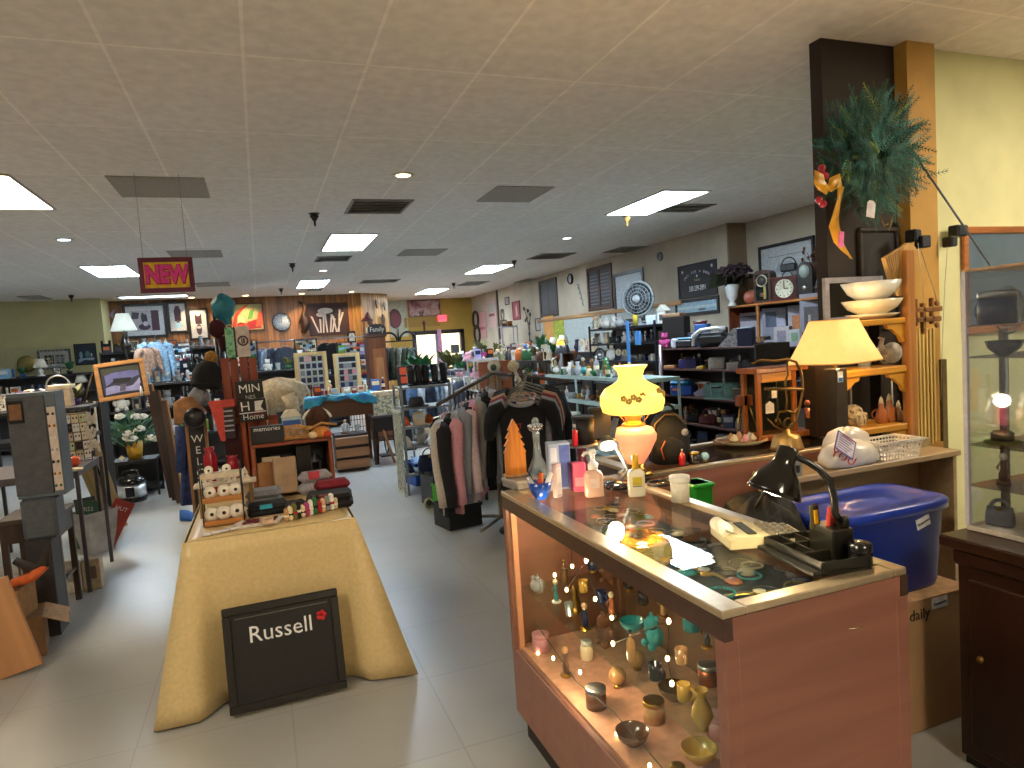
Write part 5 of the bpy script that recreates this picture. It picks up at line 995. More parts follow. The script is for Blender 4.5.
ribbon([A(x,y,'Y',2.52)-c for x,y in ((828,191),(822,186),(817,181),(815,174),(820,178),(828,190))],.02,'bow_loop',rb); ribbon([A(x,y,'Y',2.52)-c for x,y in ((829,190),(834,180),(839,176),(838,184),(830,191))],.018,'bow_loop',rb)
for x,y in ((821,172),(825,176),(819,200),(823,204),(822,168)): MB().ball(A(x,y,'Y',2.54)-c,.018,8,6).build('red_berry',gloss('#b01c34',.3),t)
p = A(871,209,'Y',2.46)-c; w = .026; MB().at(p.x,p.y,p.z,ry=.15).prism([(-w,-.04),(w,-.04),(w,.028),(w*.5,.04),(-w*.5,.04),(-w,.028)],-.001,.001).build('price_tag',m('#e4e0e4',.7),t)
p = A(842,239,'Y',2.53)-c; MB().at(p.x-.01,p.y-.004,p.z,ry=.1).box(-.014,.014,-.004,.002,-.04,.035).build('pink_sticker',m('#e470b0',.6),t)
MB().tube([(0,.1,R_*.6),(0,.17,R_*.7),(0,.19,R_*.7)],.004,6).build('wall_hook',metal(),t)
b = MB(); b.tube([A(x,y,'Y',2.6)-c for x,y in ((893,215),(891,223),(889,231))],[.008,.006,.003],6).tube([A(x,y,'Y',2.6)-c for x,y in ((880,215),(884,226),(888,224))],.004,6); b.build('bare_twigs',m('#8c7448',.7),t)

# ------------------------------------------------------------------ dark cabinet with acrylic case
FX,FY = 2.112,1.62; dwd = wood('#3c2418','Y',.3,14,.25)
t = T('dark_cabinet','dark walnut cabinet with moulded top carrying the acrylic case','cabinet',(FX,FY,0)); Box(0,.9,-1.5,0,.76,.8,.006).build('cabinet_top',dwd,t); Box(.025,.9,-1.5,-.025,.70,.76,.012).build('cornice_moulding',dwd,t); Box(.04,.9,-1.48,-.04,.03,.7,.003).build('cabinet_body',dwd,t)
for i in range(3):
    d = Box(.032,.042,-.5-i*.46,-.08-i*.46,.08,.66,.006).build('door',wood('#341e14','Z',.3,14,.25),t); MB().ball((.028,-.12-i*.46,.4),.012,8,6).build('door_knob',metal('#a08040'),d)
Box(.05,.88,-1.46,-.05,0,.03).build('plinth',m('#1c120c',.5),t)
AX,AY = 2.225,1.60; az0,az1 = .802,A(952.7,270.4,'Y',AY).z; t = T('acrylic_case','clear acrylic display tower full of collectibles on the dark cabinet','display case',(AX,AY,az0)); H_ = az1-az0; ag = glass('#f2f4f6',.03,.1); ae = m('#d8d4dc',.25,amt=.05,scale=80)
Box(0,.6,-.78,0,0,.018,.002).build('case_floor',m('#ccc4b4',.3),t); Box(0,.6,-.78,0,H_-.008,H_,.001).build('case_top',m('#d0a880',.4),t)
Box(0,.003,-.775,-.0,.018,H_-.008).build('side_pane',ag,t); Box(.003,.6,-.003,0,.018,H_-.008).build('back_pane',ag,t); Box(.597,.6,-.78,-.003,.018,H_-.008).build('side_pane',ag,t)
for x,y in ((0,-.012),(0,-.78),(.588,-.012)): Box(x-.002,x+.012,y,y+.014,.018,H_-.008).build('corner_strip',ae,t)
zz = [A(965,y,'X',AX).z-az0 for y in (484,443,357,325)]; zz = [A(x_,y,'X',AX).z-az0 for x_,y in ((965,484),(965,444),(965,357),(965,326))]
for i,z in enumerate(zz): Box(.005,.596,-.77,-.004,z-.005,z,.001).build('case_shelf',glass('#e8dcd8',.05,.25) if i != 3 else m('#b08068',.4),t)
r = RNG(3); kk = ['purse','teapot','pitcher','bowl','vase','figurine','mug','ball','tin','plush','hat','lamp']
for si,z in enumerate([.019]+sorted(zz)[:4]):
    for i in range(6):
        x = .06+.13*(i % 2)+r.uniform(0,.03); y = -.07-.11*i+r.uniform(-.01,.01); top = (sorted(zz)+[H_])[si]-z-.03; k = kk[(si*5+i*3) % 12]; c = ['grey','white','navy','brown','cream','teal','olive','silver','maroon','charcoal'][(si*3+i*7) % 10]
        w,h = SZ[k]; f = min(1,top/h,.11/w); lab = f"{c} {NOUN[k]} in the acrylic case on {['the floor', 'shelf one', 'shelf two', 'shelf three', 'the top shelf'][si]}, {ORD[i]} from corner strip"
        item(k,c,(AX+x,AY+y,az0+z),lab,-1.2,'collectibles in the acrylic case',w*f,h*f,seed=si*10+i)

# ================================================================== right wall hangings
def RXc(x0,y0,x1,y1,X): q = RX(x0,y0,x1,y1,X); return (q[0]+q[1])/2,(q[2]+q[3])/2,abs(q[1]-q[0]),q[3]-q[2]
def wallpic(name,label,cat,box,frame,fw,mount,art,mw=0,X=6.499,**k):
    cy,cz,w,h = RXc(*box,X); return picture(name,label,cat,X,cy,cz,w,h,-PI/2,frame,fw,mount,art,mw,**k),w,h
t,w,h = wallpic('phone_banner','black banner with white arched words and a phone number on the plaster wall','sign',(679,262.5,718,297),m('#101016',.5),.02,m('#15151d',.6),None)
text('330 239-2891',h*.22,m('#f0f0f4',.6),t,(0,-.012,-h*.24),sx=.58*w/.85); wtx = m('#c8c8d0',.6)
for i,ch in enumerate('CALL FOR A BOOTH'):
    a = PI*(.86-.72*i/15); text(ch,h*.11,wtx,t,(w*.36*cos(a),-.012,-h*.05+h*.3*sin(a)),rot=(PI/2,0,0))
text('TODAY',h*.09,m('#b0a860',.6),t,(0,-.012,-h*.0)); b = MB()
for x,z in ((-.38,.3),(.38,.34),(0,.12)): b = MB().prism([(x*w+.03*cos(a)*(1 if i % 2 == 0 else .4),z*h+.03*sin(a)*(1 if i % 2 == 0 else .4)) for i,a in enumerate([2*PI*i/10 for i in range(10)])],-.014,-.011); b.build('star',m('#e0e0e0',.5),t)
wallpic('beach_picture','wide dark framed pale blue seascape below the phone banner','picture',(676,298,720,315),m('#101014',.5),.05,m('#a8c4d0',.5),[('#9cc0d4',RECT(0,0,1,1)),('#c4dce0',RECT(0,.35,1,.6)),('#5c6c78',RECT(.55,.12,.72,.3))])
t,w,h = wallpic('window_sash','dark brown two pane window sash with slat decorations','window sash',(588,265.5,613,310),wood('#4a2a1c'),.07,m('#17171b',.4),None)
b = MB(); b.box(-.02,.02,-.02,-.004,-h/2+.06,h/2-.06).box(-w/2+.06,w/2-.06,-.02,-.004,-.015,.015); b.build('muntins',wood('#5c3826'),t)
b = MB(); r = RNG(8)
for i in range(9):
    for x0,x1 in ((-w/2+.1,-.05),(.05,w/2-.1)): z = -h/2+.12+i*(h-.24)/9; b.box(x0+r.uniform(0,.05),x1-r.uniform(0,.05),-.012,-.009,z,z+.02)
b.build('writing_strokes',m('#6c7480',.6),t)
wallpic('large_print','large black framed print with pale mount half hidden by the round fan','picture',(615,270.5,645,322),m('#141416',.4),.06,m('#b8c4cc',.5),[('#8898a4',RECT(.25,0,.95,.7)),('#4c5864',RECT(.35,0,.8,.5))],.05)
wallpic('wall_cupboard','narrow dark shuttered wall cupboard past the oval clock','cupboard',(540,279,558,317),wood('#33241c'),.08,m('#22201f',.5),[('#3c3c40',RECT(.05,0,.45,1)),('#34343a',RECT(.55,0,.95,1))])
def wclock(px,py,wpx,hpx,X,label,rim,face):
    cy,cz,w,h = RXc(px-wpx/2,py-hpx/2,px+wpx/2,py+hpx/2,X); t = T('wall_clock',label,'clock',(X,cy,cz),-PI/2); R_ = h/2
    MB().at(rx=PI/2).lathe([(R_*.75,.0),(R_,.0),(R_,.03),(R_*.86,.045),(R_*.75,.03)],28,caps=False).build('clock_rim',rim,t); MB().at(rx=PI/2).lathe([(0,.0),(R_*.8,.0),(R_*.8,.02),(0,.02)],28).build('dial',face,t)
    b = MB(); b.box(-.006,.006,-.026,-.022,0,R_*.6).box(0,R_*.4,-.026,-.022,-.006,.006); b.build('hands',cm('black'),t); return t
wclock(571,279,6,11,6.499,'round black rimmed clock on the plaster wall',m('#1a1a1c',.4),m('#d8d8d8',.5)); wclock(660.5,256.5,5,9,6.499,'small silver oval clock high on the plaster wall',metal('#a8a8a4',.4),m('#b8b4a8',.5))
t = T('wall_vine','faint silver leaf spray painted metal vine below the round clock','ornament',A(580,293,'X',6.49),-PI/2); b = MB(); b.tube([(-.1,0,.2),(.0,0,.05),(.06,0,-.1),(.12,0,-.28)],.006,6)
for i in range(8): b.ball((-.08+.026*i+.03*(-1)**i,0,.16-.055*i),.025,6,5,1.3,.3)
b.build('vine',m('#98a4a4',.5),t)
t = T('wall_rail','long tan wooden rail along the plaster wall','rail',(6.5,0,2.0)); Box(-.05,0,9.3,15.3,-.035,.035,.004).build('rail_board',wood('#b88850','Y',.5,12),t)
t = T('lower_wall_panel','pale blue grey wall panel board fixed under the tan rail','wall panel',(6.5,0,1.0)); Box(-.02,0,9.5,15.2,.3,.96).build('panel_board',m('#b4bcb8',.7),t)
# pictures further down
for i,(bx,fr,cols,lab) in enumerate((((487,299,497,328),'#b8a89c',[('#c8a8a0',RECT(0,0,1,1)),('#7c3c44',RECT(.2,.4,.8,.5)),('#a8a89c',RECT(.1,.55,.9,.9))],'tall pale pink print down the plaster wall by the post strip'),
        ((478.5,311,486.5,338),'#b89c94',[('#d4a0a0',RECT(0,0,1,1)),('#b05c6c',RECT(.1,.3,.9,.4))],'pink print nearest the yellow back wall'),
        ((513,301,520.5,320),'#7c2c34',[('#a85058',RECT(0,0,1,1)),('#d8b0a4',[(.4,.1),(.7,.2),(.6,.9),(.35,.7)])],'red framed picture with pale figure'),
        ((505.5,297,509.5,305),'#2c2424',[('#8c8484',ELL(.5,.5,.3,.4))],'tiny dark framed picture beside the red one'),
        ((536,318,541,331),'#5c5450',[('#a8a49c',RECT(.1,.1,.9,.9))],'small grey photo strip below the dark cupboard'))):
    wallpic('wall_print',lab,'picture',bx,m(fr,.5),.03,m('#b8b0a4',.6),cols)
t = T('wooden_pole_trim','dark wood yardstick strip leaning on the plaster wall beside the pink print','yardstick',A(498.5,320,'X',6.47)); Box(-.015,.015,-.03,.03,-.55,.85).build('strip',wood('#5c4430'),t)
t = T('wire_heart','black wire heart hanging beside the dark yardstick strip','ornament',A(502.5,316,'X',6.48),-PI/2); hp = [(.12*16*sin(a)**3/16,0,.016*(13*cos(a)-5*cos(2*a)-2*cos(3*a)-cos(4*a))) for a in [2*PI*i/30 for i in range(31)]]; MB().tube(hp,.012,6).build('wire',cm('charcoal'),t)
for i,(px,py,hh) in enumerate(((475.5,320,9),(477,334,9))):
    t = T('twig_hoop',f"{['upper', 'lower'][i]} dark twig hoop in the corner beyond the pink print",'wreath',A(px,py,'X',6.45),-PI/2); MB().torus((0,0,0),.26,.035,26,6,'Y').build('hoop',m('#4c3c2c',.8,amt=.3),t)
t = T('iron_scroll','black iron flower scroll on the wall past the red framed picture','ornament',A(528,322,'X',6.46),-PI/2); b = MB(); r = RNG(2)
for (x,z) in ((-.2,.35),(.05,.28),(-.05,.1),(.18,.18),(.1,-.05),(-.15,.05),(.05,-.3),(.15,-.5),(-.02,-.55)): b.at(x,0,z,rx=PI/2).lathe([(0,.02),(.045,.02),(.05,0)],8,fn=lambda a,z: 1+.3*cos(5*a))
b.at(); b.tube([(-.2,0,.35),(-.05,0,.1),(.05,0,-.3),(.0,0,-.6)],.01,6).tube([(.18,0,.18),(.1,0,-.05),(.05,0,-.3)],.01,6); b.build('scroll',cm('charcoal'),t)
# picture in the recess with black frame, behind the clocks
cy,cz,w,h = RXc(760,241,816,305,6.815); picture('crest_print','large black framed pale print leaning behind the clocks','picture',6.815,cy,cz,w,h,-PI/2,m('#121214',.4),.045,m('#b8bcbc',.5),[('#5c6064',RECT(.12,.1,.88,.85)),('#b8bebe',RECT(.125,.1,.875,.84)),('#9ca4a8',ELL(.5,.6,.2,.14))],.02)

# ------------------------------------------------------------------ honey wood shelf with clocks (against the recessed wall)
SX = 6.3
ya,yb = A(832,300,'X',SX).y,A(727,305,'X',SX).y; z1 = A(740,305.2,'X',SX).z; z2 = A(770,347,'X',SX).z
hw = wood('#b06c2c','Y',.4,14,.2)
t = T('clock_shelf','honey wood shelf unit on the recessed wall carrying clocks','shelf unit',(SX,ya,0)); Ln = yb-ya
Box(0,.45,0,Ln,z1-.03,z1,.004).build('shelf',hw,t); Box(0,.45,0,Ln,z2-.03,z2,.004).build('shelf',wood('#5c3c28','Y'),t); Box(0.01,.45,Ln-.04,Ln-.01,0,z1-.03).build('side_panel',wood('#7c3c1c'),t); Box(0.01,.45,0,.03,0,z1-.03).build('side_panel',wood('#7c3c1c'),t)
Box(.44,.46,0,Ln,.4,z1-.03).build('back_panel',m('#2a1d15',.6),t); yq = A(757,320,'X',SX).y-ya; Box(0.01,.03,yq-.02,yq+.02,z2,z1-.03).build('divider',hw,t); Box(0,.45,.03,Ln-.04,z2-.55,z2-.52).build('shelf',wood('#4c3424','Y'),t)
def on(px,z,X=SX+.2): return Vector((X,A(px,300,'X',X).y,z))
P = on(739,z1)-Vector((.2,.1,0)); s = S(P)
t = T('urn_vase','white urn vase full of dark purple silk flowers','vase',P); Lathe([(.07,0),(.06,.02),(.03,.06),(.075,.12),(.09,.22),(.11,.3),(.1,.3),(.08,.22)],18).build('urn',gloss('#d8d8d4'),t)
r = RNG(6); b = MB()
for i in range(90):
    a = r.uniform(0,2*PI); e = r.uniform(-.3,1); q = r.uniform(.6,1); b.at(.28*q*cos(a)*cos(e),.3*q*sin(a)*cos(e),.42+.17*q*sin(e),rz=r.uniform(0,6),rx=r.uniform(-1,1)).lathe([(.0,0),(.045,.02),(.03,.0)],6,caps=False)
b.build('silk_flowers',m('#2c1a2c',.7,0,'mottle',.1,8,cols='#1a141c,#3c2438,#241c18,#50303c'),t,solid=.002); b = MB()
for i in range(40): a = r.uniform(0,6.28); q = r.uniform(.15,.33); b.add([(0,0,.32),(q*cos(a),q*sin(a),r.uniform(.25,.55)),(q*.9*cos(a+.2),q*.9*sin(a+.2),r.uniform(.3,.5))],[[0,1,2]])
b.build('leaves',m('#2c3420',.6,amt=.3),t,solid=.002)
P = on(751,z1); t = T('pink_globe','pink rosy glass lamp globe next to the urn vase','lamp globe',P); MB().ball((0,0,.1),.1,16,10).build('globe',gloss('#b06450',.2),t); Lathe([(.05,0),(.04,.02)],12).build('foot',wood('#5c3020'),t)
def tclock(px,wpx,hpx,label,style,X=SX+.18):
    P = on(px,z1,X); s = S(P); w,h = wpx*s*.95,hpx*s*.95; t = T('mantel_clock',label,'clock',P,-PI/2+.35); return t,w,h
t,w,h = tclock(765.5,19,34,'tall rounded brown wood clock with glass door and brass dial ring',0); wq = wood('#4c2c1c','Z',.3)
pl = [(-w/2,0),(w/2,0),(w/2,h-.07)]+[(w/2-.07+.07*cos(a),h-.07+.07*sin(a)) for a in (.4,.8,1.2,PI/2)]+[(-w/2+.07-.07*cos(a),h-.07+.07*sin(a)) for a in (PI/2,1.2,.8,.4)]+[(-w/2,h-.07)]
MB().prism(pl,-.08,.08).build('case',wq,t); Box(-w*.36,w*.36,-.084,-.08,h*.08,h*.88).build('glass_door',m('#1c2424',.1),t); MB().at(0,-.085,h*.68,rx=PI/2).torus((0,0,0),w*.3,.01,24,6).build('dial_ring',metal('#c8c0a8'),t); MB().at(0,-.084,h*.68,rx=PI/2).lathe([(0,0),(w*.27,0),(w*.27,.004),(0,.004)],20).build('dial',m('#3c3430',.4),t)
Box(w*.1,w*.24,-.088,-.084,h*.12,h*.5).build('brass_strip',m('#c8b070',.3,.6),t); MB().at(0,-.088,h*.25,rx=PI/2).lathe([(0,0),(w*.12,0),(w*.12,.006),(0,.006)],14).build('pendulum_bob',metal('#a89060'),t)
t,w,h = tclock(788,27,25,'low square cased mantel clock with round cream dial',1); Box(-w/2,w/2,-.08,.08,0,h,.006).build('case',wood('#4c1c14','X',.3),t); Box(-w/2-.02,w/2+.02,-.1,.1,0,.03,.004).build('plinth',wood('#4c1c14','X',.3),t); Box(-w/2-.015,w/2+.015,-.09,.09,h-.025,h,.004).build('cornice',wood('#5c241a','X',.3),t)
MB().at(0,-.082,h*.5,rx=PI/2).lathe([(0,0),(h*.36,0),(h*.39,.0),(h*.39,.012),(h*.36,.008),(0,.008)],26).build('dial',m('#d4d0b4',.4),t); b = MB(); b.box(-.005,.005,-.096,-.092,h*.5,h*.78).box(0,h*.2,-.096,-.092,h*.5-.005,h*.5+.005)
for i in range(12): a = i*PI/6; b.box(h*.31*cos(a)-.006,h*.31*cos(a)+.006,-.094,-.09,h*.5+h*.31*sin(a)-.006,h*.5+h*.31*sin(a)+.006)
b.build('hands_and_marks',cm('black'),t); MB().torus((0,0,h),w*.2,.008,16,6,'Y',0,PI).build('carry_handle',cm('black'),t)
t,w,h = tclock(808,16,38,'tall black arched clock beside dried flowers',2); pl = [(-w/2,0),(w/2,0),(w/2,h-w/2)]+[(w/2*cos(a),h-w/2+w/2*sin(a)) for a in [PI*i/10 for i in range(1,10)]]+[(-w/2,h-w/2)]
MB().prism(pl,-.07,.07).build('case',m('#141010',.35),t); MB().at(0,-.072,h*.74,rx=PI/2).lathe([(0,0),(w*.34,0),(w*.34,.006),(0,.006)],22,ey=1.3).build('dial',m('#a8b4a8',.4),t); MB().at(0,-.072,h*.3,rx=PI/2).lathe([(0,0),(w*.16,0),(w*.16,.008),(0,.008)],16).build('pendulum_bob',metal('#c8c0b0'),t)
t = T('bail_handle_bag','black evening bag with tall hoop handle set on the square clock top','bag',on(790,z1+.385,SX+.3),-PI/2+.3); Box(-.11,.11,-.04,.04,0,.1,.015).build('bag_body',m('#15151a',.4),t); MB().torus((0,0,.08),.1,.008,20,6,'Y',0,PI).build('hoop_handle',cm('black'),t)
t = T('dried_flowers','rusty dried flower bunch in dark vase at the shelf end','dried flowers',on(821,z1)); Lathe([(.05,0),(.08,.12),(.04,.22),(.05,.25)],14).build('dark_vase',gloss('#2a1c16'),t); b = MB(); r = RNG(9)
for i in range(34): a = r.uniform(0,6.28); l = r.uniform(.08,.26); z = r.uniform(.45,.68); b.tube([(0,0,.2),(l*.4*cos(a),l*.4*sin(a),z*.7),(l*cos(a),l*sin(a),z)],.003,4); b.ball((l*cos(a),l*sin(a),z),.016,6,4,1.6)
b.build('dried_stems',m('#6c3c24',.8,amt=.3),t)
# boxes on the lower shelf
def sbox(px,wpx,hpx,c,label,z=None,X=SX+.15,panel=None,nm='product_box',d=.12,rot=0,yb_=None):
    z = z2 if z is None else z; P = on(px,z,X); s = S(P); w,h = wpx*s,hpx*s; t = T(nm,label,'box',P,-PI/2+.45+rot); Box(-w/2,w/2,-d/2,d/2,0,h,.004).build('carton',m(c,.5,amt=.06),t)
    for q in panel or (): Box(-w/2+q[0]*w,-w/2+q[2]*w,-d/2-.002,-d/2,q[1]*h,q[3]*h).build('printed_panel',m(q[4],.5),t)
    return t,w,h,d
sbox(751,26,34,'#a8a4ac','wide pale box behind the small cartons on the clock shelf',panel=((.1,.75,.9,.9,'#5c5860'),(.05,.1,.5,.6,'#c0bcc4')),X=SX+.3)
sbox(775,24,38,'#9a9cac','blue grey box with window picture on the clock shelf',panel=((.15,.5,.6,.9,'#5c6478'),(.6,.2,.95,.8,'#b4b4c4')),X=SX+.3)
sbox(797,16,40,'#a4a4ac','pale box with orange toaster picture',panel=((.25,.25,.9,.75,'#b8784c'),(.2,.2,.95,.25,'#4c3c44')),X=SX+.28)
sbox(815,27,52,'#8c8a94','tall grey carrying carton with handle slot next to the lamp shade',panel=((.15,.08,.92,.75,'#5c5458'),(.4,.86,.65,.92,'#1c1a20'),(.3,.3,.4,.6,'#c8c8bc')),X=SX+.12)
sbox(782,15,20,'#b8b0b0','small cream carton with drawing on the clock shelf',panel=((.2,.2,.8,.8,'#8c8490'),),X=SX+.06); sbox(795,11,17,'#b4b0b0','small carton with green print on the clock shelf',panel=((.2,.1,.8,.8,'#7c9c7c'),),X=SX+.06)
sbox(770,12,7,'#a8a4b0','low white carton in front of the blue grey box',X=SX+.03); sbox(792,20,5,'#a8a0ac','long flat lilac carton at the clock shelf edge',X=SX+.02)
for i in range(5):
    P = on(758,z2+.001+.028*i,SX+.1); t = T('folded_cloth',f"{['navy', 'tan', 'grey brown', 'cream', 'olive'][i]} folded cloth, {ORD[i]} up in the little stack on the clock shelf",'cloth',P,-PI/2+.1*i,'folded cloths on the clock shelf'); Box(-.12,.12,-.1,.1,0,.027,.012).build('folded_fabric',fab(['#2c3450','#8c7458','#6c6460','#a8987c','#5c5848'][i]),t)
sbox(740,17,14,'#26345c','dark blue box at the end of the clock shelf',X=SX+.1); sbox(747,10,22,'#3c4440','dark green box behind the blue one',X=SX+.28)
row(on(826,z2-.52,SX+.15),on(735,z2-.52,SX+.15),'box bottle tin book mug jar figurine teapot bowl'.split() and 'box bottle tin book mug jar figurine teapot bowl','black navy charcoal brown maroon grey white','dark shelf under the clock shelf','lamp end',-PI/2,sc=1.1,seed=61,hmax=.32)

# ------------------------------------------------------------------ black shelving with totes and boxes
UX = 4.8
y0,y1 = A(756,380,'X',UX).y,A(662,380,'X',UX).y; zs = [A(705,y,'X',UX).z for y in (347.5,369.5,398.5,426,448)]
t = shelf_unit('stock_shelving','dark reddish steel shelving stacked with totes behind the rear counter','shelving',UX,UX+.45,y0,y1,zs+[.15],m('#2c1c1c',.5),back=True,sides=True,ax='Y',smat=m('#4c2c24',.5))
def ux(px,z,dx=.12): X = UX+dx; return Vector((X,A(px,380,'X',X).y,z))
def ubox(px,wpx,hpx,c,label,si,dx=.14,panel=None,nm='product_box',d=.14,rot=0):
    P = ux(px,zs[si]+.001,dx); s = S(P); w,h = wpx*s,hpx*s; t = T(nm,label,nm.split('_')[-1],P,-PI/2+.6+rot); Box(-w/2,w/2,-d/2,d/2,0,h,.005).build('box_body',m(c,.45,amt=.06),t)
    for q in panel or (): Box(-w/2+q[0]*w,-w/2+q[2]*w,-d/2-.002,-d/2,q[1]*h,q[3]*h).build('printed_panel',m(q[4],.5),t)
    return t
# top shelf
P = ux(714,zs[0]); t = T('sewing_machine_cover','black and white glossy machine under a dark cover on the shelving top','machine',P,-PI/2+.5); b = MB(); b.box(-.17,.19,-.1,.1,.0,.17,.05); b.build('dark_cover',m('#14120f',.5),t); b = MB(); b.tube([(-.2,-.08,.02),(-.19,-.08,.14),(-.1,-.08,.2),(.1,-.08,.215),(.19,-.08,.2)],[.02,.03,.025,.022,.03],8); b.build('white_arm',gloss('#dcdcdc'),t)
P = ux(686,zs[0]); t = T('label_printer','small black and white label printer with blue top beside the covered machine','printer',P,-PI/2+.5); Box(-.09,.14,-.09,.09,0,.1,.02).build('printer_body',m('#1c1c22',.4),t); Box(-.14,-.06,-.1,.02,0,.12,.02).build('white_front',gloss('#c8c8d4'),t); Box(-.05,.14,-.08,.08,.1,.125,.01).build('blue_top',m('#4c8ca8',.4),t)
P = ux(735,zs[0]); t = T('foil_bag','crumpled silver and clear bag at the side of the covered machine','bag',P,-PI/2+.4); b = MB(); b.prism([(-.16,0),(.1,0),(.1,.18),(.03,.2),(-.05,.1)],-.06,.06); b.build('bag_body',m('#b0b4bc',.2,.5,amt=.3,scale=40),t)
ubox(748,15,18,'#26345c','navy box at the near end of the shelving top',0); ubox(741,12,10,'#6c7078','grey box behind the silver bag',0,dx=.3)
t = ubox(662+6,12,17,'#3c3430','dark box behind the white lamp',0,dx=.3)
item('plush','magenta',ux(667,zs[0]),'pink and green plush toy at the far end of the shelving top',-1,None,.16,.2); item('ball','yellow',ux(677,zs[0],.06),'yellow ball with white patch at the foot of the plush toy',0,None,.09,.1)
# black cabinet above far end
P = ux(679,zs[0],.34); t = T('black_speaker_cabinet','black cabinet box with brown lid rising above the shelving','cabinet',P,-PI/2+.55); h = 30*S(P); Box(-.15,.15,-.1,.1,0,h,.004).build('cabinet_body',m('#14120f',.5),t); Box(-.15,.1,-.1,.1,h,h+.05,.01).build('brown_lid',m('#8c6c50',.6),t)
ubox(698,12,14,'#2c3448','navy box behind the label printer',0,dx=.36); t = ubox(705,13,22,'#2c5490','blue plastic caddy behind the covered machine',0,dx=.38,nm='plastic_box'); 
item('bowl','maroon',ux(703,zs[0]+.245,.38)+Vector((0,0,.0)),'round maroon bowl set on the blue caddy',0,None,.18,.07)
# shelf 2
ubox(718,15,11,'#a8a8a8','white box tipped in the middle of the shelving second board',1,rot=.2,panel=((.1,.1,.9,.8,'#b4b4b0'),)); ubox(735,12,7,'#a49c98','pale square box toward the near end of the second board',1)
ubox(690,18,9,'#241c5c','dark violet box on the second board',1); ubox(672,12,3,'#b0784c','thin orange strip box on the second board far end',1,dx=.06); ubox(702,6,3,'#c8a030','yellow label box between the violet and tipped box',1,dx=.05)
ubox(744,8,6,'#2c2430','tiny black box at the second board near end',1); item('shoe','charcoal',ux(751,zs[1]),'charcoal shoe at the near end of the second board',0,None,.09,.1); item('mug','white',ux(712,zs[1],.3),'white mug behind the tipped box',0,None,.1,.1); item('figurine','grey',ux(700,zs[1],.3),'grey figurine behind the violet box',0,None,.07,.17); item('bottle','olive',ux(683,zs[1],.3),'olive bottle at the back of the second board',0,None,.06,.17)
# shelf 3
P = ux(684,zs[2]); t = T('blue_cooler','blue plastic cooler tub with pale lid on the shelving third board','cooler',P,-PI/2+.55); Box(-.15,.15,-.1,.1,0,.13,.02).build('tub',m('#183c88',.35),t); Box(-.155,.12,-.105,.105,.13,.19,.03).build('lid',m('#1c6c98',.35),t); Box(-.1,.05,-.09,.06,.19,.21,.01).build('cloth_on_lid',m('#a89c98',.7),t); Box(-.12,-.03,-.104,-.1,.07,.09).build('orange_strip',cm('orange'),t)
P = ux(721,zs[2]); t = T('lattice_basket','pale teal plastic lattice basket on the shelving third board','basket',P,-PI/2+.6); w,d,h = .17,.1,.17; b = MB()
for i in range(16): x = -w+2*w*i/15; b.box(x-.004,x+.004,-d-.002,-d+.002,0,h); b.box(x-.004,x+.004,d-.002,d+.002,0,h)
for i in range(8): z = h*i/7; b.box(-w,w,-d-.002,-d+.002,max(0,z-.008),z).box(-w,w,d-.002,d+.002,max(0,z-.008),z).box(-w-.002,-w+.002,-d,d,max(0,z-.008),z).box(w-.002,w+.002,-d,d,max(0,z-.008),z)
b.box(-w,w,-d,d,0,.004); b.build('lattice_body',m('#6c9c98',.5),t); Box(-w*.5,w*.2,-d-.006,-d-.002,h*.72,h*.84).build('hand_slot',cm('black'),t)
ubox(704,15,8,'#a8a0b8','tilted lilac folder beside the teal basket',2,rot=.3,dx=.2).rotation_euler = (0,-.5,-PI/2+.8)
ubox(742,15,12,'#50442c','olive crate with yellow print past the teal basket',2,panel=((.3,.1,.95,.45,'#c8a828'),)); ubox(664+5,9,10,'#2c3c50','slate box at the far end of the third board',2); item('candle','white',ux(724,zs[2],.34)+Vector((0,0,0)),'white candle behind the teal basket',0,None,.05,.3)
# shelves 4, 5
row(ux(755,zs[3]+.001),ux(673,zs[3]+.001),'box purse bottle tin shoe figurine clear','black charcoal black navy grey maroon silver','fourth board of the steel shelving','curio end',-PI/2+.4,sc=.95,seed=62,hmax=.2)
row(ux(755,zs[4]+.001),ux(673,zs[4]+.001),'box shoe purse bowl book jar','black navy charcoal white grey brown','fifth board of the steel shelving','curio end',-PI/2+.4,sc=.95,seed=63,hmax=.18)
row(ux(752,zs[1]+.001,.3),ux(677,zs[1]+.001,.3),'box jar tin mug bottle book shoe','charcoal olive white grey navy black brown orange','back row of the second steel board','curio end',-PI/2+.4,sc=.62,seed=64,hmax=.2)
row(ux(752,zs[2]+.001,.33),ux(677,zs[2]+.001,.33),'box jar tin candle bottle book','charcoal olive white grey navy black brown','back row of the third steel board','curio end',-PI/2+.4,sc=.8,seed=65,hmax=.26)
row(ux(752,zs[3]+.001,.33),ux(677,zs[3]+.001,.33),'box purse plush boot hat','black charcoal brown black maroon','back row of the fourth steel board','curio end',-PI/2+.4,sc=.8,seed=66,hmax=.22)
row(ux(755,zs[0]+.001,.42),ux(715,zs[0]+.001,.42),'box book tin frame','grey charcoal silver navy white','back row of the top steel board','curio end',-PI/2+.4,sc=.9,seed=67,hmax=.26)

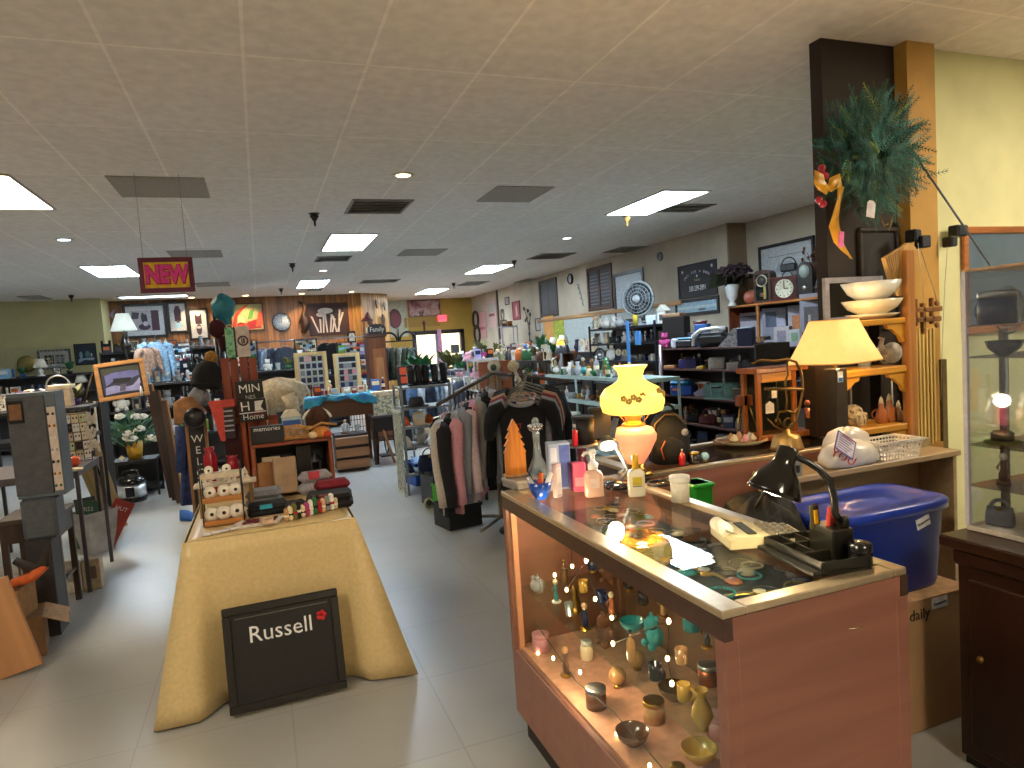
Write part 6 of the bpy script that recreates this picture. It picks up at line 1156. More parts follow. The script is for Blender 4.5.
# ------------------------------------------------------------------ silver pole and white metal rack with the round fan
y0,y1 = A(656,360,'X',4.9).y,A(590,360,'X',4.9).y; zz = [A(620,y,'X',4.9).z for y in (327,343,361,384)]
t = shelf_unit('wire_rack','black and chrome rack crowded with white figurines beside the blue poster','rack',4.9,5.35,y0,y1,zz+[.5,.12],m('#26282e',.4,.4),posts=True,back=True,ax='Y',ht=zz[0]+.05,th=.03)
def rx_(px,z,dx=.12): X = 4.9+dx; return Vector((X,A(px,350,'X',X).y,z))
row(rx_(627,zz[0]),rx_(591,zz[0]),'figurine candle vase figurine pitcher teapot figurine clear','white cream grey white silver','top of the chrome rack','fan end',-PI/2+.5,sc=1.1,seed=71,hmax=.26)
row(rx_(655,zz[1]),rx_(591,zz[1]),'figurine vase pitcher plush figurine mug','white grey cream sky charcoal','second board of the chrome rack','pole end',-PI/2+.5,sc=.9,seed=72,hmax=.17)
row(rx_(655,zz[2]),rx_(591,zz[2]),'bowl teapot mug plate clear clock jar','white grey black silver navy','third board of the chrome rack','pole end',-PI/2+.5,sc=.9,seed=73,hmax=.2)
row(rx_(655,zz[3]),rx_(591,zz[3]),'bottle bowl vase clear box','green white grey teal brown','fourth board of the chrome rack','pole end',-PI/2+.5,sc=.95,seed=74,hmax=.22)
# fan
P = rx_(641,zz[0]+.001,.25); s = S(P); R_ = 17*s; zc = 28*s-.02
t = T('box_fan','round grey fan with wire guard standing high on the chrome rack','fan',P,-PI/2+.55); b = MB().at(0,0,zc,rx=PI/2)
for k in (1,.8,.6,.4): b.torus((0,0,.06-.03*k*k),R_*k,.005 if k < 1 else .016,32,6)
for i in range(20): a = 2*PI*i/20; b.tube([(0,0,.07),(R_*.6*cos(a),R_*.6*sin(a),.055),(R_*cos(a),R_*sin(a),.02)],.0025,4)
b.build('wire_guard',m('#9aa4a8',.4),t); MB().at(0,.03,zc,rx=PI/2).lathe([(0,-.02),(R_*.96,-.02),(R_*.96,.0),(0,0)],30).build('fan_back',m('#2a2e34',.5),t); MB().at(0,-.06,zc,rx=PI/2).lathe([(0,0),(.055,0),(.05,.025),(0,.03)],18).build('hub_cap',m('#b8bcc0',.4),t)
b = MB().at(0,-.02,zc,rx=PI/2)
for i in range(5): a = i*2*PI/5; b.add([(.04*cos(a),.04*sin(a),0),(R_*.85*cos(a-.3),R_*.85*sin(a-.3),.015),(R_*.85*cos(a+.4),R_*.85*sin(a+.4),-.015),(.04*cos(a+.8),.04*sin(a+.8),0)],[[0,1,2,3]])
b.build('blades',m('#50585e',.4),t,solid=.004); Lathe([(.14,0),(.13,.02),(.03,.035),(.025,zc-R_)],18).build('fan_foot',m('#8c9498',.4),t)
t = sbox(652,11,9,'#c8d4d8','white box at the foot of the round fan',z=zz[0]+.001,X=5.05); 
P = rx_(660,zz[0]+.001-.0,.2); t = T('white_birdhouse','white little birdhouse lantern at the rack corner beside the fan','birdhouse',Vector((P.x,y0+.08,zz[0]+.001)),-PI/2+.5); Box(-.06,.06,-.06,.06,0,.17,.004).build('house_body',m('#d0d0c8',.5),t); MB().prism([(-.08,.17),(.08,.17),(0,.25)],-.07,.07).build('roof',m('#bcbcb0',.5),t); Box(-.03,.03,-.062,-.06,.04,.12).build('window_grid',cm('charcoal'),t)
t = T('yellow_cup','yellow tumbler standing before the fan','cup',rx_(637,zz[0]+.001,.06)); Lathe([(.03,0),(.04,.15),(.036,.15),(.028,.01)],14).build('cup_body',gloss('#c8b030'),t)
# bright blue panels
for px,py0,py1,w,lab in ((627,321,398,.06,'narrow bright blue strip poster beside the chrome rack'),(637.5,331,345,.13,'bright blue square box front on the rack side')):
    a,c = A(px,py0,'X',4.86),A(px,py1,'X',4.86); t = T('blue_poster',lab,'poster',(4.86,a.y,c.z),-PI/2); Box(-w/2,w/2,-.012,.012,0,a.z-c.z,.004).build('poster_board',m('#4c94dc',.4),t)
t = T('chrome_pole','tall chrome pole behind the hurricane lamp','pole',(A(661.5,380,'X',4.5).x,A(661.5,380,'X',4.5).y,0)); MB().cyl((0,0,0),(0,0,A(661,345,'X',4.5).z),.022,n=12).build('pole_tube',metal('#b4a8a8',.3),t); Lathe([(.1,0),(.1,.015),(.02,.03)],16).build('pole_foot',metal('#8c8484'),t)

# ------------------------------------------------------------------ teal glass topped low shelves
GX = 3.9
y0,y1 = A(641,375,'X',GX).y,A(545,378,'X',GX).y; gz = [A(590,y,'X',GX).z for y in (377,402,432)]
t = shelf_unit('glass_shelf_table','pale teal edged glass shelf table loaded with glassware','shelf table',GX,GX+.5,y0,y1,gz+[.1],m('#acc4c0',.3),posts=True,back=False,ht=gz[0],th=.045)
def gx(px,z,dx=.12): X = GX+dx; return Vector((X,A(px,385,'X',X).y,z))
row(gx(638,gz[0],.1),gx(550,gz[0],.1),'clear glass bottle vase bowl clear glass figurine jar ball clear','green white silver amber teal cream grey','front of the teal shelf table','hurricane lamp end',-PI/2+.6,sc=.85,seed=81,hmax=.19)
row(gx(600,gz[0],.36),gx(550,gz[0],.36),'vase bottle pitcher figurine candle frame lantern','white brown orange grey cream charcoal','rear of the teal shelf table','hurricane lamp end',-PI/2+.6,sc=1.1,seed=82,hmax=.34)
row(gx(638,gz[1],.12),gx(550,gz[1],.12),'glass bowl figurine teapot jar clear mug bottle','amber brown olive white silver gold grey','middle board of the teal shelf table','hurricane lamp end',-PI/2+.6,sc=.85,seed=83,hmax=.2)
row(gx(638,gz[2],.12),gx(550,gz[2],.12),'box bowl tin book bottle purse','orange black brown white teal charcoal','low board of the teal shelf table','hurricane lamp end',-PI/2+.6,sc=.95,seed=84,hmax=.22)
P = gx(607,gz[0],.3); item('vase','green',P,'emerald green glass vase at the near end of the teal shelf table',0,None,.13,.22)
P = gx(573,gz[0],.3); t = T('wooden_cubby','dark wooden cubby box with checked front standing on the teal shelf table','box',P,-PI/2+.5); s = S(P); b = MB()
for q in ((-.11,.11,0,.015),(-.11,.11,.285,.3),(-.11,-.095,.015,.285),(.095,.11,.015,.285)): b.box(q[0],q[1],-.07,.07,q[2],q[3])
b.box(-.11,.11,.06,.07,0,.3); b.build('cubby_body',wood('#4c2c18'),t); Box(-.08,.0,-.065,-.06,.02,.1).build('checked_card',m('#c8c4b0',.6,0,'cards',.3,60),t)
# tables further along the wall ---------------------------------------------------------------
for ti,(X0,Ya,Yb,z,pxs,nm,lab,pl,ks,cs,sd) in enumerate(((4.7,10.9,13.2,1.18,0,'dark_table','dark long table against the wall under the rail','dark long table','lamp bottle vase purse figurine box plant lantern','blue orange white brown green charcoal red cream',91),
        (5.0,13.6,15.8,1.15,0,'cream_table','cream table beyond the dark long table','cream table','figurine plant bowl purse basket clear vase','cream olive purple white black beige',92),(5.2,16.2,18.8,1.1,0,'metal_table','grey metal table near the back door corner','grey metal table','plant frame candle clear plush vase','pink magenta white lavender silver',93))):
    t = shelf_unit(nm,lab,'table',X0,X0+.7,Ya,Yb,[z,z-.42,.12],m(['#2a2220','#b8ac90','#6c7074'][ti],.5),posts=True,back=False,ht=z,th=.04)
    row((X0+.12,Ya+.02,z),(X0+.12,Yb,z),ks,cs,'front of the '+pl,'camera end',-PI/2+.4,sc=1.05,seed=sd,hmax=.42)
    row((X0+.45,Ya+.02,z),(X0+.45,Yb,z),ks,cs,'rear of the '+pl,'camera end',-PI/2+.4,sc=1.45,seed=sd+20,hmax=.55)
    row((X0+.12,Ya+.02,z-.42),(X0+.12,Yb,z-.42),ks,cs,'under shelf of the '+pl,'camera end',-PI/2+.4,sc=1.05,seed=sd+40,hmax=.34)
# lit little lamp with glowing yellow shade
P = A(561,344,'Y',11.4); t = T('glowing_lamp','little lamp glowing yellow among goods under the rail','lamp',(4.95,11.4,1.182)); t.location = (A(561,350,'Y',11.4).x,11.4,1.182); z = A(561,343,'Y',11.4).z-1.182
Lathe([(.07,0),(.03,.04),(.04,z*.4),(.015,z-.06)],12).build('lamp_stem',gloss('#3c3430'),t); Lathe([(.09,z-.08),(.05,z+.07)],16,caps=False).build('lamp_shade',m('#f8b840',.5,emit=1.6,ecol='#ffb43c'),t,solid=.003)
t = T('poster_card','yellow green poster card behind the glowing lamp','poster',(6.47,A(559,333,'X',6.47).y,A(559,340,'X',6.47).z),-PI/2); Box(-.28,.28,-.006,.006,0,.45).build('card',m('#b8b83c',.6,0,'mottle',.1,6,cols='#c8c838,#8ca838,#dcc840'),t)
t = T('poster_card','tall pink and yellow banner strip under the near end of the cupboard','poster',(6.47,A(549,332,'X',6.47).y,A(549,348,'X',6.47).z),-PI/2); Box(-.3,.3,-.006,.006,0,.75).build('card',m('#d8a060',.6,0,'mottle',.1,4,cols='#e0a878,#dca030,#d89490'),t)
# lilac white shelf stand near the corner
y0 = 15.9; t = shelf_unit('shelf_stand','lilac grey ladder shelf stand in front of the far wall pictures','shelf stand',A(503,350,'Y',y0).x,A(519,350,'Y',y0).x,y0,y0+.3,[.6,1.0,1.35,1.95],m('#a49ca8',.5),posts=True,back=False,ht=1.97,th=.03)
for i,z in enumerate((.6,1.0,1.35,1.95)): row((A(504,350,'Y',y0).x,y0+.12,z),(A(519,350,'Y',y0).x,y0+.12,z),'box vase mug figurine','navy brown white teal grey',f"{['lowest', 'second', 'third', 'top'][i]} board of the lilac stand",'corner',0,sc=.9,seed=101+i,hmax=.25)
for i in range(5):
    y = 8.7+1.3*i; c = ['#2c2622','#3c2c20','#26262a','#33291f','#2a2e30'][i]; t = T('storage_cabinet',f"low {['black brown', 'walnut', 'charcoal', 'umber', 'slate'][i]} two door cabinet along the plaster wall, {ORD[i]} from the recess corner",'cabinet',(5.85,y,0),0,'low cabinets along the plaster wall'); cc = wood(c,'Z',.5,16,.2)
    Box(0,.55,0,1.24,.06,1.22,.004).build('cabinet_body',cc,t); Box(-.015,.56,-.01,1.25,1.22,1.26,.004).build('cabinet_top',cc,t); Box(.04,.55,.02,1.22,0,.06).build('plinth',m('#181412',.6),t)
    for k in (0,1): d = Box(-.014,0,.02+.61*k,.61+.61*k,.1,1.19,.004).build('door',cc,t); MB().ball((-.028,.56+.1*k,.7),.014,8,6).build('door_knob',metal('#a08850'),d)
    row((5.98,y+.04,1.261),(5.98,y+1.2,1.261),'lamp vase basket frame box plant purse bottle clock lantern','white brown amber green grey navy orange black cream',f"{['black brown', 'walnut', 'charcoal', 'umber', 'slate'][i]} wall cabinet",'recess end',-PI/2+.4,sc=1.0,seed=300+i,hmax=.36)

# ================================================================== table with the gold cloth
t = T('folding_table','folding table hidden under the gold cloth','table',(0,4.0,0)); Box(-.36,.34,-.67,.68,.72,.745,.004).build('tabletop',m('#8c8c88',.5),t)
for x in (-.32,.3):
    for y in (-.6,.6): MB().cyl((x,y,0),(x,y,.72),.014,n=8).build('leg',metal('#6c6c70'),t)
t = T('tablecloth','gold satin tablecloth hanging to the floor with soft folds','tablecloth',(-.01,4.0,0)); cl = m('#ceb682',.36,0,'fabric',.05,60,bump=.12)
def cloth(hx,hy,ztop,zb,flare):
    n = 120; rings = []
    def corner(u): # point of a rounded rectangle boundary
        p = 4*((u) % 1); e = int(p); f = p-e; c = [(-1,-1),(1,-1),(1,1),(-1,1),(-1,-1)]; a,b_ = c[e],c[e+1]; return a[0]+(b_[0]-a[0])*f,a[1]+(b_[1]-a[1])*f
    for k in range(11):
        v = k/10; z = ztop-(ztop-zb)*v; ring = []
        for j in range(n):
            x,y = corner(j/n); cr = max(0,(abs(x)+abs(y)-1))**4; fold = .5+.5*sin(j/n*2*PI*(15 if cr > .1 else 9)+1.3*sin(j*.21)); d = (.01+flare*v*(.15+.85*cr)+ .022*v*fold*(1-.3*cr)+.05*v*cr*sin(j*.9))
            lx = math.copysign(1,x) if abs(x) > .999 else x*.0; ly = math.copysign(1,y) if abs(y) > .999 else 0
            ring.append((x*hx+lx*d+x*cr*flare*v*.3,y*hy+ly*d+y*cr*flare*v*.3,z))
        rings.append(ring)
    return rings
rg = cloth(.37,.70,.752,.012,.12); b = MB(); b.loft([[(x*.985,y*.985,.754) for x,y,z in rg[0]]]+rg,caps=False); n = len(b.v)
nx = 12
b.sheet(lambda u,v: (-.3645+.729*u,-.69+1.38*v,.7545+.0012*sin(u*19)*sin(v*15)),16,24); b.build('cloth',cl,t,solid=.002)
TT = .758
def on_t(px,py,z=TT): return A(px,py,'Z',z)
# framed chalk sign leaning on the cloth
Y = 3.12; q = RY(222,600,342,660,Y); zt = A(282,604,'Y',Y).z; zz0 = .02; w = q[1]-q[0]; h = (zt-zz0)/cos(.22)
t = T('chalk_sign','black framed chalk sign with white script and red flower leaning on the gold cloth','sign',((q[0]+q[1])/2,Y-.02,zz0)); t.rotation_euler = (-.22,0,.02); b = MB(); fr = m('#1c1a18',.35)
for q_ in ((-w/2,w/2,0,.035),(-w/2,w/2,h-.035,h),(-w/2,-w/2+.035,.035,h-.035),(w/2-.035,w/2,.035,h-.035)): b.box(q_[0],q_[1],-.015,.01,q_[2],q_[3],.004)
b.build('sign_frame',fr,t); Box(-w/2+.035,w/2-.035,-.004,.004,.035,h-.035).build('slate',m('#100e0e',.6,amt=.2),t); Box(-w/2+.05,w/2-.05,-.0055,-.004,h-.056,h-.052).build('inner_line',m('#5c564c',.5),t)
text('Russell',.1,m('#e8e8e8',.6),t,(-.01,-.006,h*.7),rot=(PI/2,0,0)); b = MB(); c_ = (w*.34,h*.76)
for i in range(5): a = i*2*PI/5; b.at(c_[0]+.014*cos(a),-.007,c_[1]+.014*sin(a),rx=PI/2).lathe([(0,0),(.011,0),(.011,.002)],8)
b.build('red_flower',m('#c02028',.6),t)
# ribbon spool rack -----------------------------------------------------------
p = on_t(222,528); X0 = A(203,510,'Y',3.52).x; X1 = A(243,510,'Y',3.52).x; Yr = 3.58; t = T('spool_rack','two tier tan wood rack with black wire sides full of ribbon spools','rack',((X0+X1)/2,Yr,TT)); w = (X1-X0)/2
tz = [A(222,y,'Y',Yr-.05).z-TT for y in (521,498,474)]; tan_ = wood('#b4783c','X',.45,25,.15)
for i,z in enumerate(tz): Box(-w,w,-.055,.055,z-.016,z,.002).build('shelf',tan_ if i < 2 else m('#c8b8a0',.5),t); Box(-w,w,-.06,-.05,z-.018,z+.008,.002).build('front_rail',tan_ if i < 2 else m('#c8b8a0',.5),t)
b = MB()
for x in (-w-.003,w+.003):
    b = MB()
    for y in (-.05,.05): b.cyl((x,y,0),(x,y,tz[2]+.05),.003,n=6)
    for z in tz: b.cyl((x,-.05,z),(x,.05,z),.002,n=5)
    b.tube([(x,-.05,0),(x,0,tz[0]),(x,.05,0)],.002,5); b.build('wire_side',cm('black'),t)
def spool(x,y,z,R_,c,label,rz=0,th=.03,lie=False):
    rz = .08; th = .022; t = T('ribbon_spool',label,'ribbon spool',(x,y,z+(0 if lie else R_)),rz,'ribbon spools on the tan rack'); rx = 0 if lie else PI/2
    MB().at(rx=rx).lathe([(R_*.3,-th/2),(R_,-th/2),(R_,-th/2+.002),(R_*.3,-th/2+.002)],22).build('flange',m('#e8e0d0',.5),t); MB().at(rx=rx).lathe([(R_*.3,th/2-.002),(R_,th/2-.002),(R_,th/2),(R_*.3,th/2)],22).build('flange',m('#e8e0d0',.5),t)
    MB().at(rx=rx).lathe([(R_*.3,-th/2+.002),(R_*.8,-th/2+.002),(R_*.8,th/2-.002),(R_*.3,th/2-.002)],20).build('ribbon_roll',m(c,.6),t); MB().at(rx=rx).torus((0,0,-th/2-.0005),R_*.45,.0015,18,4).build('printed_ring',m('#2c2c2c',.6),t); MB().at(0,-th/2-.001,0,rx=PI/2).lathe([(0,0),(R_*.27,0),(R_*.27,.001),(0,.001)],14).build('hub_hole',cm('black'),t)
xc = (X0+X1)/2
for i,(dx,ti,R_,c) in enumerate(((-.055,0,.033,'#e0d8c8'),(.0,0,.034,'#d8d0c0'),(.06,0,.036,'#e4dccc'),(-.055,1,.028,'#c8c0b0'),(.01,1,.03,'#e8e4dc'),(.062,1,.03,'#d8d0c4'),(-.05,2,.02,'#dcd4c8'),(.03,2,.02,'#e4dcd0'))):
    spool(xc+dx,Yr-.02,TT+tz[ti]+.001,R_,c,f"{'smallest' if ti == 2 else 'cream'} ribbon spool on {['lower', 'upper', 'top'][ti]} tier of the spool rack, {ORD[i % 3]} from wire side",.5)
t = T('wooden_ornaments_tray','long pale tray of white wooden shapes behind the spool rack','tray',(A(225,480,'Y',3.76).x,3.78,TT)); zt = A(225,482,'Y',3.76).z-TT; Box(-.15,.15,-.05,.05,zt-.015,zt,.003).build('tray_top',m('#d8ccb8',.6),t); Box(-.13,-.11,-.04,.04,0,zt-.015).build('leg',m('#8c7048',.6),t); Box(.11,.13,-.04,.04,0,zt-.015).build('leg',m('#8c7048',.6),t)
for i in range(8):
    x = A(203+6*i,475,'Y',3.76).x; hh = .035+.03*((i*5) % 3)/2; u = T('wooden_shape',f"white washed wooden {['star', 'heart', 'deer', 'tree'][i % 4]} cut-out, {ORD[i]} along the pale tray",'cut-out',(x,3.76+.02*(i % 2),TT+zt+.001),.2*(i % 3)-.2,'wooden cut-outs on the pale tray')
    k = i % 4; R_ = .028; pl = [(R_*(1 if j % 2 == 0 else .45)*sin(j*PI/5),R_+R_*(1 if j % 2 == 0 else .45)*cos(j*PI/5)) for j in range(10)] if k == 0 else ([(.0,0),(.026,.028),(.024,.045),(.012,.05),(0,.04),(-.012,.05),(-.024,.045),(-.026,.028)] if k == 1 else ([(-.025,0),(-.018,0),(-.016,.02),(.012,.02),(.014,0),(.02,0),(.02,.035),(.03,.055),(.02,.06),(.01,.035),(-.025,.035)] if k == 2 else [(-.025,0),(.025,0),(.008,.03),(.016,.03),(0,.065),(-.016,.03),(-.008,.03)]))
    MB().prism(pl,-.005,.005).build('cut_board',m('#dcd4c4',.6),u); b = MB(); b.at(0,-.0055,.025,rx=PI/2).lathe([(0,0),(.004,0),(.004,.001)],8); b.build('dark_dot',cm('black'),u)
# clear packets front-left
for i in range(4):
    q = on_t(207+9*i,536-2*i); u = T('clear_packet',f"small clear packet with white filling, {ORD[i]} from the cloth corner",'packet',q,.3*i,'clear packets at the cloth corner'); b = MB(); b.ball((0,0,.008),.024,10,6,.35,.7); b.build('packet_body',m('#d0ccd0',.25,amt=.15,coat=.5),u)
# quilted board with maroon swatches
q = on_t(256,524); t = T('swatch_board','white quilted board with maroon striped swatch','board',q,-.05); MB().slab([(-.13,-.06),(.1,-.05),(.14,.06),(-.07,.06)],0,.012).build('quilted_base',fab('#dcd0c4'),t); b = MB()
for i in range(6): b.slab([(-.06+.025*i,-.03),(-.04+.025*i,-.03),(-.025+.025*i,.04),(-.045+.025*i,.04)],.012,.018)
b.build('maroon_swatch',fab('#6c1824'),t)
u = T('keepsake_box','tiny cream patterned box on the maroon swatch board','box',on_t(267,526)+Vector((0,0,.012)),.5); MB().cbox(0,0,0,.055,.035,.022,.002).build('box_base',m('#d8b8a0',.5),u); MB().cbox(0,0,.022,.058,.038,.008,.002).build('lid',m('#c8a890',.5),u)
# folded clothing piles
def folded(px,py,w,d,h,c,label,rz=0,z=TT,trim=None):
    q = on_t(px,py,z); t = T('folded_garment',label,'garment',q,rz,None); b = MB(); 
    for i in range(2): b.box(-w/2+.006*i,w/2-.004*i,-d/2,d/2,h*i/2,h*(i+1)/2,h*.22)
    b.build('folded_fabric',fab(c),t)
    if trim: Box(-w*.2,w*.1,-d/2-.002,-d/2+.03,h*.7,h+.002,.001).build('printed_patch',m(trim,.6),t)
folded(268,512,.2,.16,.05,'#17171b','black folded top with bright teal patch near the swatch board',.05,trim='#2c9cb8'); folded(265,505,.19,.15,.09,'#8c909c','grey knit folded behind the black top',-.1)
folded(296,511,.12,.12,.05,'#1c1c22','small black folded piece behind the pod row',.2); folded(330,506,.24,.18,.075,'#1a161a','black fleece pile at the table corner',-.1,trim='#7c1c30'); folded(333,499,.2,.12,.11,'#7c1c2c','maroon fleece showing behind the black fleece pile',-.05)
folded(316,493,.2,.1,.13,'#a09ca4','grey rolled mittens on top at the crate foot',.1,trim='#c84050')
for i in range(13):
    q = on_t(287+4.1*i,522-1.05*i); c = ['tan','cream','olive','black','cream','magenta','white','green','red','peach','grey','white','beige'][i]
    t = T('felt_pouch',f'{c} little felt pouch in the front row on the gold cloth, {ORD[i]} from swatch board','pouch',(q.x,q.y+.02,TT),.1*(i % 3),'little felt pouches in the front row'); h = .06+.008*(i % 4); b = MB(); b.box(-.011,.011,-.02,.02,0,h,.007); b.build('pouch_body',fab(PAL[c]),t); MB().torus((0,0,h),.008,.0018,10,5,'Y',0,PI).build('loop',cm('brown'),t); Box(-.0125,.0125,-.021,.021,h*.35,h*.55,.004).build('contrast_band',fab(PAL[['white','black','red'][i % 3]]),t)
# open wooden crate -----------------------------------------------------------
Yc = 4.08; q = RY(253,441,335,505,Yc); X0,X1 = q[0],q[1]; zt = A(293,441,'Y',Yc).z; H_ = zt-TT; cw_ = wood('#7c3c20','X',.4,20,.2)
t = T('open_crate','open fronted reddish wood crate shelf standing on the gold cloth','crate',((X0+X1)/2,Yc,TT)); w = (X1-X0)/2
Box(-w,w,0,.24,H_-.02,H_,.003).build('top_board',cw_,t); Box(-w,w,0,.24,0,.018,.003).build('bottom_board',cw_,t); Box(-w,-w+.022,0,.24,.018,H_-.02,.002).build('side_board',wood('#8c4828','Z',.4,20,.2),t); Box(w-.022,w,0,.24,.018,H_-.02,.002).build('side_board',wood('#8c4828','Z',.4,20,.2),t); Box(-w+.02,w-.02,.225,.24,.018,H_-.02).build('back_board',m('#18181a',.6),t)
cx = (X0+X1)/2
def inb(px,py,Y): return A(px,py,'Y',Y)
def bagp(px,w,h,c,label,Y,rz=0,tilt=0):
    x = inb(px,490,Y).x; t = T('paper_bag',label,'bag',(x,Y,TT+.019),rz); t.rotation_euler = (tilt,0,rz); b = MB(); n = 20
    b.box(-w/2,w/2,-.03,.03,0,h*.97,.006); b.build('bag_body',m(c,.8,0,'fabric',.12,14),t); b = MB(); k = 14
    b.prism([(-w/2+w*i/k,h*.955+(.008 if i % 2 else 0)) for i in range(k+1)]+[(w/2,h*.93),(-w/2,h*.93)],-.0305,-.0285); b.build('serrated_top',m(c,.8),t)
bagp(287,.125,.21,'#a88c70','crumpled brown paper bag leaning out of the crate',4.03,.05,-.12); bagp(267,.09,.18,'#a8764c','tan paper bag behind the crumpled one',4.12,.2)
for (px,py,w_,h_,c,Y,lab) in ((264,456,.13,.13,'#a49c9c',4.24,'grey card with handwritten marks at the crate back'),(283,460,.12,.2,'#1a1a1e',4.22,'black box standing mid crate'),(305,460,.09,.24,'#141418',4.22,'black album at the crate side'),):
    x = inb(px,470,Y).x; t = T('boxed_card' if c == '#a49c9c' else 'black_album',lab,'card' if c == '#a49c9c' else 'album',(x,Y,TT+.019),.05); Box(-w_/2,w_/2,-.012,.012,0,h_,.002).build('card_body',m(c,.5),t)
    if c == '#a49c9c': text('MCT',.06,m('#4c4448',.6),t,(0,-.0135,h_*.6))
t = T('wall_box','cream long box lying on top inside the crate','box',(inb(270,449,4.15).x,4.15,TT+.16)); t.location.z = TT+.021; Box(-.05,.05,-.01,.0,0,.2,.003).build('box_body',m('#b8a890',.6),t); 
item('jar','copper',(inb(318,480,4.14).x,4.14,TT+.019),'copper coloured jar at the crate side',0,None,.08,.09); item('mug','brown',(inb(324,480,4.05).x,4.08,TT+.019),'brown mug in front of the copper jar',0,None,.08,.07)
item('lantern','charcoal',(inb(315,460,4.24).x,4.255-.04,TT+.019),'charcoal lantern at the crate back corner',0,None,.06,.2)
# on the crate
x = inb(268,440,4.12).x; t = T('slate_box','black slate box with white lettering on the crate top','box',(x,4.14,zt)); h = 17*S(Vector((x,4.12,1.1))); w_ = 31*S(Vector((x,4.12,1.1))); Box(-w_/2,w_/2,-.04,.04,0,h,.003).build('slate_body',m('#1a1c22',.5),t); text('memories',.036,m('#e4e4e4',.6),t,(-.0,-.0412,h*.86))
t = T('rattan_tray','honey rattan scroll tray on the crate top','tray',(inb(298,435,4.1).x,4.12,zt)); b = MB(); wv = m('#c08c4c',.6,amt=.2)
for i in range(5): b.torus((-.075+.036*i,-.01*(i % 2),.045),.026,.005,16,6,'Y'); b.torus((-.075+.036*i,.0,.045),.013,.004,12,5,'Y')
b.tube([(-.11,0,.012),(.1,0,.012),(.13,0,.05)],.009,6).tube([(-.11,0,.08),(.0,0,.085),(.13,0,.05)],.007,6); b.build('rattan_scroll',wv,t)
t = T('pumpkin_garland','orange and cream fabric pumpkins bundle at the crate top end','bundle',(inb(322,436,4.08).x,4.1,zt)); b = MB(); r = RNG(3)
b.cur = 0; b.ball((0,0,.03),.05,16,8,.7,.8,fn=lambda a,z: 1+.1*cos(8*a)); b.cur = 1; b.ball((.03,-.03,.02),.025,12,6,.8,1,fn=lambda a,z: 1+.1*cos(6*a)); b.cur = 2; b.ball((-.05,-.02,.022),.028,12,6,.8,1); b.build('fabric_pumpkins',[m('#d88c3c',.7,amt=.2),m('#c84c2c',.7),m('#e4c8a0',.7)],t); MB().tube([(-.09,-.02,.05),(0,-.04,.09),(.09,-.02,.07)],.008,6).build('wicker_band',wv,t)
t = T('harvest_figure','brown bristly owl shaped basket with white handle behind the pumpkins','basket',(inb(318,425,4.2).x,4.22,zt)); b = MB(); b.ball((0,0,.09),.07,18,10,1.25,.8,fn=lambda a,z: 1+.05*sin(14*a)*cos(9*z)); b.build('bristly_body',m('#4c2c1c',.9,amt=.3),t); MB().torus((0,0,.08),.085,.008,20,6,'Y',.3,PI-.3).build('white_handle',cm('white'),t)
t = T('lighthouse_tag','white and blue wooden lighthouse box behind the rattan tray','box',(inb(291,415,4.25).x,4.25,zt)); Box(-.055,.055,-.035,.035,0,.13,.003).build('box_body',m('#a8bcc8',.6),t); Box(-.05,.05,-.037,-.035,.08,.11).build('blue_band',cm('blue'),t); MB().prism([(-.06,.13),(.06,.13),(.03,.17),(-.03,.17)],-.035,.035).build('roof',m('#d4d0c0',.6),t)

# slatted board display behind the table -----------------------------------------
Yp_ = 4.86; q = RY(225,357,262,470,Yp_); sl = wood('#8c3c20','Z',.4,18,.2); w = (q[1]-q[0])
t = T('slatted_board','tall reddish slatted board stand behind the gold table','display board',(q[0],Yp_,0)); H_ = q[3]
for i in range(4): Box(w*i/4+.004,w*(i+1)/4-.004,-.012,.012,.02,H_-.01*(i % 2),.003).build('slat',sl,t)
Box(0,w,.012,.035,.3,.38).box(0,w,.012,.035,1.2,1.28).build('cross_rails',sl,t); Box(-.06,w+.06,-.12,.2,0,.03,.003).build('foot',sl,t)
Yq = 4.8; q = RY(239,416,282,500,Yq); t = T('slatted_board','lower wider slatted board in front of the tall reddish one','display board',(q[0],Yq,0)); w2 = q[1]-q[0]
for i in range(4): Box(w2*i/4+.006,w2*(i+1)/4-.006,-.012,.012,.02,q[3],.003).build('slat',wood('#a04c28','Z',.4,18,.2),t)
Box(0,w2,-.016,-.012,q[3]-.03,q[3]).box(-.03,w2+.03,-.05,.03,0,.02).build('rails',sl,t)
def board(px0,py0,px1,py1,Y,label,lines,c='#101214',name='chalkboard',tilt=-.03):
    q = RY(px0,py0,px1,py1,Y); w,h = q[1]-q[0],q[3]-q[2]; t = T(name,label,'sign',((q[0]+q[1])/2,Y,q[2])); t.rotation_euler = (0,-.03,0); Box(-w/2,w/2,-.01,.01,0,h,.002).build('board',m(c,.5),t)
    for (s_,sz,x,z,col) in lines: text(s_,sz*h,m(col,.6),t,(x*w,-.0112,z*h),ext=.0006)
    return t,w,h
board(236,380.5,263.5,399,4.7,'black sign with white letters MIN on the slatted boards',[('MIN',.62,0,.56,'#dcdcd8'),('NES',.3,0,.1,'#a8a8a4')])
t,w,h = board(239,399,267,421,4.68,'black sign with big H, white state shape and word Home',[('H',.6,-.25,.68,'#e4e0dc'),('Home',.36,0,.2,'#dcd8d4')]); MB().prism([(.08*w,.45*h),(.4*w,.45*h),(.3*w,.62*h),(.42*w,.9*h),(.1*w,.9*h)],-.0125,-.0095).build('state_shape',m('#e0dcd8',.6),t); Box(-w*.48,w*.48,-.0115,-.01,.38*h,.42*h).build('white_line',cm('white'),t); Box(-w*.1,w*.45,-.0112,-.01,.25*h,.38*h).build('maroon_patch',cm('maroon'),t)
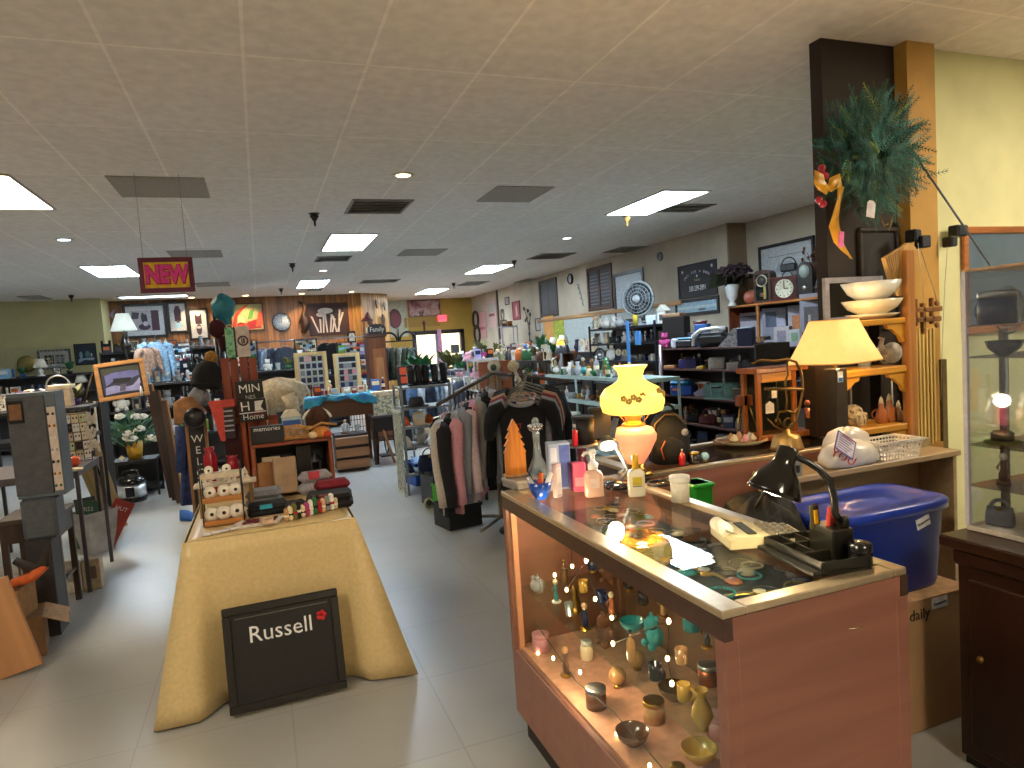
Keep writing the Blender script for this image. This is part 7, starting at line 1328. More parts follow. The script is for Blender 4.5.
q = RY(210,400,236,441,4.72); w,h = q[1]-q[0],q[3]-q[2]; t = T('red_sign','coral red L shaped sign board with dark printed lines hanging on the slats','sign',((q[0]+q[1])/2,4.72,q[2])); MB().prism([(-w/2,h),(-w*.15,0),(w*.02,0),(w*.05,h*.82),(w/2,h*.84),(w/2,h)],-.008,.006).build('red_board',m('#cc4438',.5),t); MB().prism([(-w*.2,h*.78),(w*.48,h*.8),(w*.42,h*.05),(w*.04,h*.02)],.0,.007).build('dark_board',m('#2a2028',.5),t)
b = MB()
for i in range(5): b.box(-.02+.004*i,w*.4,-.002,.0,h*(.7-.12*i),h*(.74-.12*i))
b.build('printed_lines',m('#a8a0a8',.6),t)
t = T('slat_hanger_strip','dark red glitter stocking hanging between the red sign and the boards','stocking',(A(233,440,'Y',4.75).x,4.77,A(233,470,'Y',4.75).z)); Box(-.05,.05,-.012,.012,0,.3,.01).build('stocking_body',fab('#3c1418'),t)
# bags and hats hung above the slatted board (a branching hall stand)
t = T('hall_stand','dark wooden hall stand holding hats and bags behind the slatted boards','coat stand',(A(232,500,'Y',5.1).x,5.12,0)); hs = wood('#3c2418'); zt = A(222,312,'Y',5.1).z; MB().cyl((0,0,.1),(0,0,zt),.013,n=10).build('pole',hs,t)
for a in range(4): MB().tube([(0,0,.12),(.18*cos(a*PI/2+.5),.18*sin(a*PI/2+.5),.06),(.26*cos(a*PI/2+.5),.26*sin(a*PI/2+.5),.0)],.016,7).build('foot',hs,t)
for zz_ in (zt-.35,1.2): MB().tube([(-.14,-.06,zz_+.05),(-.05,0,zz_),(.05,0,zz_),(.14,-.06,zz_+.05)],.009,7).build('peg_arm',hs,t)
def hang(px0,py0,px1,py1,Y,fnn): q = RY(px0,py0,px1,py1,Y); return (q[0]+q[1])/2,q[2],q[1]-q[0],q[3]-q[2]
x,z,w,h = hang(213,295,234,327,4.98,0); t = T('teal_cap','bright teal puffy bag hanging highest on the hall stand','bag',(x,4.98,z)); b = MB(); b.ball((0,0,h*.62),w*.55,18,10,1.15,.7,fn=lambda a,zz: 1+.14*sin(4*a+zz*5)+.08*sin(9*a)); b.tube([(0,0,h*.4),(.02,0,0)],[w*.25,w*.08],8); b.build('bag_body',m('#1c7c94',.5,amt=.2,scale=14),t)
x,z,w,h = hang(209,314,226,352,4.94,0); t = T('maroon_cap','dark maroon felt bag below the teal one','bag',(x,4.94,z)); b = MB(); b.ball((0,0,h*.62),w*.52,18,10,1.15,.6); b.tube([(.02,0,h*.4),(.03,0,0)],[w*.35,w*.15],8); b.build('bag_body',fab('#3c1018'),t)
x,z,w,h = hang(226,327,236,357,4.9,0); t = T('green_gift_bag','narrow green patterned gift bag standing on the tall slatted board','bag',(x,4.86,H_+.001)); Box(-w/2,w/2,-.02,.02,0,h,.003).build('bag_body',m('#4c9468',.5,0,'mottle',.1,30,cols='#2c7c54,#8cc4a0,#3c8c64'),t); Box(w/2-.008,w/2+.001,-.021,.021,0,h).build('dark_gusset',cm('black'),t); MB().torus((0,0,h),w*.3,.003,12,5,'Y',0,PI).build('handle',cm('cream'),t)
x,z,w,h = hang(236,325,249,357,4.9,0); t = T('cream_tote_bag','cream bag with round dark emblem standing on the tall slatted board','bag',(x+.004,4.86,H_+.001)); Box(-w/2,w/2,-.02,.02,0,h*.95,.003).build('bag_body',m('#ccc0b8',.7),t); b = MB(); b.at(0,-.021,h*.5,rx=PI/2).torus((0,0,0),w*.36,.006,20,5); b.build('emblem_ring',m('#4c3444',.6),t); b = MB(); b.box(-w*.12,-w*.04,-.022,-.02,h*.4,h*.6).box(.0,w*.14,-.022,-.02,h*.42,h*.58); b.build('emblem_mark',m('#4c3444',.6),t); MB().torus((0,0,h*.95),w*.25,.003,12,5,'Y',0,PI).build('handle',m('#8c3c34',.6),t)
# hats on a second stand
Yh = 5.0; t = T('hat_stand','black wire hat stand carrying the pom-pom beanie and tan hat','hat stand',(A(196,500,'Y',Yh).x,Yh+.03,0)); z0 = A(200,385,'Y',Yh).z; MB().cyl((0,0,0),(0,0,z0),.014,n=8).build('pole',cm('black'),t); Lathe([(.17,0),(.17,.012),(.02,.03)],20).build('foot',cm('black'),t)
MB().tube([(0,0,z0-.05),(.04,-.04,z0-.01),(.05,-.04,z0+.05)],.006,6).build('hook_arm',cm('black'),t); MB().tube([(0,0,z0-.2),(-.06,-.06,z0-.17),(-.08,-.07,z0-.12)],.006,6).build('hook_arm',cm('black'),t)
x,z,w,h = hang(187,361,219,387,4.9,0); t = T('knit_beanie','black knit beanie with brown fur pom-pom on the hat stand','hat',(x+.005,4.92,z+.0)); b = MB(); b.at(ry=.25).lathe([(w*.4,0),(w*.46,h*.1),(w*.5,h*.4),(w*.4,h*.8),(w*.15,h*1.02),(.002,h*1.05)],26,fn=lambda a,z: 1+.02*sin(22*a)); b.build('knit_cap',fab('#0f0f10',.2,90),t); b = MB(); b.ball((w*.27,0,h*1.12),w*.21,16,10,fn=lambda a,z: 1+.09*sin(9*a+z*7)); b.build('fur_pom',m('#a87838',.9,0,'fabric',.3,60),t); MB().at(ry=.25).lathe([(w*.42,-.01),(w*.5,0),(w*.5,h*.16),(w*.44,h*.2)],26,fn=lambda a,z: 1+.025*sin(26*a)).build('folded_cuff',fab('#0c0c0e',.2,90),t)
x,z,w,h = hang(187,381,212,397,4.98,0); t = T('baseball_cap','pale grey cap peeking below the black beanie','hat',(x-.02,4.96,z-.035)); b = MB(); b.at(ry=.35).lathe([(w*.42,0),(w*.44,.04),(w*.3,.09),(.002,.11)],20); b.build('cap_crown',fab('#8c8c94'),t); b = MB(); b.at(ry=.45,z=.0).slab([(-.02,-w*.4),(-.02,w*.4),(-w*.6,w*.3),(-w*.72,0),(-w*.6,-w*.3)],-.004,.003); b.build('brim',fab('#e8e2de'),t)
x,z,w,h = hang(212,374,229,397,5.0,0); t = T('knit_hat','grey tweed knit hat with navy edge beside the beanie','hat',(x,4.98,z)); Lathe([(w*.5,0),(w*.55,h*.3),(w*.45,h*.75),(w*.1,h)],20,ey=.7,fn=lambda a,z: 1+.03*sin(18*a)).build('knit_cap',fab('#6c686c',.3),t); Lathe([(w*.52,-.005),(w*.56,.03)],20,ey=.72,caps=False).build('navy_edge',fab('#2c3048'),t,solid=.006)
x,z,w,h = hang(173,396,206,420,4.85,0); t = T('suede_hat','tan slouchy suede hat lowest on the hat stand','hat',(x,4.88,z)); b = MB(); b.at(ry=-.3).lathe([(w*.5,0),(w*.52,.02),(w*.42,h*.5),(w*.3,h*.9),(.002,h)],22,ey=.8,fn=lambda a,z: 1+.07*sin(5*a)+.03*sin(11*a)); b.build('suede_crown',m('#a8764c',.8,0,'fabric',.2,20),t)
x,z,w,h = hang(184,409,207,432,4.82,0); t = T('leather_hood','round black leather hood hung under the suede hat','hood',(x,4.78,z+.02)); b = MB(); b.ball((0,0,h*.5),w*.5,18,12,1.0,.75); b.build('hood_body',m('#16161a',.35,0,'leather',.1,60),t)
# denim jacket with sleeves and the WELCOME board
def poly(nm,pts,Y,mat,t,o,th=.05): MB().prism([((A(x,y,'Y',Y)-o).x,(A(x,y,'Y',Y)-o).z) for x,y in pts],-th/2,th/2).build(nm,mat,t)
Yd = 5.1; o = A(188,450,'Y',Yd); t = T('denim_coat','long faded denim coat hanging behind the welcome board','coat',o); b = MB(); rings = []
for (y,xl,xr,d) in ((420,183,192,.05),(440,182,195,.09),(470,181,198,.1),(490,180,198,.1),(504,180.5,197,.09)):
    a,c = A(xl,y,'Y',Yd)-o,A(xr,y,'Y',Yd)-o; cx_,rw = (a.x+c.x)/2,(c.x-a.x)/2; rings.append([(cx_+rw*cos(q),d/1*sin(q)*(1+.18*sin(5*q)),a.z) for q in [2*PI*j/24 for j in range(24)]])
b.loft(rings).build('coat_body',fab('#2c3c6c',.25,30),t); MB().tube([A(186,425,'Y',Yd)-o+Vector((-.02,-.08,0)),A(184,470,'Y',Yd)-o+Vector((-.01,-.1,0))],[.04,.03],10).build('sleeve',fab('#34487c',.25,30),t)
t['label'] = 'long faded denim coat hanging behind the welcome board'
Yw = 4.85; q = RY(190,424,206,478,Yw); w,h = q[1]-q[0],q[3]-q[2]; t = T('welcome_board','tall narrow black board with white letters WELCOME in a tan frame','sign',((q[0]+q[1])/2,Yw,q[2]-.45)); t.rotation_euler = (-.04,0,0); hh = h+.45
Box(-w/2,w/2,-.01,.01,0,hh).build('board',m('#0e0e10',.5),t); Box(-w/2-.018,-w/2,-.014,.014,-.0,hh+.02).box(w/2,w/2+.018,-.014,.014,-.0,hh+.02).box(-w/2,w/2,-.014,.014,hh,hh+.02).build('tan_frame',wood('#9c6c3c'),t)
for i,ch in enumerate('WELCOME'): text(ch,.07,m('#dcdcd8',.6),t,(0,-.0112,hh-.1-.075*i),ext=.0006)
t = T('blue_shoe','blue suede shoe on the floor under the denim coat','shoe',(A(191,521,'Z',0).x,A(191,521,'Z',0).y,0),.9); KIND['shoe'](t,.1,.11,'blue',RNG(1))
for i,(px,py,h,lab) in enumerate(((211,466,.1,'tall red glass candle lantern by the welcome board'),(233,468,.07,'little red candle cup behind the pale tray'))):
    q = inb(px,py,4.5); t = T('red_candle_lantern',lab,'lantern',(q.x,4.5,TT)); h = A(px,[447,455][i],'Y',4.5).z-TT; Lathe([(.045,0),(.05,.02),(.02,.05),(.025,h*.4),(.04,h*.45),(.04,h*.8),(.025,h*.9),(.035,h)],16).build('glass_body',gloss('#a01828'),t); Lathe([(.03,h*.5),(.03,h*.72)],10).build('candle',cm('peach'),t)

# ================================================================== clothes racks beyond the counter
RX0,RY0 = 1.62,5.35; zc = A(491,371,'Y',RY0).z
ch = metal('#9c948c',.35)
pc = A(493,372,'Y',RY0); t = T('clothing_rack','chrome four way clothing rack with sloping arms and white disc finial','clothes rack',(pc.x,RY0,0))
Box(-.03,.0,-.015,.015,.06,zc).build('post',m('#a89c84',.35,.5),t); Box(.03,.06,-.015,.015,.06,zc).build('post',m('#a89c84',.35,.5),t)
for a in range(4): MB().tube([(0,0,.08),(.36*cos(a*PI/2+.7),.36*sin(a*PI/2+.7),.05)],.016,7).build('foot',ch,t)
arm1 = [Vector((0,0,zc-.0)),A(437,405,'Y',5.05)-Vector((pc.x,RY0,0))]; MB().tube([arm1[0]+Vector((0,0,-.02)),arm1[1]],.014,8).build('waterfall_arm',m('#4c443c',.4,.4),t); MB().tube([A(455,392,'Y',5.6)-Vector((pc.x,RY0,0)),A(478,380,'Y',5.45)-Vector((pc.x,RY0,0)),Vector((0,0,zc))],.01,8).build('second_arm',ch,t)
MB().tube([Vector((0,0,zc-.02)),Vector((.4,-.62,zc-.1))],.014,8).build('front_arm',m('#4c443c',.4,.4),t); MB().tube([Vector((0,0,zc-.02)),Vector((.3,.5,zc-.1))],.014,8).build('rear_arm',ch,t)
MB().at(-.0,-.03,zc+.04,rx=PI/2,rz=-.2).lathe([(0,0),(.05,0),(.055,.008),(0,.012)],20).build('white_disc',cm('white'),t); MB().ball((-.01,-.05,zc+.03),.028,10,8).build('green_knob',m('#3c5850',.4),t)
gar = [('#14141a','black'),('#c8c0b8','pale grey'),('#d89cac','pink'),('#101014','black'),('#a8a8ac','grey'),('#8c94a0','blue grey'),('#e0ccd0','blush'),('#141418','black'),('#dc9cb0','rose pink'),('#9c9c98','ash grey'),('#121216','black'),('#0f0f12','black'),('#a4a0a0','stone grey')]
n = len(gar); base = Vector((pc.x,RY0,0))
for i,(c,nm) in enumerate(gar):
    u = .97-.9*i/(n-1); p = base+arm1[0]*(1-u)+arm1[1]*u; p.z -= .0; r = RNG(i)
    shirt('hanging_shirt',f"{nm} long sleeved top on the sloping arm, {ORD[i]} up from its low end",p+Vector((0,-.0,.01)),1.29+r.uniform(-.28,.22),fab(c,.07,60),'long',r.uniform(.62,.74)+.08*(i/n),.40,.085,group='long sleeved tops on the sloping arm',seed=i,spread=.35)
# front facing tees
def tee_logo(t,z0,th):
    b = MB()
    for i,c in enumerate('NB'): pass
    text('EST',.05,m('#b02838',.7),t,(-.05,-th*.5-.02,z0-.2),ext=.0008); text('84',.05,m('#b02838',.7),t,(-.05,-th*.5-.02,z0-.25),ext=.0008)
tee_cols = [('#15151a','black with dark red print',tee_logo,'#8c8c94'),('#8c8e98','heather grey',None,'#b4b4bc'),('#7c1c2c','burgundy',None,'#c89c80'),('#b88c70','tan',None,None),('#101014','plain black',None,None),('#101014','outermost black',None,None)]
for i,(c,nm,lg,tr) in enumerate(tee_cols):
    f = i/6; p = A(520+i*1.0,382-2.6*i,'Y',4.62+.055*i); 
    shirt('hanging_tee',f"{nm} short sleeved tee facing out, {ORD[i]} from the camera",p,-.25,fab(c,.12,50),'short',.66,.37+.004*i,.07,group='tees facing out on the front arm',trim=fab(tr) if tr else None,seed=30+i,spread=.3,logo=lg,cat='tee')
t = T('black_coat','bulky black coat hanging behind the tees','coat',A(532,384,'Y',5.3)); rings = []
for z,w_,d_ in ((0,.04,.04),(-.04,.16,.08),(-.12,.25,.12),(-.3,.27,.15),(-.7,.27,.15),(-.95,.28,.14)): rings.append([(w_*cos(q),d_*sin(q)*(1+.1*sin(7*q)),z) for q in [2*PI*j/26 for j in range(26)]])
MB().loft(rings).build('coat_body',fab('#0f0f12',.3,30),t); MB().tube([(0,0,0),(0,0,.1),(.02,0,.12)],.004,6).build('hanger',metal(),t)
for s_ in (-1,1): MB().tube([(s_*.22,0,-.1),(s_*.3,0,-.35),(s_*.31,-.02,-.7)],[.07,.06,.05],10).build('sleeve',fab('#121216',.3,30),t)
t = T('knit_scarf','cream knit hat with long patterned scarf tail hung above the tees','scarf',A(513,366,'Y',4.95)); o = Vector(t.location); b = MB(); b.ball((0,0,0),.045,16,10,1,.8,fn=lambda a,z: 1+.05*sin(9*a)); b.build('knit_hat',fab('#d4cdb4',.2,50),t); MB().tube([A(514,370,'Y',4.95)-o,A(519,380,'Y',4.93)-o,A(524,394,'Y',4.9)-o],[.014,.02,.022],8).build('scarf_tail',m('#b8b4a8',.8,0,'mottle',.1,50,cols='#3c3c38,#c8c4b4,#dcd8c8'),t)
t = T('scarf_hook_stand','thin black stand behind the tees carrying the knit scarf and the coat','stand',(o.x+.06,5.12,0)); MB().cyl((0,0,0),(0,0,o.z+.02),.012,n=8).build('pole',cm('black'),t); Lathe([(.2,0),(.2,.012),(.02,.03)],20).build('foot',cm('black'),t); MB().tube([(0,0,o.z-.02),(-.06,-.16,o.z+.0)],.006,6).build('hook',cm('black'),t); MB().tube([(0,0,o.z-.05),(.1,.15,o.z-.02)],.006,6).build('hook',cm('black'),t)
# salmon wooden board sign
q = RY(479,361,512,390,6.4); w,h = q[1]-q[0],q[3]-q[2]; t = T('salmon_plaque','salmon coloured wooden plaque with dark carved letters and nail head border','plaque',((q[0]+q[1])/2,6.4,q[2])); Box(-w/2,w/2,-.015,.015,0,h,.004).build('board',wood('#b8745c','X',.5,20,.12),t); b = MB()
for i in range(17): x = -w/2+.012+(w-.024)*i/16; b.box(x-.004,x+.004,-.018,-.015,.008,.016).box(x-.004,x+.004,-.018,-.015,h-.016,h-.008)
b.build('nail_border',m('#5c3428',.6),t); dk_ = m('#5c4038',.7); text('HOME',h*.2,dk_,t,(0,-.0165,h*.68)); text('SWEET',h*.2,dk_,t,(0,-.0165,h*.45)); text('HOME',h*.2,dk_,t,(0,-.0165,h*.22))
zt = q[2]; t = shelf_unit('dark_console','black console table under the salmon plaque','table',q[0]-.05,q[1]+.35,6.3,6.7,[zt,zt-.35,.2],m('#17161a',.5),posts=True,back=True,ht=zt,th=.03)
row((q[0]+.38,6.4,zt),(q[1]+.33,6.4,zt),'purse box','black charcoal','black console past the plaque','plaque',0,seed=120,sc=.9,hmax=.25); row((q[0],6.42,zt-.35),(q[1]+.33,6.42,zt-.35),'box bottle purse shoe jar','black charcoal brown grey maroon','second board of the black console','aisle end',0,seed=121,sc=1,hmax=.28)

# wire rack with boots on top ---------------------------------------------------------------------
zt = A(425,385,'Y',7.2).z; X0 = A(404,440,'Y',7.0).x; X1 = A(441,440,'Y',7.0).x
t = shelf_unit('boot_rack','grey wire rack with black boots along its top','rack',X0,X1+.15,7.0,7.45,[zt,zt-.22,zt-.42,zt-.63,.22,],m('#8c9498',.4,.3),posts=True,back=False,ht=zt+.02,th=.02)
t = T('white_trellis','white distressed lattice trellis at the aisle end of the boot rack','trellis',(X0-.03,7.0,0),.0); b = MB(); 
for i in range(6): b.box(-.008,.008,-.03+.07*i,-.012+.07*i,0,zt-.25)
for i in range(9): b.at(0,.17,.05+.1*i,rx=.7).box(-.006,.006,-.2,.2,-.008,.008)
b.at().box(-.01,.01,-.04,.4,zt-.27,zt-.24).box(-.01,.01,-.04,.4,0,.03); b.build('lattice',m('#c4c8b8',.6,amt=.25),t)
for i,px in enumerate((413,421,428,437,446)):
    x = A(px,385,'Y',7.15).x; item('boot',['black','black','black','black','black'][i] if i != 9 else 'grey',(x,7.22,zt+.001),f'tall black boot on the boot rack top, {ORD[i]} from the aisle',PI-.6,'boots along the rack top',.1,.22)
row((X0+.02,7.12,zt-.219),(X1+.12,7.12,zt-.219),'box shoe hat box','navy charcoal grey','second board of the boot rack','aisle',0,seed=131,sc=.85,hmax=.17); row((X0+.02,7.12,zt-.419),(X1+.12,7.12,zt-.419),'box shoe box','cream orange peach brown','third board of the boot rack','aisle',0,seed=132,sc=.9,hmax=.17)
row((X0+.02,7.12,zt-.629),(X1+.12,7.12,zt-.629),'basket shoe plush','silver grey white red','fourth board of the boot rack','aisle',0,seed=133,sc=.85,hmax=.2); row((X0+.02,7.12,.221),(X1+.12,7.12,.221),'purse shoe box','blue maroon navy','low board of the boot rack','aisle',0,seed=134,sc=1.,hmax=.3)
# tubs and shoes on the floor below the rack
for i,(px,py,w,h,c,lab) in enumerate(((417,478,.28,.26,'#1c50a8','blue crate on the floor by the boot rack'),(447,505,.26,.24,'#3c9c20','lime green crate under the hanging tops'),(432,500,.2,.3,'#1a1a1e','black crate between blue and green crates'),(452,522,.3,.2,'#16161a','wide black tub on the floor under the sloping arm'),(436,478,.2,.34,'#5c1c24','maroon folded chair bag leaning by the boot rack'))):
    q = A(px,py+8,'Z',0); t = T('storage_crate' if i != 4 else 'folded_bag',lab,'crate' if i != 4 else 'bag',(q.x+.1,q.y+.15,0),.2); 
    if i != 4:
        b = MB(); b.box(-w/2,w/2,-.15,.15,0,.01)
        for s in (-1,1): b.box(-w/2,w/2,s*.15-.006,s*.15+.006,0,h).box(s*w/2-.006,s*w/2+.006,-.15,.15,0,h)
        b.build('crate_body',m(c,.45,amt=.08),t); Box(-w/2-.012,w/2+.012,-.165,-.15,h-.03,h).box(-w/2-.012,w/2+.012,.15,.165,h-.03,h).build('rim',m(c,.4),t); b = MB(); rr = RNG(i); 
        for k in range(6): b.ball((rr.uniform(-w*.3,w*.3),rr.uniform(-.08,.08),h*.8+rr.uniform(0,.05)),.06,8,6,.7)
        o = b.build('stuffed_cloth',fab(['#8cb0dc','#28282c','#34343c','#2c2c34'][i]),t); o['kind'] = 'stuff'
    else: Box(-w/2,w/2,-.05,.05,0,h*1.3,.03).build('bag_body',fab(c),t)
t = T('caster_wheel','cream toy wheel ring at the black crate front','wheel',A(429,503,'Z',.05),.3); MB().torus((0,0,0),.045,.012,20,6,'Y').build('ring',m('#c8bc94',.5),t); MB().at(rx=PI/2).lathe([(0,-.008),(.03,-.008),(.03,.008),(0,.008)],12).build('hub',cm('charcoal'),t)

# ================================================================== goods along the aisle side nearest the camera, far from the counter
# stool and earring tower
q = A(85,598,'Z',0); zs_ = A(68,506,'Y',5.2).z; bw_ = wood('#3c2a20','Z',.4,20,.2)
t = T('side_stool','dark wood side stool with crossed stretchers below the earring tower','stool',(-1.43,5.12,0)); Box(-.17,.17,-.19,.19,zs_-.03,zs_,.004).build('seat',wood('#4c3c34','X'),t); Box(-.155,.155,-.175,.175,zs_-.15,zs_-.03,.002).build('apron',bw_,t)
for x in (-.14,.14):
    for y in (-.16,.16): MB().cbox(x,y,0,.035,.035,zs_-.03,.003).build('leg',bw_,t)
MB().cyl((-.14,-.16,.22),(-.14,.16,.22),.011,n=8).build('stretcher',bw_,t); MB().cyl((.14,-.16,.22),(.14,.16,.22),.011,n=8).build('stretcher',bw_,t); MB().cyl((-.14,0,.22),(.14,0,.22),.011,n=8).build('stretcher',bw_,t)
Yt = 4.6; X0,X1 = A(12,450,'Y',Yt).x,A(61,450,'Y',Yt).x; z0,z1 = A(40,494,'Y',Yt).z,A(40,392,'Y',Yt).z
t = T('earring_tower','tall slate grey display tower with a column of cream earring cards','display tower',((X0+X1)/2,Yt,0)); w = (X1-X0)/2; sg = m('#5c6874',.5,amt=.08)
Box(-w,w,.0,.2,z0-.02,z1,.004).build('tower_body',sg,t); Box(-w,w*.1,.01,.19,.0,z0-.27,.004).build('pedestal',m('#2c2a2c',.6),t); Box(-w,w*.55,-.014,0,z0,z1-.02,.003).build('door_panel',m('#4a4c52',.5),t); Box(-w*.95,-w*.3,-.02,-.014,z1-.17,z1-.04).build('black_screen',m('#141214',.3),t); Box(-w*.9,-w*.4,-.022,-.02,z1-.15,z1-.06).build('amber_window',m('#7c5430',.5),t); Box(-w,w*.5,.0,.2,z0-.27,z0-.02,.02).build('lower_body',m('#4c525a',.5),t)
for i in range(7):
    zz_ = z1-.09-(z1-z0-.1)*(i+.5)/7; u = T('earring_card',f"cream card with {['black', 'amber', 'pearl', 'silver', 'jet', 'brass', 'green'][i]} earrings on the slate tower, {ORD[i]} from its top",'card',((X0+X1)/2+w*.76,Yt-.003,zz_),0,'earring cards on the slate tower'); Box(-w*.17,w*.19,-.004,0,-.035,.035,.001).build('card_sheet',m('#d4c4b8',.7),u); b = MB()
    for s_ in (-1,1): b.ball((s_*.012,-.01,-.005),.007,7,5,1.3)
    b.build('earring_pair',gloss(['#101010','#b06c20','#e8e4dc','#b0b0b8','#181820','#a88038','#3c6c4c'][i]),u)
# leaning board, boxes, scarf
q = RY(-20,520,48,625,4.1); t = T('plywood_board','pale pine board leaning at the edge of view under the scarf','board',((q[0]+q[1])/2-.1,4.1,0.002)); t.rotation_euler = (-.0,-.22,0); Box(-.18,.18,-.012,.012,0,.5,.002).build('board_face',wood('#b88458','Z',.6,12,.1),t)
t = T('cardboard_carton','open brown carton beside the pine board','carton',(-1.42,4.42,0),.2); cb2 = m('#8c6c4c',.8,amt=.1); Box(-.16,.16,-.14,.14,0,.22,.003).build('carton_body',cb2,t); MB().at(.16,0,.22,ry=.5).box(0,.13,-.14,.14,-.002,.002).build('flap',m('#a48460',.8),t); MB().at(-.16,0,.22,ry=-.5).box(-.13,0,-.14,.14,-.002,.002).build('flap',m('#a48460',.8),t)
t = T('cardboard_carton','smaller tan carton stacked on the open brown carton','carton',(-1.43,4.4,.225),-.15); Box(-.12,.12,-.1,.1,0,.17,.003).build('carton_body',m('#9c7850',.8,amt=.1),t); Box(-.125,.12,-.102,.1,.17,.18).build('lid',m('#5c3424',.7),t)
p = A(30,545,'Y',4.38); t = T('orange_scarf','orange and black knotted scarf at the tower foot','scarf',(p.x,4.38,.44)); b = MB(); b.cur = 0; b.tube([(-.08,0,.1),(-.0,0,.03),(.06,-.02,.06),(.08,0,.14)],[.02,.03,.03,.015],8); b.cur = 1; b.tube([(-.09,-.03,-.02),(.0,-.03,.0),(.07,-.03,.05)],[.025,.03,.02],8); b.build('scarf_cloth',[m('#2c2420',.8),m('#d4642c',.7)],t)
for i in range(5):
    q = A(48+8.5*i,572,'Y',5.75); t = T('mailing_box',f"{['white', 'cream', 'pale', 'ivory', 'buff'][i]} little carton in the row behind the dark stool, {ORD[i]} from the tower",'box',(-1.72+.12*i,5.5,0),0,'little cartons behind the dark stool'); Box(-.055,.055,-.05,.05,0,.26-.01*i,.003).build('carton',m(['#b8b4b0','#c4b49c','#b8a894','#ccc4b4','#b09c80'][i],.6),t); Box(-.03,.03,-.052,-.05,.08,.17,.002).build('printed_shape',m(['#4c6c9c','#8c8478','#a04840','#9c948c','#6c5c4c'][i],.6),t)
# long dark table with earring card rack
pa,pb = A(64,484,'Z',.86),A(98,458,'Z',.86); X1 = -1.24; t = shelf_unit('display_table','long dark grey table edge on to the aisle with earring card racks','table',-2.1,X1,5.4,6.18,[.86],m('#4a4448',.5),posts=True,back=False,ht=.86,th=.05,smat=m('#5c5458',.45))
t = T('card_rack','black wire rack hung full of cream earring cards','rack',(-1.66,5.85,.861),.42); b = MB(); W2,H2 = .42,.36
for i in range(9): b.cyl((W2*i/8,.0,0),(W2*i/8,.06,H2),.003,n=5)
for i in range(6): b.cyl((0,.06*i/5,H2*i/5),(W2,.06*i/5,H2*i/5),.003,n=5)
b.tube([(0,.06,H2),(0,.3,0)],.004,5).tube([(W2,.06,H2),(W2,.3,0)],.004,5); b.build('wire_grid',cm('black'),t); co = cos(.42); si = sin(.42)
for j in range(5):
    for i in range(8):
        lx,lz = .026+W2*i/8.0,.02+H2*j/5.2; ly = .06*lz/H2-.008; c = ['white','cream','black','cream','beige','white','green'][(i*3+j*5) % 7]; u = T('earring_card',f"{c} backed earring card, {ORD[i]} across in the {ORD[j]} row up the wire rack",'card',(-1.66+lx*co-ly*si,5.85+lx*si+ly*co,.861+lz),.42,'earring cards on the wire rack'); Box(-.022,.022,-.003,0,0,.06).build('card_sheet',m(PAL[c] if c != 'green' else '#c0d0a0',.7,amt=.05),u)
        b = MB(); 
        for s_ in (-1,1): b.ball((s_*.011,-.006,.035),.006,6,4,1.6)
        b.build('earring_pair',gloss(['#8c6c3c','#b0b0b4','#2c2c30','#7c3c3c'][(i+j) % 4]),u)
for i in range(3):
    u = T('hanging_tag_bundle',f"tuft of hanging white ribbon tags at the rack side, {ORD[i]} from the top",'tag bundle',(-1.27,6.05,1.2-.1*i),.3,'ribbon tag tufts'); b = MB(); r = RNG(i)
    for k in range(9): b.at(r.uniform(-.035,.035),r.uniform(-.03,.0),r.uniform(-.06,0),ry=r.uniform(-.5,.5)).box(-.009,.009,-.001,.001,-.035,.035)
    o = b.build('tag_ribbons',m('#d0c8b8',.7,amt=.15),u)
t = T('pumpkin_bowl','bright orange pumpkin bowl on the dark table edge','bowl',tuple(A(75,467,'Z',.861)+Vector((-.02,.03,0)))); Lathe([(.03,0),(.055,.03),(.05,.06),(.035,.075),(.01,.07)],24,fn=lambda a,z: 1+.06*abs(cos(4*a))).build('pumpkin_body',gloss('#dc5018',.3),t); MB().cyl((0,0,.07),(.008,0,.095),.006,n=6).build('stem',cm('brown'),t)
t = T('note_pad','cream paper pad beside the orange pumpkin bowl','paper pad',tuple(A(69,476,'Z',.861)+Vector((-.03,.28,0)))); Box(-.05,.05,-.03,.03,0,.012,.001).build('paper_block',m('#dccca8',.7),t)
# boxes behind, above the rack
t = shelf_unit('raised_shelf','dark raised shelf behind the earring racks stacked with cream boxes','shelf',-2.2,-1.38,6.62,7.05,[1.25,1.0],m('#2c2a2c',.5),posts=True,back=False,ht=1.25,th=.03)
for (x0,x1,z,h,y,c,lab) in ((48,70,1.251,.09,6.85,'#d8c0a0','wide cream storage box on the raised shelf'),(52,82,1.251,.0,6.8,'','')):
    if not c: continue
    a,b_ = A(x0,390,'Y',y).x,A(x1,390,'Y',y).x; t = T('storage_box',lab,'box',((a+b_)/2,y+.08,z)); Box(-(b_-a)/2,(b_-a)/2,-.08,.1,0,.16,.004).build('box_body',m(c,.6),t); Box(-(b_-a)/2-.004,(b_-a)/2+.004,-.084,.104,.15,.19,.004).build('lid',m('#e0ccac',.6),t)
a,b_ = A(52,400,'Y',6.7).x,A(83,400,'Y',6.7).x; t = T('cabinet_box','cream drawer box with two dark pulls in front of the storage box','box',((a+b_)/2,6.74,1.05)); W2 = (b_-a)/2
t.location.z = 1.001; Box(-W2,W2,-.06,.06,0,.2,.004).build('box_body',m('#dcc4a0',.6),t); Box(-W2*.5,-W2*.42,-.066,-.06,.1,.17).build('dark_pull',cm('black'),t); Box(W2*.0,W2*.08,-.066,-.06,.05,.12).build('dark_pull',cm('black'),t); Box(-W2,W2*.8,-.07,-.06,.0,.035,.003).build('red_brown_rail',wood('#a05c38','X'),t)
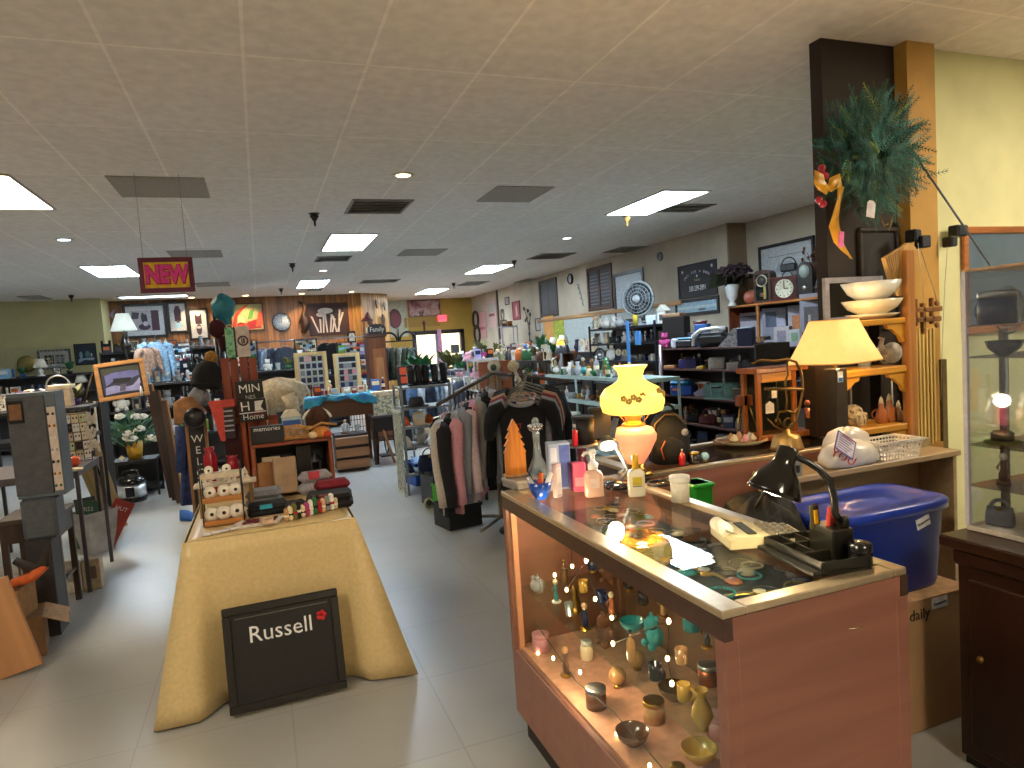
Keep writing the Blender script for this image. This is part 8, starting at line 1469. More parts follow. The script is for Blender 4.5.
row((-2.15,6.95,1.251),(-1.8,6.95,1.251),'frame vase plush','silver white purple','raised shelf end','cream box',0,seed=140,sc=.8)
item('plate','navy',(A(39,385,'Y',6.9).x,6.9,1.251),'round navy dish standing at the far side of the cream storage box',0,None,.17,.17); item('plate','cream',(A(28,380,'Y',6.98).x,6.98,1.251),'cream rimmed dish behind the navy one',0,None,.17,.22); item('basket','silver',(A(60,380,'Y',7.0).x-.02,7.0,1.251),'silver handled basket behind the storage box',0,None,.2,.26); item('plant','purple',(A(72,380,'Y',7.02).x,7.02,1.251),'small purple leafed plant behind the cream boxes',0,None,.2,.2)
# poster bin
q = A(99,556,'Z',0)+Vector((0,.05,0)); t = T('poster_bin','white paper covered bin with green and red record sleeves sticking out','bin',(q.x-.05,q.y+.12,0)); H_ = A(99,512,'Y',q.y).z
Lathe([(.14,0),(.19,H_)],4,smooth=False,caps=False).lathe([(.14,0.004),(0,.005)],4,smooth=False).build('bin_body',m('#9c9894',.7,amt=.15,scale=8),t,solid=.006)
for i,(dx,tl,c,l2,h) in enumerate(((-.06,.08,'#2c5040','green sleeve with pale print',.4),(.06,.5,'#8c2820','red banner with white letters',.4),(-.02,-.1,'#3c4044','charcoal sleeve at the back',.42))):
    u = T('record_sleeve',f'{l2} standing in the white bin','sleeve',(q.x-.05+dx,q.y+.08+.03*i,.05)); u.rotation_euler = (-.1,tl,0); Box(-.08,.08,-.006,.006,0,h,.002).build('sleeve_board',m(c,.5),u); 
    if i < 2: text(['MISS','HUT'][i],.05,m('#c8c8c0',.6),u,(0,-.0075,h*.82),ext=.0006)
# leaning frames and sticks
q = A(112,530,'Z',0); 
for i,(dx,c,tl,L_,w_,lab) in enumerate(((0,'#8c7850',-.26,.95,.05,'gold edged picture frame leaning by the poster bin'),(.09,'#a48c64',-.2,.8,.03,'thin gilt frame behind the gold edged one'),(-.05,'#c8c0a8',-.24,.9,.015,'pale wooden stick bundled with the frames'),(.02,'#6c4c34',-.3,1.0,.03,'brown board edge in the leaning bundle'))):
    t = T('old_picture',lab,'picture',(q.x+dx,q.y+.04*i,.02),.35); t.rotation_euler = (.0,tl,.35+.1*i); Box(-w_,w_,-.05 if w_ > .02 else -.01,.01,0,L_,.003).build('frame_edge',wood(c,'Z',.4,20,.15),t)
# black stand, flowers, cooker
Yf = 9.05; xa,xb = A(108,470,'Y',Yf).x,A(158,470,'Y',Yf).x; zt = A(132,461,'Y',Yf).z; t = shelf_unit('plant_stand','black low stand holding the yellow flower pot and steel cooker','stand',xa,xb,Yf,Yf+.42,[zt,.12],m('#131315',.5),posts=True,back=True,ht=zt,th=.04)
px_ = A(135,460,'Y',Yf+.15); t = T('flower_pot','yellow bucket pot of white roses and blue green leaves','flower pot',(px_.x,Yf+.2,zt)); h = 18*S(px_); Lathe([(.075,0),(.1,h),(.096,h),(.072,.01)],18).build('yellow_bucket',m('#c8982c',.5),t); r = RNG(12); b = MB(); b.cur = 0
for i in range(260):
    a = r.uniform(0,6.28); q_ = r.uniform(.05,.38); z = h+r.uniform(-.02,.34)*(1.1-q_); x,y = q_*cos(a),q_*sin(a)*.6; b.cur = i % 3; sx = r.uniform(.014,.028); b.add([(x*.7,y*.7,z-.05),(x-sx,y,z),(x*1.15,y*1.15,z+.03),(x+sx,y,z+.01)],[[0,1,2,3]])
for i in range(30): a = r.uniform(0,6.28); q_ = r.uniform(.1,.3); b.tube([(0,0,h*.8),(q_*.5*cos(a),q_*.3*sin(a),h+.1),(q_*cos(a),q_*.6*sin(a),h+.22)],.003,4)
b.build('leaves',[m('#5c8c84',.6,amt=.2),m('#3c6450',.6,amt=.2),m('#5c8c60',.6,amt=.2)],t,solid=.002)
for i,(px,py) in enumerate(((120,419),(136,419),(143,419),(140,431),(128,436),(133,441),(150,440),(157,441),(125,442))):
    p = A(px,py,'Y',Yf+.08)-Vector((px_.x,Yf+.2,zt)); b = MB(); 
    for k in range(3): b.at(p.x,p.y,p.z,rz=k,rx=.4).lathe([(.006,0),(.05-.013*k,.02+.01*k),(.056-.015*k,.045+.01*k)],10,fn=lambda a,z: 1+.12*cos(5*a),caps=False)
    b.build('white_rose',m('#dcdcd4',.6),t,solid=.002)
cz = .121; cz = .001; px_ = A(133,497,'Y',Yf-.22); t = T('pressure_cooker','stainless electric pressure cooker with black lid on the floor below the flower pot','cooker',(px_.x,Yf-.22,cz)); R_ = 13*S(px_); hh = .3
Lathe([(R_*.95,0),(R_,.02),(R_,hh*.2),(R_*.96,hh*.22)],28).build('black_base',gloss('#141416'),t); Lathe([(R_*.97,hh*.2),(R_*.97,hh*.72)],28).build('steel_body',metal('#e0e4e8',.4),t); Lathe([(R_*1.04,hh*.7),(R_*1.05,hh*.78),(R_*.9,hh*.95),(R_*.4,hh*1.05),(0,hh*1.06)],28).build('black_lid',gloss('#16161a'),t)
MB().tube([(-R_*.5,0,hh*1.0),(-R_*.45,0,hh*1.2),(R_*.45,0,hh*1.2),(R_*.5,0,hh*1.0)],.012,8).build('lid_handle',gloss('#2c2c30'),t); Box(-R_*.3,R_*.3,-R_*1.02,-R_*.9,hh*.25,hh*.62,.004).build('control_panel',m('#26282c',.3),t)
u = T('price_tag_diamond','cream diamond price tag on the black stand','tag',tuple(A(121,452,'Y',Yf+.05))); u.rotation_euler = (0,PI/4,0); u.location.z = zt+.04; Box(-.025,.025,-.002,.002,-.025,.025).build('tag_card',m('#d4c8a8',.6),u)
# leaning brown headboards
for i,(x0,x1,y0,c,Y,lab) in enumerate(((153,161,384,'#3c2018',8.7,'dark reddish folded table leaf leaning past the flowers'),(160,170,390,'#2a201a',8.5,'nearly black board leaning in the middle of the stack'),(168,179,400,'#4c3428',8.3,'brown board with pale edge nearest the denim coat'))):
    b0 = A((172,175,179)[i],484,'Y',Y); tp = A(x0,y0,'Y',Y+.3); t = T('leaning_board',lab,'board',(b0.x,Y,.01)); v = tp-Vector(t.location); t.rotation_euler = (-.12,math.atan2(v.x,v.z),.1); Box(-.045,.02,-.02,.02,0,v.length*.98,.004).build('board_face',wood(c,'Z',.35,16,.25),t); Box(.02,.035,-.022,.022,0,v.length*.98,.002).build('pale_edge',wood('#a07c54' if i != 1 else '#6c4c34'),t)
# easel with framed picture
Ye = 7.65; q = RY(96,361,147,399,Ye); w,h = q[1]-q[0],q[3]-q[2]; t = picture('landscape_painting','pine framed blue purple winter landscape tilted on an easel','picture',(q[0]+q[1])/2,Ye,(q[2]+q[3])/2,w,h,0,wood('#b4824c','X',.45,20,.15),.04,m('#16181c',.5),[('#2c3048',RECT(.03,.04,.97,.96)),('#6468a0',[(.1,.35),(.3,.5),(.6,.45),(.95,.6),(.95,.8),(.1,.78)]),('#3c4034',[(.05,.7),(.5,.85),(.95,.75),(.95,.95),(.05,.95)]),('#15161e',[(.28,.42),(.7,.4),(.75,.55),(.3,.58)]),('#8c90c4',[(.06,.06),(.5,.1),(.94,.06),(.92,.3),(.6,.25),(.3,.35),(.08,.3)]),('#a4a4d4',[(.7,.2),(.95,.5),(.95,.3)]),('#5c5470',[(.4,.12),(.55,.12),(.6,.35),(.45,.35)])],.004,tilt=-.12,ry=-.09)
t = T('picture_easel','slim dark tabletop easel under the winter landscape','easel',(A(97,402,'Y',7.8).x,Ye+.22,A(110,402,'Y',7.75).z)); b = MB()
for s_ in (-1,1): b.tube([(s_*.12,-.02,0),(s_*.04,.06,.3)],.01,6)
b.tube([(0,.2,0),(0,.06,.3)],.01,6).cyl((-.15,-.08,.0),(.15,-.08,.02),.008,n=6).tube([(-.1,-.08,.01),(-.1,-.0,.02)],.008,6); b.build('easel_frame',wood('#3c2c20'),t); t2 = T('white_tassel','little white tassel hanging at the painting frame corner','tassel',tuple(A(141,389,'Y',Ye-.07))); Lathe([(.014,-.07),(.012,0),(.003,.03)],10).build('tassel_thread',cm('white'),t2)
# dark cabinet with books under the painting
t = shelf_unit('dark_bookcase','dark bookcase below the landscape painting with odds and ends','bookcase',A(85,440,'Y',7.75).x,A(104,440,'Y',7.75).x,7.75,8.05,[.3,.72,A(110,402,'Y',7.75).z],m('#1c1712',.85),back=True)
X0,X1 = A(86,440,'Y',7.75).x,A(103,440,'Y',7.75).x
for i,z in enumerate((.301,.721)): row((X0+.02,7.86,z),(X1-.02,7.86,z),['box basket purse','book bottle vase purse','vase figurine frame'][i],'brown black charcoal tan navy black',f"{['bottom', 'middle', 'top'][i]} of the dark bookcase",'poster bin side',0,seed=150+i,sc=1,hmax=.3)
t = T('silver_sword','white bladed letter opener stick upright against the bookcase','stick',tuple(A(99,443,'Y',7.744))); Box(-.01,.01,-.004,.004,0,.42,.003).build('blade',m('#b8bcc0',.4),t); Box(-.015,.015,-.008,.008,-.06,.0,.004).build('grip',wood('#8c6c48'),t)

# ================================================================== yellow display wall
q = RY(38,349.5,71.5,369.5,16.49); picture('puppy_prints','grey framed pair of prints, puppy and grey animal, on the yellow wall','picture',(q[0]+q[1])/2,16.49,(q[2]+q[3])/2,q[1]-q[0],q[3]-q[2],0,m('#4c4c50',.5),.04,m('#b8b8b4',.6),[('#3c3028',RECT(.04,.06,.47,.94)),('#5c5c60',RECT(.53,.06,.96,.94)),('#d8d0c0',ELL(.22,.6,.09,.12)),('#b89468',ELL(.27,.35,.1,.2)),('#8c8c90',ELL(.72,.5,.14,.3))],.06)
q = RY(74.5,343.5,97,365,16.49); picture('fantasy_poster','black framed night scene with pale blue figures on the yellow wall','picture',(q[0]+q[1])/2,16.49,(q[2]+q[3])/2,q[1]-q[0],q[3]-q[2],0,m('#101216',.4),.03,m('#14181f',.4),[('#1c2c3c',RECT(0,0,1,1)),('#7ca8b8',ELL(.25,.45,.09,.2)),('#98b4c4',[(.1,.05),(.4,.2),(.9,.15),(.95,.3),(.5,.3),(.1,.25)]),('#4c7c84',ELL(.6,.5,.12,.18)),('#c8d8dc',ELL(.8,.45,.04,.1))])
t = T('wall_grid','white wire grid panel fixed on the yellow wall','grid panel',(-4.6,16.44,1.25)); b = MB()
for i in range(24): b.box(-.004+i*.07-.8,.004+i*.07-.8,-.004,.004,0,.85)
for j in range(12): b.box(-.8,.84,-.004,.004,j*.075,j*.075+.008)
b.build('wire_grid',m('#b8b89c',.5),t)
t = T('brass_plate','gold rimmed oval plate on the white wire grid','plate',tuple(A(27,364,'Y',16.4))); MB().at(rx=PI/2).lathe([(0,0),(.13,0),(.17,.02),(.14,.03)],22).build('plate_disc',metal('#a89860',.4),t)
t = T('narrow_mirror','black mirror frame standing narrow at the yellow wall corner','mirror',(A(106,345,'Y',16.3).x,16.3,1.53)); Box(-.09,-.05,-.03,.03,-1.53,.62,.004).box(.05,.09,-.03,.03,-1.53,.62,.004).box(-.09,.09,-.03,.03,.5,.55).build('mirror_frame',cm('black'),t); Box(-.05,.05,-.01,.01,-.6,.5).build('mirror_glass',m('#8c8c80',.1,.6),t)
t = T('pink_bow_card','small lilac butterfly card stuck on the pale column edge','card',tuple(A(109,314,'Y',17.28))); MB().prism([(-.12,.08),(0,.0),(.12,.1),(.06,-.1),(0,-.03),(-.1,-.05)],-.006,.006).build('card',m('#a090a0',.6),t)

# ------------------------------------------------------------------ pictures and clock on the boarded wall (they hang just proud of the boards)
def wy(px): x = A(px,320,'Y',17.5).x; return 17.3+(x+3.03)*.45/5.39-.012
def bpic(name,label,bx,frame,fw,mount,art,mw=0,cat='picture',**k):
    Y = wy((bx[0]+bx[2])/2); q = RY(*bx,Y); return picture(name,label,cat,(q[0]+q[1])/2,Y-.005,(q[2]+q[3])/2,q[1]-q[0],q[3]-q[2],.083,frame,fw,mount,art,mw,**k)
bf_ = m('#18120f',.4); mt = m('#c0c0c0',.6)
bpic('vase_print','big black framed print of vases in maroon and grey behind the white lamp',(123.5,303.5,167,338),bf_,.06,mt,[('#a09ca0',RECT(0,0,1,1)),('#3c1c2c',RECT(.72,0,1,1)),('#38343c',[(.0,.6),(.25,.6),(.3,.9),(.05,.95)]),('#2c2430',ELL(.42,.65,.07,.25)),('#28202c',ELL(.52,.55,.06,.3)),('#3c2438',ELL(.45,.2,.22,.16)),('#b8b0b4',ELL(.5,.35,.09,.12))],.1)
bpic('bottle_print','tall framed print of a maroon bottle with blue label, next to the vase print',(167.5,301.5,188,333),bf_,.05,mt,[('#3c1c28',[(.3,.35),(.7,.35),(.72,.75),(.6,.92),(.4,.92),(.28,.75)]),('#9cc0d0',RECT(.3,.1,.75,.3)),('#5c5058',RECT(.4,.3,.6,.38))],.0)
bpic('boot_print','tall framed print of a dark bottle beside the clock side of the wall',(188.5,308,209,340),bf_,.05,mt,[('#3c2028',[(.3,.5),(.7,.5),(.72,.85),(.5,.95),(.28,.85)]),('#e0dcd8',ELL(.5,.86,.14,.07)),('#4c3840',ELL(.5,.3,.18,.2)),('#b8b0b0',ELL(.5,.38,.14,.05))],.0)
bpic('fruit_painting','bright painting of red and green swirls on pale ground',(230,303,264,331),m('#5c2c18',.5),.03,None,[('#a8a068',RECT(0,0,1,1)),('#b83828',[(.0,.1),(.1,.6),(.35,.9),(.6,1),(.4,.8),(.2,.55),(.12,.1)]),('#a82420',[(.35,.0),(.95,.05),(.8,.4),(.5,.3)]),('#4c8c38',[(.5,.4),(.6,.75),(.75,.8),(.65,.45)]),('#d85c38',[(.75,.1),(1,.15),(1,.8),(.85,.6)]),('#c8bc88',ELL(.3,.35,.12,.18)),('#d84830',[(.1,.2),(.3,.1),(.5,.25),(.25,.3)])])
bpic('lily_painting','dark brown painting of white lilies on the boarded wall',(308,303,349,335),m('#3c1c10',.5),.03,m('#3c1c10',.6),[('#3c1a10',RECT(0,0,1,1))]+[('#c8b8ac',[(a,.05),(a+.035,.05),(a+d+.03,h_),(a+d-.02,h_+.02)]) for a,d,h_ in ((.2,-.15,.6),(.25,.02,.5),(.32,.05,.7),(.42,-.02,.75),(.5,.08,.65),(.55,.1,.5),(.66,-.05,.6),(.72,.08,.8),(.68,.2,.7))]+[('#d0c4b8',ELL(.42,.78,.2,.1)),('#c4b4a8',ELL(.3,.66,.12,.08)),('#2c2c30',ELL(.7,.72,.08,.08))])
x = A(281.5,322,'Y',wy(281.5)); t = T('wall_clock','large round white clock with grey rim on the boarded wall','clock',(x.x,wy(281.5),x.z),.08); R_ = 9.3*S(x); MB().at(rx=PI/2).lathe([(R_*.88,0),(R_,0),(R_,.05),(R_*.88,.06)],32,caps=False).build('clock_rim',m('#5c5450',.4),t); MB().at(rx=PI/2).lathe([(0,0),(R_*.9,0),(R_*.9,.03),(0,.03)],32).build('dial',m('#d4dce4',.5),t)
b = MB(); b.box(-R_*.3,0,-.036,-.032,-.008,.008).box(-.006,.006,-.036,-.032,-.02,R_*.55)
for i in range(12): a = i*PI/6; b.box(R_*.75*cos(a)-.01,R_*.75*cos(a)+.01,-.034,-.031,R_*.75*sin(a)-.01,R_*.75*sin(a)+.01)
b.build('hands_and_marks',m('#4c5c70',.5),t)
bpic('small_framed_card','small dark framed white card below the lily painting corner',(347,331,356.5,343),bf_,.05,m('#b8bcb8',.6),[('#b0b8b0',RECT(0,0,1,1)),('#5c6460',ELL(.4,.6,.1,.15)),('#5c6460',ELL(.6,.6,.1,.15))])
t = T('antler_carving','dark curved driftwood heron carving between clock and lily painting','carving',tuple(A(303,320,'Y',wy(303)-.12))); o = Vector(t.location); P6 = lambda x,y: A(x,y,'Y',wy(303)-.12)-o
b = MB(); b.tube([P6(298,302),P6(303,303),P6(305,308),P6(303,315),P6(306,320),P6(305,328),P6(303,333)],[.02,.04,.05,.06,.12,.09,.05],8).tube([P6(305,318),P6(309,322),P6(307,330)],[.05,.05,.02],7).tube([P6(303,312),P6(300,320),P6(299,324)],[.03,.02,.01],6); b.build('carved_wood',wood('#3c2414'),t)
for i,(px,py,h,w_) in enumerate(((376,304,9,2.5),(384,306,9,3),(368,319,14,5),(383,321,14,4.5),(376,328,9,4.5))):
    Y = 17.5+(A(px,py,'Y',17.8).x-2.56)*.875-.03; p = A(px,py,'Y',Y); s = S(p); t = T('wood_carving',f"dark carved {['thin crane', 'small bird', 'long mask', 'leaping dog', 'square owl'][i]} ornament on the slanted pier",'carving',tuple(p),.72,'dark carvings on the slanted pier'); W2,H2 = w_*s/2,h*s/2
    b = MB(); b.prism([(-W2*.3,H2),(W2*.4,H2*.8),(W2,H2*.2),(W2*.5,-H2*.4),(W2*.7,-H2),(0,-H2*.8),(-W2*.6,-H2*.3),(-W2,H2*.3)],-.03,.0); b.build('carved_wood',wood('#3c1c14'),t)

# back wall pieces
def kpic(name,label,bx,frame,fw,mount,art,mw=0,Y=BY-.002): q = RY(*bx,Y); return picture(name,label,'picture',(q[0]+q[1])/2,Y,(q[2]+q[3])/2,q[1]-q[0],q[3]-q[2],0,frame,fw,mount,art,mw)
kpic('flower_print','pale panel painted with a big dark red bloom beside the pier',(389,300,407.5,337),m('#b0ac94',.5),.02,m('#b4b098',.6),[('#b4b49c',RECT(0,0,1,1)),('#5c1c24',ELL(.3,.5,.38,.28)),('#78282c',ELL(.35,.48,.28,.2)),('#8c7c50',[(.3,0),(.35,0),(.4,.25),(.34,.25)])])
kpic('flower_collage','dark pink patterned panel over the back door',(408,300,440,316.5),m('#5c2c34',.5),.02,None,m('#7c4450',.6,0,'mottle',.1,3,cols='#4c2030,#9c6c6c,#c0a098,#3c2430'))
kpic('wall_notice','olive wall shelf with dark emblem under the collage',(404,317,440,327),m('#a8843c',.6),.01,None,m('#a07c34',.6))
q = RY(438,315,446.5,321.5,BY-.03); t = T('exit_sign','lit pink red EXIT sign above the back door','exit sign',((q[0]+q[1])/2,BY-.03,(q[2]+q[3])/2)); w,h = q[1]-q[0],q[3]-q[2]; Box(-w/2,w/2,-.04,.03,-h/2,h/2,.01).build('sign_case',m('#f08c94',.5,emit=.5,ecol='#ff6070'),t); text('EXIT',h*.8,m('#f01c38',.5,emit=1.5,ecol='#ff2040'),t,(0,-.043,0),ext=.001)
t = T('red_tassel','dark red hanging cross under the collage','ornament',tuple(A(424,324,'Y',BY-.04))); Box(-.03,.03,-.01,.01,-.22,.1,.008).build('tassel_body',cm('maroon'),t); Box(-.06,.06,-.01,.01,.0,.04,.008).build('cross_bar',cm('maroon'),t)
t = T('pink_door_banner','pink and lilac banner strip hanging on the door meeting stile','banner',(xm+.03,BY-.06,.9)); Box(-.07,.06,-.006,.0,0,1.2).build('banner_cloth',m('#d898b4',.7,0,'mottle',.1,6,cols='#e0a8bc,#c890b8,#d4647c'),t)

# ================================================================== gondolas and racks in front of the boarded wall
gm = m('#3c3a3c',.5); KS = 'bottle jar vase box figurine mug book plush purse frame tin teapot'; CS = 'white grey navy black cream brown silver sky charcoal tan blue'
def gondola(nm,label,X0,X1,Y,zs,pl,sd,ks=KS,cs=CS,sc=1.05,end='yellow wall end',ma=gm,n=None,hm=.3,lev=None):
    shelf_unit(nm,label,'shelving',X0,X1,Y,Y+.35,sorted(zs)+[.12],ma,posts=False,back=True,sides=True,th=.025)
    for i,z in enumerate(sorted(zs)): row((X0+.03,Y+.12,z+.001),(X1-.03,Y+.12,z+.001),ks,cs,f"{(lev or ['lower', 'middle', 'upper', 'top'])[i]} shelf of the {pl}",end,0,seed=sd+i,sc=sc,hmax=hm,n=n)
gondola('gondola_shelf','long dark gondola shelf nearest the puppy prints',-4.9,-3.1,15.6,[.75,1.15,1.5],'puppy print gondola',200,ks='frame vase lamp box candle plant figurine',hm=.34)
gondola('gondola_shelf','dark gondola shelf under the tall bottle prints',-2.9,-.6,15.2,[.8,1.2,1.54,1.86],'bottle print gondola',210,ks='glass bottle box frame vase purse clear candle',cs='grey white silver charcoal sky navy cream',hm=.3)
gondola('gondola_shelf','dark gondola shelf under the round white clock',-.5,1.7,14.6,[.7,1.1,1.5],'clock side gondola',220,ks='plush purse hat box basket vase frame',cs='grey cream olive black brown white navy',hm=.3)
gondola('gondola_shelf','low gondola shelf in the middle of the floor past the flower pot',-2.0,-.35,10.6,[.55,.95,1.3],'low middle gondola',230,ks='figurine glass box candle lantern frame plush',cs='white grey charcoal lime navy silver black',hm=.27)
gondola('gondola_shelf','narrow gondola shelf behind the hat stand',-.25,1.0,11.6,[.6,1.0,1.35],'hat side gondola',240,ks='plush vase plant basket clear jar',cs='cream white green brown silver peach',hm=.3)
# table lamp with white shade on the first gondola's rear
x = A(125,330,'Y',15.9); t = T('white_shade_lamp','table lamp with big white cone shade in front of the vase print','lamp',(x.x,14.6,0)); t.location = (A(125,340,'Y',14.6).x,14.6,0); zb,zt = A(127,330.5,'Y',14.6).z,A(127,313.5,'Y',14.6).z; s = S(A(127,330,'Y',14.6)); ztb = A(127,350,'Y',14.6).z
Lathe([(.14,0),(.14,.03),(.03,.05),(.025,ztb-.1),(.09,ztb),(.1,ztb+.1),(.03,zb-.05),(.012,zb)],16).build('lamp_stem',gloss('#2c241c'),t); Lathe([(12*s,zb),(5.5*s,zt)],26,caps=False).build('lamp_shade',m('#dce4d8',.7,emit=.35,ecol='#e8f4ec'),t,solid=.004)
# hanging denim and sweaters between the gondolas
def hung(px,py,Y,c,lab,L_=.55,w=.36,rz=.2,sleeve='long',sd=0,cat='shirt',nm='hanging_garment',gr='garments hung before the boarded wall'): shirt(nm,lab,A(px,py,'Y',Y),rz,fab(c,.25,25),sleeve,L_,w,.09,seed=sd,group=gr,cat=cat,spread=.3)
hung(154,334,13.2,'#8cacc4','pale blue striped shirt hanging tall behind the painting',.85,.42,.5,sd=1); hung(146,340,13.0,'#a8846c','tan fleece hanging beside the pale blue shirt',.5,.3,.8,sd=2)
hung(262,342,13.6,'#7c8ca8','washed blue top hanging under the painting of swirls',.6,.34,.5,sd=3); hung(270,342,13.5,'#9cacc0','pale denim top hanging second under the painting of swirls',.75,.34,.9,sd=4); hung(283,340,13.4,'#4c5464','large slate jacket hanging under the wall clock',.7,.5,.1,sd=5,cat='jacket'); hung(292,342,13.5,'#5c6470','grey blue jacket hanging below the heron carving',.6,.4,.4,sd=6,cat='jacket')
hung(324,336,13.6,'#1c181c','black vest hanging below the lily painting',.5,.34,.1,sleeve='',sd=7,cat='vest'); hung(333,336,13.6,'#241c20','second black vest beside the first under the lilies',.5,.34,.2,sleeve='',sd=8,cat='vest'); hung(365,336,13.5,'#74787c','grey hoodie hanging near the slanted pier',.5,.36,.3,sd=9,cat='hoodie')
t = T('garment_rail','long steel garment rail in front of the boarded wall','rail',(0,13.55,0)); b = MB(); xa,xb = A(140,340,'Y',13.55).x,A(372,340,'Y',13.55).x; zr = A(283,341,'Y',13.55).z
b.cyl((xa,0,zr),(xb,0,zr),.014,n=8)
for k in range(4): x = xa+(xb-xa)*k/3; b.cyl((x,0,0),(x,0,zr),.014,n=8).cyl((x,-.25,.01),(x,.25,.01),.014,n=8)
b.build('rail_tube',metal('#8c8c90'),t)
# green camo garments and iron scroll gate near the pier
for i,(px,c,nm) in enumerate(((389,'#3c4048','dark slate'),(395,'#4c5440','camouflage green'),(401,'#8c8c80','stone'),(406,'#3c4834','forest green'),(411,'#4c5850','sage'))): hung(px,341,13.0+.05*i,c,f'{nm} jacket on the short rail beyond the pier, {ORD[i]} from it',.62,.34,1.0,sd=20+i,cat='jacket',gr='jackets on the short rail')
t = T('short_rail','short black rail with curled iron top holding jackets','rail',(A(400,350,'Y',13.05).x,13.1,0)); zr = A(400,341,'Y',13.1).z; b = MB(); b.cyl((-.35,0,zr),(.35,0,zr),.014,n=8)
for s_ in (-1,1): b.cyl((s_*.33,0,0),(s_*.33,0,zr+.05),.014,n=8).cyl((s_*.33,-.2,.01),(s_*.33,.2,.01),.014,n=8).torus((s_*.18,0,zr+.02),.15,.022,16,6,'Y',0,PI)
b.cyl((0,0,zr),(0,0,zr+.24),.02,n=8); b.build('iron_rail',cm('black'),t)
# tall brown cupboard with little sign
Yk = 11.6; X0,X1 = A(370,370,'Y',Yk).x,A(388,370,'Y',Yk).x; zt = A(379,337,'Y',Yk).z; t = T('tall_cupboard','tall brown wooden cupboard with a dark lettered sign along its top','cupboard',((X0+X1)/2,Yk,0)); w = (X1-X0)/2; cwd = wood('#6c3c20','Z',.4,18,.2)
Box(-w,w,0,.4,.1,zt,.005).build('cupboard_body',cwd,t); d = Box(-w*.55,w*.8,-.02,0,.2,zt-.2,.005).build('door',wood('#8c5430','Z',.4,18,.2),t); MB().ball((-w*.4,-.035,.95),.018,8,6).build('door_knob',metal('#a08040'),d); Box(-w*.3,w*.55,-.026,-.02,.9,zt-.35,.003).build('door_inlay',wood('#a46c40'),d); Box(-w-.02,w+.02,-.03,.42,0,.1,.004).build('plinth',wood('#4c2c1c','X'),t); Box(-w-.02,w+.02,-.02,.42,zt,zt+.05,.004).build('cornice',wood('#4c2c1c','X'),t)
q = RY(369,331.5,388,338,Yk-.1); t = T('lettered_sign','dark scalloped sign with pale script on the tall brown cupboard','sign',((q[0]+q[1])/2,Yk+.04,zt+.051)); MB().prism([(-w,0),(w,0),(w,.12),(w*.5,.17),(-w*.5,.17),(-w,.12)],-.01,.01).build('board',m('#1c1214',.5),t); text('Family',.12,m('#c0b8ac',.6),t,(0,-.0115,.08),sx=.8)
item('lantern','maroon',((X0+X1)/2-.1,Yk+.2,zt+.051),'maroon lantern set behind the lettered sign',0,None,.16,.36)

# ================================================================== blue covered table with easel displays
Yb_ = 9.2; X0,X1 = A(290,396,'Y',Yb_).x,A(372,396,'Y',Yb_).x+.12; zt = A(340,399,'Y',Yb_).z; wt = wood('#6c4426','X',.4,16,.2)
t = T('blue_cloth_table','tall brown wooden table with deep apron in front of the easel displays','table',((X0+X1)/2,Yb_,0)); w = (X1-X0)/2; Box(-w,w,0,.7,zt-.03,zt,.004).build('tabletop',wt,t); Box(-w+.05,w-.05,.03,.05,zt-.24,zt-.03,.003).build('apron',wood('#5c3820','X',.4,16,.2),t)
for x in (-w+.04,w-.12):
    for y in (.05,.62): MB().cbox(x,y,0,.06,.06,zt-.03,.004).build('leg',wt,t)
MB().tube([(w-.1,.04,zt-.25),(w-.02,-.05,.5),(w+.1,-.1,.02)],.02,7).build('slanted_leg',wood('#a4744c'),t)
t = T('turquoise_cloth','teal blue crumpled cloth over the tall brown table','cloth',((X0+X1)/2,Yb_,zt)); b = MB(); ph = lambda u,v: .012+.018*sin(u*23+v*4)*sin(v*9+u*5)
b.sheet(lambda u,v: (-w-.04+u*(2*w+.08),-.04+v*.76,.03+ph(u,v)),40,14).sheet(lambda u,v: (-w-.04+u*(2*w+.08),-.04-.02*sin(u*31)*v,.03+ph(u,0)-(.09+.05*sin(u*9)+.02*sin(u*27))*v),40,5); b.build('cloth_drape',m('#14687c',.6,0,'mottle',.1,9,cols='#0c4c64,#1c8494,#2c5c9c'),t,solid=.004)
zc_ = zt+.065
def aframe(px0,px1,py0,py1,Y,lab,seed,hutch='#d8bc84'):
    a,c = A(px0,(py0+py1)/2,'Y',Y).x,A(px1,(py0+py1)/2,'Y',Y).x; z1 = A((px0+px1)/2,py0,'Y',Y).z; h = z1-zc_; w = (c-a)/2; t = T('jewelry_easel',lab,'display',((a+c)/2,Y,zc_)); t.rotation_euler = (-.05,0,0); mw_ = wood(hutch,'Z',.5,20,.1)
    for s_ in (-1,1): Box(s_*w-.025,s_*w+.025,-.015,.015,0,h,.003).build('side_rail',mw_,t); MB().tube([(s_*w,.02,h*.9),(s_*w,.2,0)],.012,6).build('rear_leg',mw_,t)
    Box(-w+.025,w-.025,-.008,.008,h*.93,h).box(-w+.025,w-.025,-.008,.008,0,.05).build('cross_rail',mw_,t); Box(-w+.025,w-.025,.0,.008,.05,h*.93).build('white_panel',m('#c4ccc8',.6),t); r = RNG(seed)
    for j in range(5):
        for i in range(4):
            x = -w+.07+(2*w-.14)*i/3; z = h*(.85-.16*j); c_ = r.choice(('black','charcoal','black','navy','pink','grey')); u = T('jewelry_card',f"{c_} jewelry card {ORD[i]} across, {ORD[j]} row down, on the {lab.split(',')[0].replace('tall ', '')}",'card',((a+c)/2+x,Y-.012-.05*z/1,zc_+z),0,'jewelry cards on the easel displays'); Box(-.028,.028,-.004,0,-.035,.03,.002).build('card_sheet',m(PAL[c_],.5),u)
aframe(297,326,352,392,9.35,'pine easel with white panel, behind the cream shawl',1); aframe(336,359,353,386,9.45,'narrow pine easel, near the blue bags',2)
